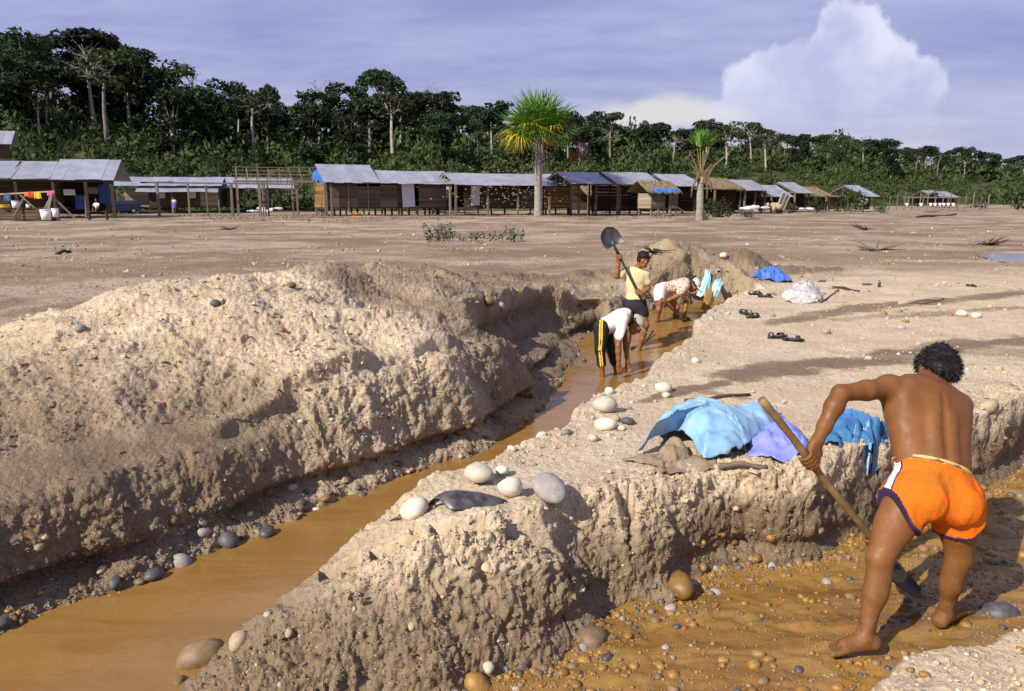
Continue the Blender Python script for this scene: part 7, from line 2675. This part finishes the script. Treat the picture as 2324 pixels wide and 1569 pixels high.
# ------------------------------------------------------------------ parked car, washing, buckets and rubbish at the huts
def car():
    b = ony(267, 481, 88)
    gz = zat(0, 0) * 0 + .0
    o = thing('parked_car', 'old dark blue estate car with pale front parked beside the brown plank hut', 'car', (b[0], 88, .02), rad(180 + 42))
    M_CB = simple('blue_car_paint', (.012, .03, .085), (.018, .04, .11), 3, .3, .5)
    M_CG = simple('car_glass', (.02, .025, .035), (.03, .035, .045), 2, .1, .5)
    M_CT = simple('tyre_rubber', (.012, .012, .012), (.02, .02, .02), 5, .9)
    M_CC = simple('dull_chrome', (.35, .35, .36), (.45, .45, .46), 4, .35, .5, Metallic=.6)
    M_LAMP = simple('headlamp_glass', (.75, .72, .65), (.8, .78, .72), 4, .2, .5)
    W_ = .82
    def loft(name, prof, m_, w_, top_in=0.0, parent=o):
        bm = bmesh.new()
        rows = []
        for sg, k_ in ((-1, 1), (-.86, 0), (.86, 0), (1, 1)):
            r_ = []
            for (x_, z_) in prof:
                t = max(0, (z_ - .78) / .6)
                cx = (x_ - .0); sh = .035 if k_ else 0
                r_.append(bm.verts.new((x_ * (1 - .012 * k_), sg * (w_ - top_in * t), z_ - sh * (1 if z_ > .5 else -1))))
            rows.append(r_)
        for a, b2 in zip(rows[:-1], rows[1:]):
            for i in range(len(prof)):
                j = (i + 1) % len(prof)
                bm.faces.new((a[i], a[j], b2[j], b2[i]))
        bm.faces.new(rows[0][::-1]); bm.faces.new(rows[-1])
        bmesh.ops.recalc_face_normals(bm, faces=bm.faces)
        me = bpy.data.meshes.new(name); bm.to_mesh(me); bm.free()
        return link(name, me, m_, parent)
    loft('body', [(2.30, .35), (2.34, .62), (2.25, .82), (1.15, .93), (-2.15, .95), (-2.28, .85), (-2.30, .40), (-2.1, .28), (2.1, .28)], M_CB, W_)
    loft('cabin', [(1.10, .90), (.52, 1.40), (.30, 1.45), (-1.85, 1.44), (-2.10, 1.28), (-2.22, .90)], M_CB, W_ - .04, .16)
    for sg in (-1, 1):
        for (x0, x1) in ((.62, -.12), (-.20, -.98), (-1.06, -1.85)):
            mb = MB()
            zz0, zz1 = .99, 1.34
            y0 = sg * (W_ - .022); y1 = sg * (W_ - .04 - .16 * .9 + .025)
            xf = x0 - (.32 if x0 == .62 else 0)
            mb.v = [(x0 + .1, y0, zz0), (x1, y0, zz0), (x1, y1, zz1), (xf + .02, y1, zz1)]; mb.f = [(0, 1, 2, 3)]
            mb.build('window', M_CG, o)
        for x_ in (1.45, -1.45):
            mb = MB(); mb.tube([(x_, sg * (W_ - .14), .31), (x_, sg * (W_ + .015), .31)], [.31, .31], 18); wl = mb.build('wheel', M_CT, o, False)
            mb = MB(); mb.tube([(x_, sg * (W_ + .0), .31), (x_, sg * (W_ + .028), .31)], [.18, .15], 14); mb.build('hub_cap', M_CC, wl)
        mb = MB(); mb.tube([(2.30, sg * .62, .66), (2.36, sg * .62, .66)], [.10, .09], 14); mb.build('headlight', M_LAMP, o)
    mb = MB(); mb.v = [(1.12, -.66, .955), (1.12, .66, .955), (.60, .60, 1.36), (.60, -.60, 1.36)]; mb.f = [(0, 1, 2, 3)]
    ws = mb.build('windscreen', M_CG, o)
    mb = MB(); mb.box((2.345, 0, .66), (.04, 1.0, .16)); mb.build('grille', M_CC, o)
    mb = MB(); mb.box((2.40, 0, .46), (.12, 1.62, .14)); mb.build('bumper', M_CC, o)
    mb = MB(); mb.box((-2.36, 0, .46), (.12, 1.62, .13)); mb.build('bumper', M_CC, o)


car()

# sawhorse trestle with washing in front of the leftmost hut
b0 = ony(60, 500, 60)
tz = .0
t = thing('washing_rack', 'rough pole rack of crossed legs before the leftmost hut', 'rack', (b0[0], 60, 0))
u = 60 / FPX
bar('pole', t, (-70 * u, 0, 1.95), (70 * u, 0, 2.2), .10, M_PLANKL)
bar('leg', t, (-5 * u, -.2, 1.95), (30 * u, .5, .4), .12, M_PLANKL); bar('leg', t, (0 * u, .2, 1.9), (-18 * u, -.4, .4), .12, M_PLANKL)
bar('leg', t, (64 * u, -.1, 2.1), (50 * u, -.3, .2), .2, M_PLANKL); bar('leg', t, (64 * u, 0, 1.8), (100 * u, .6, .2), .12, M_PLANKL); bar('brace', t, (52 * u, .1, 1.5), (36 * u, .1, .6), .09, M_PLANKL)
mw = {c: cloth(c + '_washing', a, b2) for c, a, b2 in (('blue', (.04, .10, .2), (.06, .14, .26)), ('red', (.45, .03, .03), (.55, .05, .04)), ('orange', (.6, .14, .02), (.7, .2, .03)), ('yellow', (.6, .38, .03), (.7, .45, .05)), ('pink', (.65, .06, .25), (.75, .1, .32)))}
for (dx, wd, hh, c) in ((-36, 14, .55, 'blue'), (8, 10, .28, 'orange'), (18, 13, .42, 'red'), (32, 15, .50, 'yellow'), (62, 16, .32, 'pink')):
    mb = MB(); n_ = 6
    zz = 1.95 + .25 * (dx + 70) / 140
    for i in range(n_ + 1):
        x_ = (dx - wd / 2 + wd * i / n_) * u
        mb.v += [(x_, -.08, zz + .02), (x_, -.10 - .05 * math.sin(i * 1.9), zz - hh * .5), (x_ + .02, -.08 - .07 * math.sin(i * 1.9 + .5), zz - hh * (1 - .15 * (i % 2)))]
    for i in range(n_):
        for j in range(2): mb.f.append((3 * i + j, 3 * i + j + 1, 3 * i + 4 + j, 3 * i + 3 + j))
    o = mb.build('washing', mw[c], None, True); o.location = (b0[0], 60, 0)
    tag(o, c + ' piece of washing hung on the pole rack before the leftmost hut', 'washing')
# low plank platform and white tubs
pf = thing('plank_platform', 'low dark platform of planks under the pole rack before the leftmost hut', 'platform', (b0[0], 60.6, 0))
for i in range(5): cell('plank', pf, (0, .3 * i - .4, .95), (150 * u, .27, .06), M_PLANKD)
for i in range(4): cell('plank', pf, (0, -.55, .15 + .2 * i), (150 * u, .05, .17), M_PLANKD)
for dx in (-70, -25, 25, 70): bar('leg', pf, (dx * u, -.5, -.2), (dx * u, -.5, .9), .14, M_PLANKD)


def tub(px, Y, z_, r_, hh, label, m_=None):
    p = ony(px, 450, Y)
    o = thing('tub', label, 'tub', (p[0], Y, z_))
    mb = MB(); mb.tube([(0, 0, 0), (0, 0, hh)], [r_ * .8, r_], 16); mb.build('body', m_ or M_WHITE, o, True)
    mb = MB(); mb.tube([(0, 0, hh - .03), (0, 0, hh + .02)], [r_ * 1.06, r_ * 1.06], 16); mb.build('rim', m_ or M_WHITE, o, True)


tub(101, 58.5, .15, .40, .72, 'large white tub hanging at the front of the plank platform')
tub(122, 58.6, .35, .24, .60, 'slim white bucket right of the large white tub')
tub(34, 60.2, .98, .28, .5, 'white bundle shaped pail on the left of the plank platform')
tub(8, 60, .98, .35, .22, 'low yellow basin at the left edge of the plank platform', mw['yellow'])
tub(62, 60.1, .98, .16, .26, 'small pale pot in the middle of the plank platform')


def person_small(label, px, Y, z_, shirt):
    p = ony(px, 450, Y)
    o = thing('person', label, 'person', (p[0], Y, z_))
    z = np.zeros(3)
    F = Field((-.5, -.6, -.1), (.5, .4, 1.4), .025)
    F.ell((0, 0, .12), (.16, .13, .12)); F.ell((0, -.02, .40), (.15, .11, .24), None, .05); F.cone((0, -.03, .6), (0, -.06, .76), .055, .05)
    for sg in (-1, 1):
        F.cone((sg * .09, 0, .1), (sg * .12, -.42, .12), .075, .055, .03); F.cone((sg * .12, -.42, .12), (sg * .12, -.44, -.06), .05, .04, .03)
        F.cone((sg * .17, -.02, .56), (sg * .22, -.14, .33), .045, .038); F.cone((sg * .22, -.14, .33), (sg * .13, -.36, .26), .036, .028)
    head(F, np.array([0, -.08, .84]), (.3, -1, -.2), (0, 0, 1), .95, True)
    field_obj(F, 'body', M_SKIN2, o, z)
    F = Field((-.4, -.3, .1), (.4, .3, .8), .025)
    F.ell((0, -.02, .40), (.17, .13, .25)); F.plane((0, 0, .18), (0, 0, -1)); F.plane((0, 0, .63), (0, 0, 1))
    for sg in (-1, 1): F.cone((sg * .16, -.02, .55), (sg * .21, -.10, .42), .06, .055)
    field_obj(F, 'shirt', shirt, o, z)
    F = Field((-.2, -.3, .7), (.2, .2, 1.1), .02); F.ell((0, -.06, .89), (.088, .1, .085)); field_obj(F, 'hair', M_HAIR, o, z)
    F = Field((-.3, -.6, -.1), (.3, .3, .4), .025); F.ell((0, 0, .10), (.17, .14, .12))
    for sg in (-1, 1): F.cone((sg * .09, 0, .1), (sg * .115, -.34, .12), .09, .07, .03)
    field_obj(F, 'shorts', M_BLACK, o, z)


person_small('person in white shirt sitting in the shade of the leftmost hut', 218, 64, .72, M_TEE_W)
st = thing('bench', 'dark plank bench under the person sitting at the leftmost hut', 'bench', (ony(218, 450, 64)[0], 64.02, 0))
cell('seat', st, (0, .05, .66), (1.6, .34, .06), M_PLANKD)
for sx in (-.7, .7): cell('leg', st, (sx, .05, .3), (.08, .3, .68), M_PLANKD)

# rubbish and cloth lying about
M_LILAC = cloth('lilac_cloth', (.46, .43, .50), (.58, .55, .58))


def rubbish(px, py, Y, wd, hh, m_, label, seed, name='rubbish_heap'):
    p = ony(px, py, Y)
    F = Field((-wd, -.8, -.2), (wd, .8, hh + .3), max(wd, .4) / 14)
    r_ = random.Random(seed)
    for i in range(7): F.ell((r_.uniform(-.7, .7) * wd, r_.uniform(-.3, .3), r_.uniform(.05, .7) * hh), (wd * r_.uniform(.15, .35), .25, hh * r_.uniform(.2, .45)), None, .05)
    F.noise(.08, 3.5, seed)
    o = field_obj(F, name, m_, None, np.zeros(3)); o.location = (p[0], Y, max(p[2], -.05)); tag(o, label, 'rubbish')


rubbish(618, 482, 84, 1.9, .6, M_LILAC, 'heap of white and lilac cloth lying beyond the bare rafters', 1)
rubbish(575, 482, 86, .7, .35, M_LILAC, 'small white heap left of the larger cloth heap', 2)
rubbish(808, 489, 76, .0 + .5, .25, mw['orange'], 'orange and white rag lying at the foot of the bare rafters', 3)
rubbish(1712, 480, 86, 2.0, .65, M_LILAC, 'heap of white rubbish in front of the dark shed', 4)
rubbish(1752, 476, 87, 1.1, .85, SM['tan'], 'tan heap of sacks beside the white rubbish', 5)
rubbish(1830, 478, 88, 1.5, .35, M_LILAC, 'low pale litter before the mid sized bush', 6)
rubbish(1958, 466, 96, 1.6, 1.0, M_PLANKL, 'pile of pale sawn wood under the lone far shed', 8)
tub(962, 84, .7, .45, 1.2, 'green water barrel between the middle plank hut and the long hut', simple('green_barrel', (.02, .14, .11), (.03, .18, .14), 3))

# far fence of posts with a washing line
fn_ = thing('post_fence', 'far row of thin posts and rails holding a washing line', 'fence', (ony(2090, 450, 112)[0], 112, 0))
u2 = 112 / FPX
for i in range(14):
    bar('post', fn_, ((-70 + 17 * i) * u2, 0, -.2), ((-70 + 17 * i) * u2 + .1, 0, 2.0 + .3 * (i % 3)), .10, M_POST)
bar('rail', fn_, (-70 * u2, .1, 1.9), (150 * u2, .1, 1.75), .06, M_POST); bar('rail', fn_, (-30 * u2, .1, .9), (150 * u2, .1, .8), .05, M_POST)
for k_, px in enumerate((2058, 2090, 2112, 2122, 2133, 2142, 2152, 2163)):
    p = ony(px, 463, 111.8)
    mb = MB(); mb.box((0, 0, 0), (.42, .05, .22)); mb.box((.05, .01, -.17), (.24, .04, .2))
    o = mb.build('washing', M_WHITE); o.location = V(p); tag(o, 'white washing hung on the far line near the right edge', 'washing', 'white washing on the far line')


# grass and weeds about the huts
gv, gf = [], []
rg = np.random.default_rng(77)
for i in range(2600):
    px = rg.uniform(-60, 1950); Y = rg.uniform(60, 96) + max(0, (px - 1300) / 25)
    x_ = (px - FW / 2) / FPX * Y
    if vn(np.array([x_ * .16]), np.array([Y * .3]), np.array([0.]), 5)[0] < -.05: continue
    z_ = -.03
    for j in range(5):
        a = rg.uniform(0, 6.28); hh = rg.uniform(.05, .20); w_ = rg.uniform(.03, .07)
        bx_, by_ = x_ + rg.normal() * .25, Y + rg.normal() * .25
        n0 = len(gv)
        gv += [(bx_ - w_ * math.cos(a), by_ - w_ * math.sin(a), z_), (bx_ + w_ * math.cos(a), by_ + w_ * math.sin(a), z_), (bx_ + rg.normal() * .08, by_ + rg.normal() * .08, z_ + hh)]
        gf.append((n0, n0 + 1, n0 + 2))
o = link('grass', mesh_np('grass', np.array(gv), np.array(gf), False), simple('dry_grass', (.10, .105, .035), (.20, .165, .075), 1.2))
o['kind'] = 'stuff'; o['label'] = 'sparse low grass around the huts'
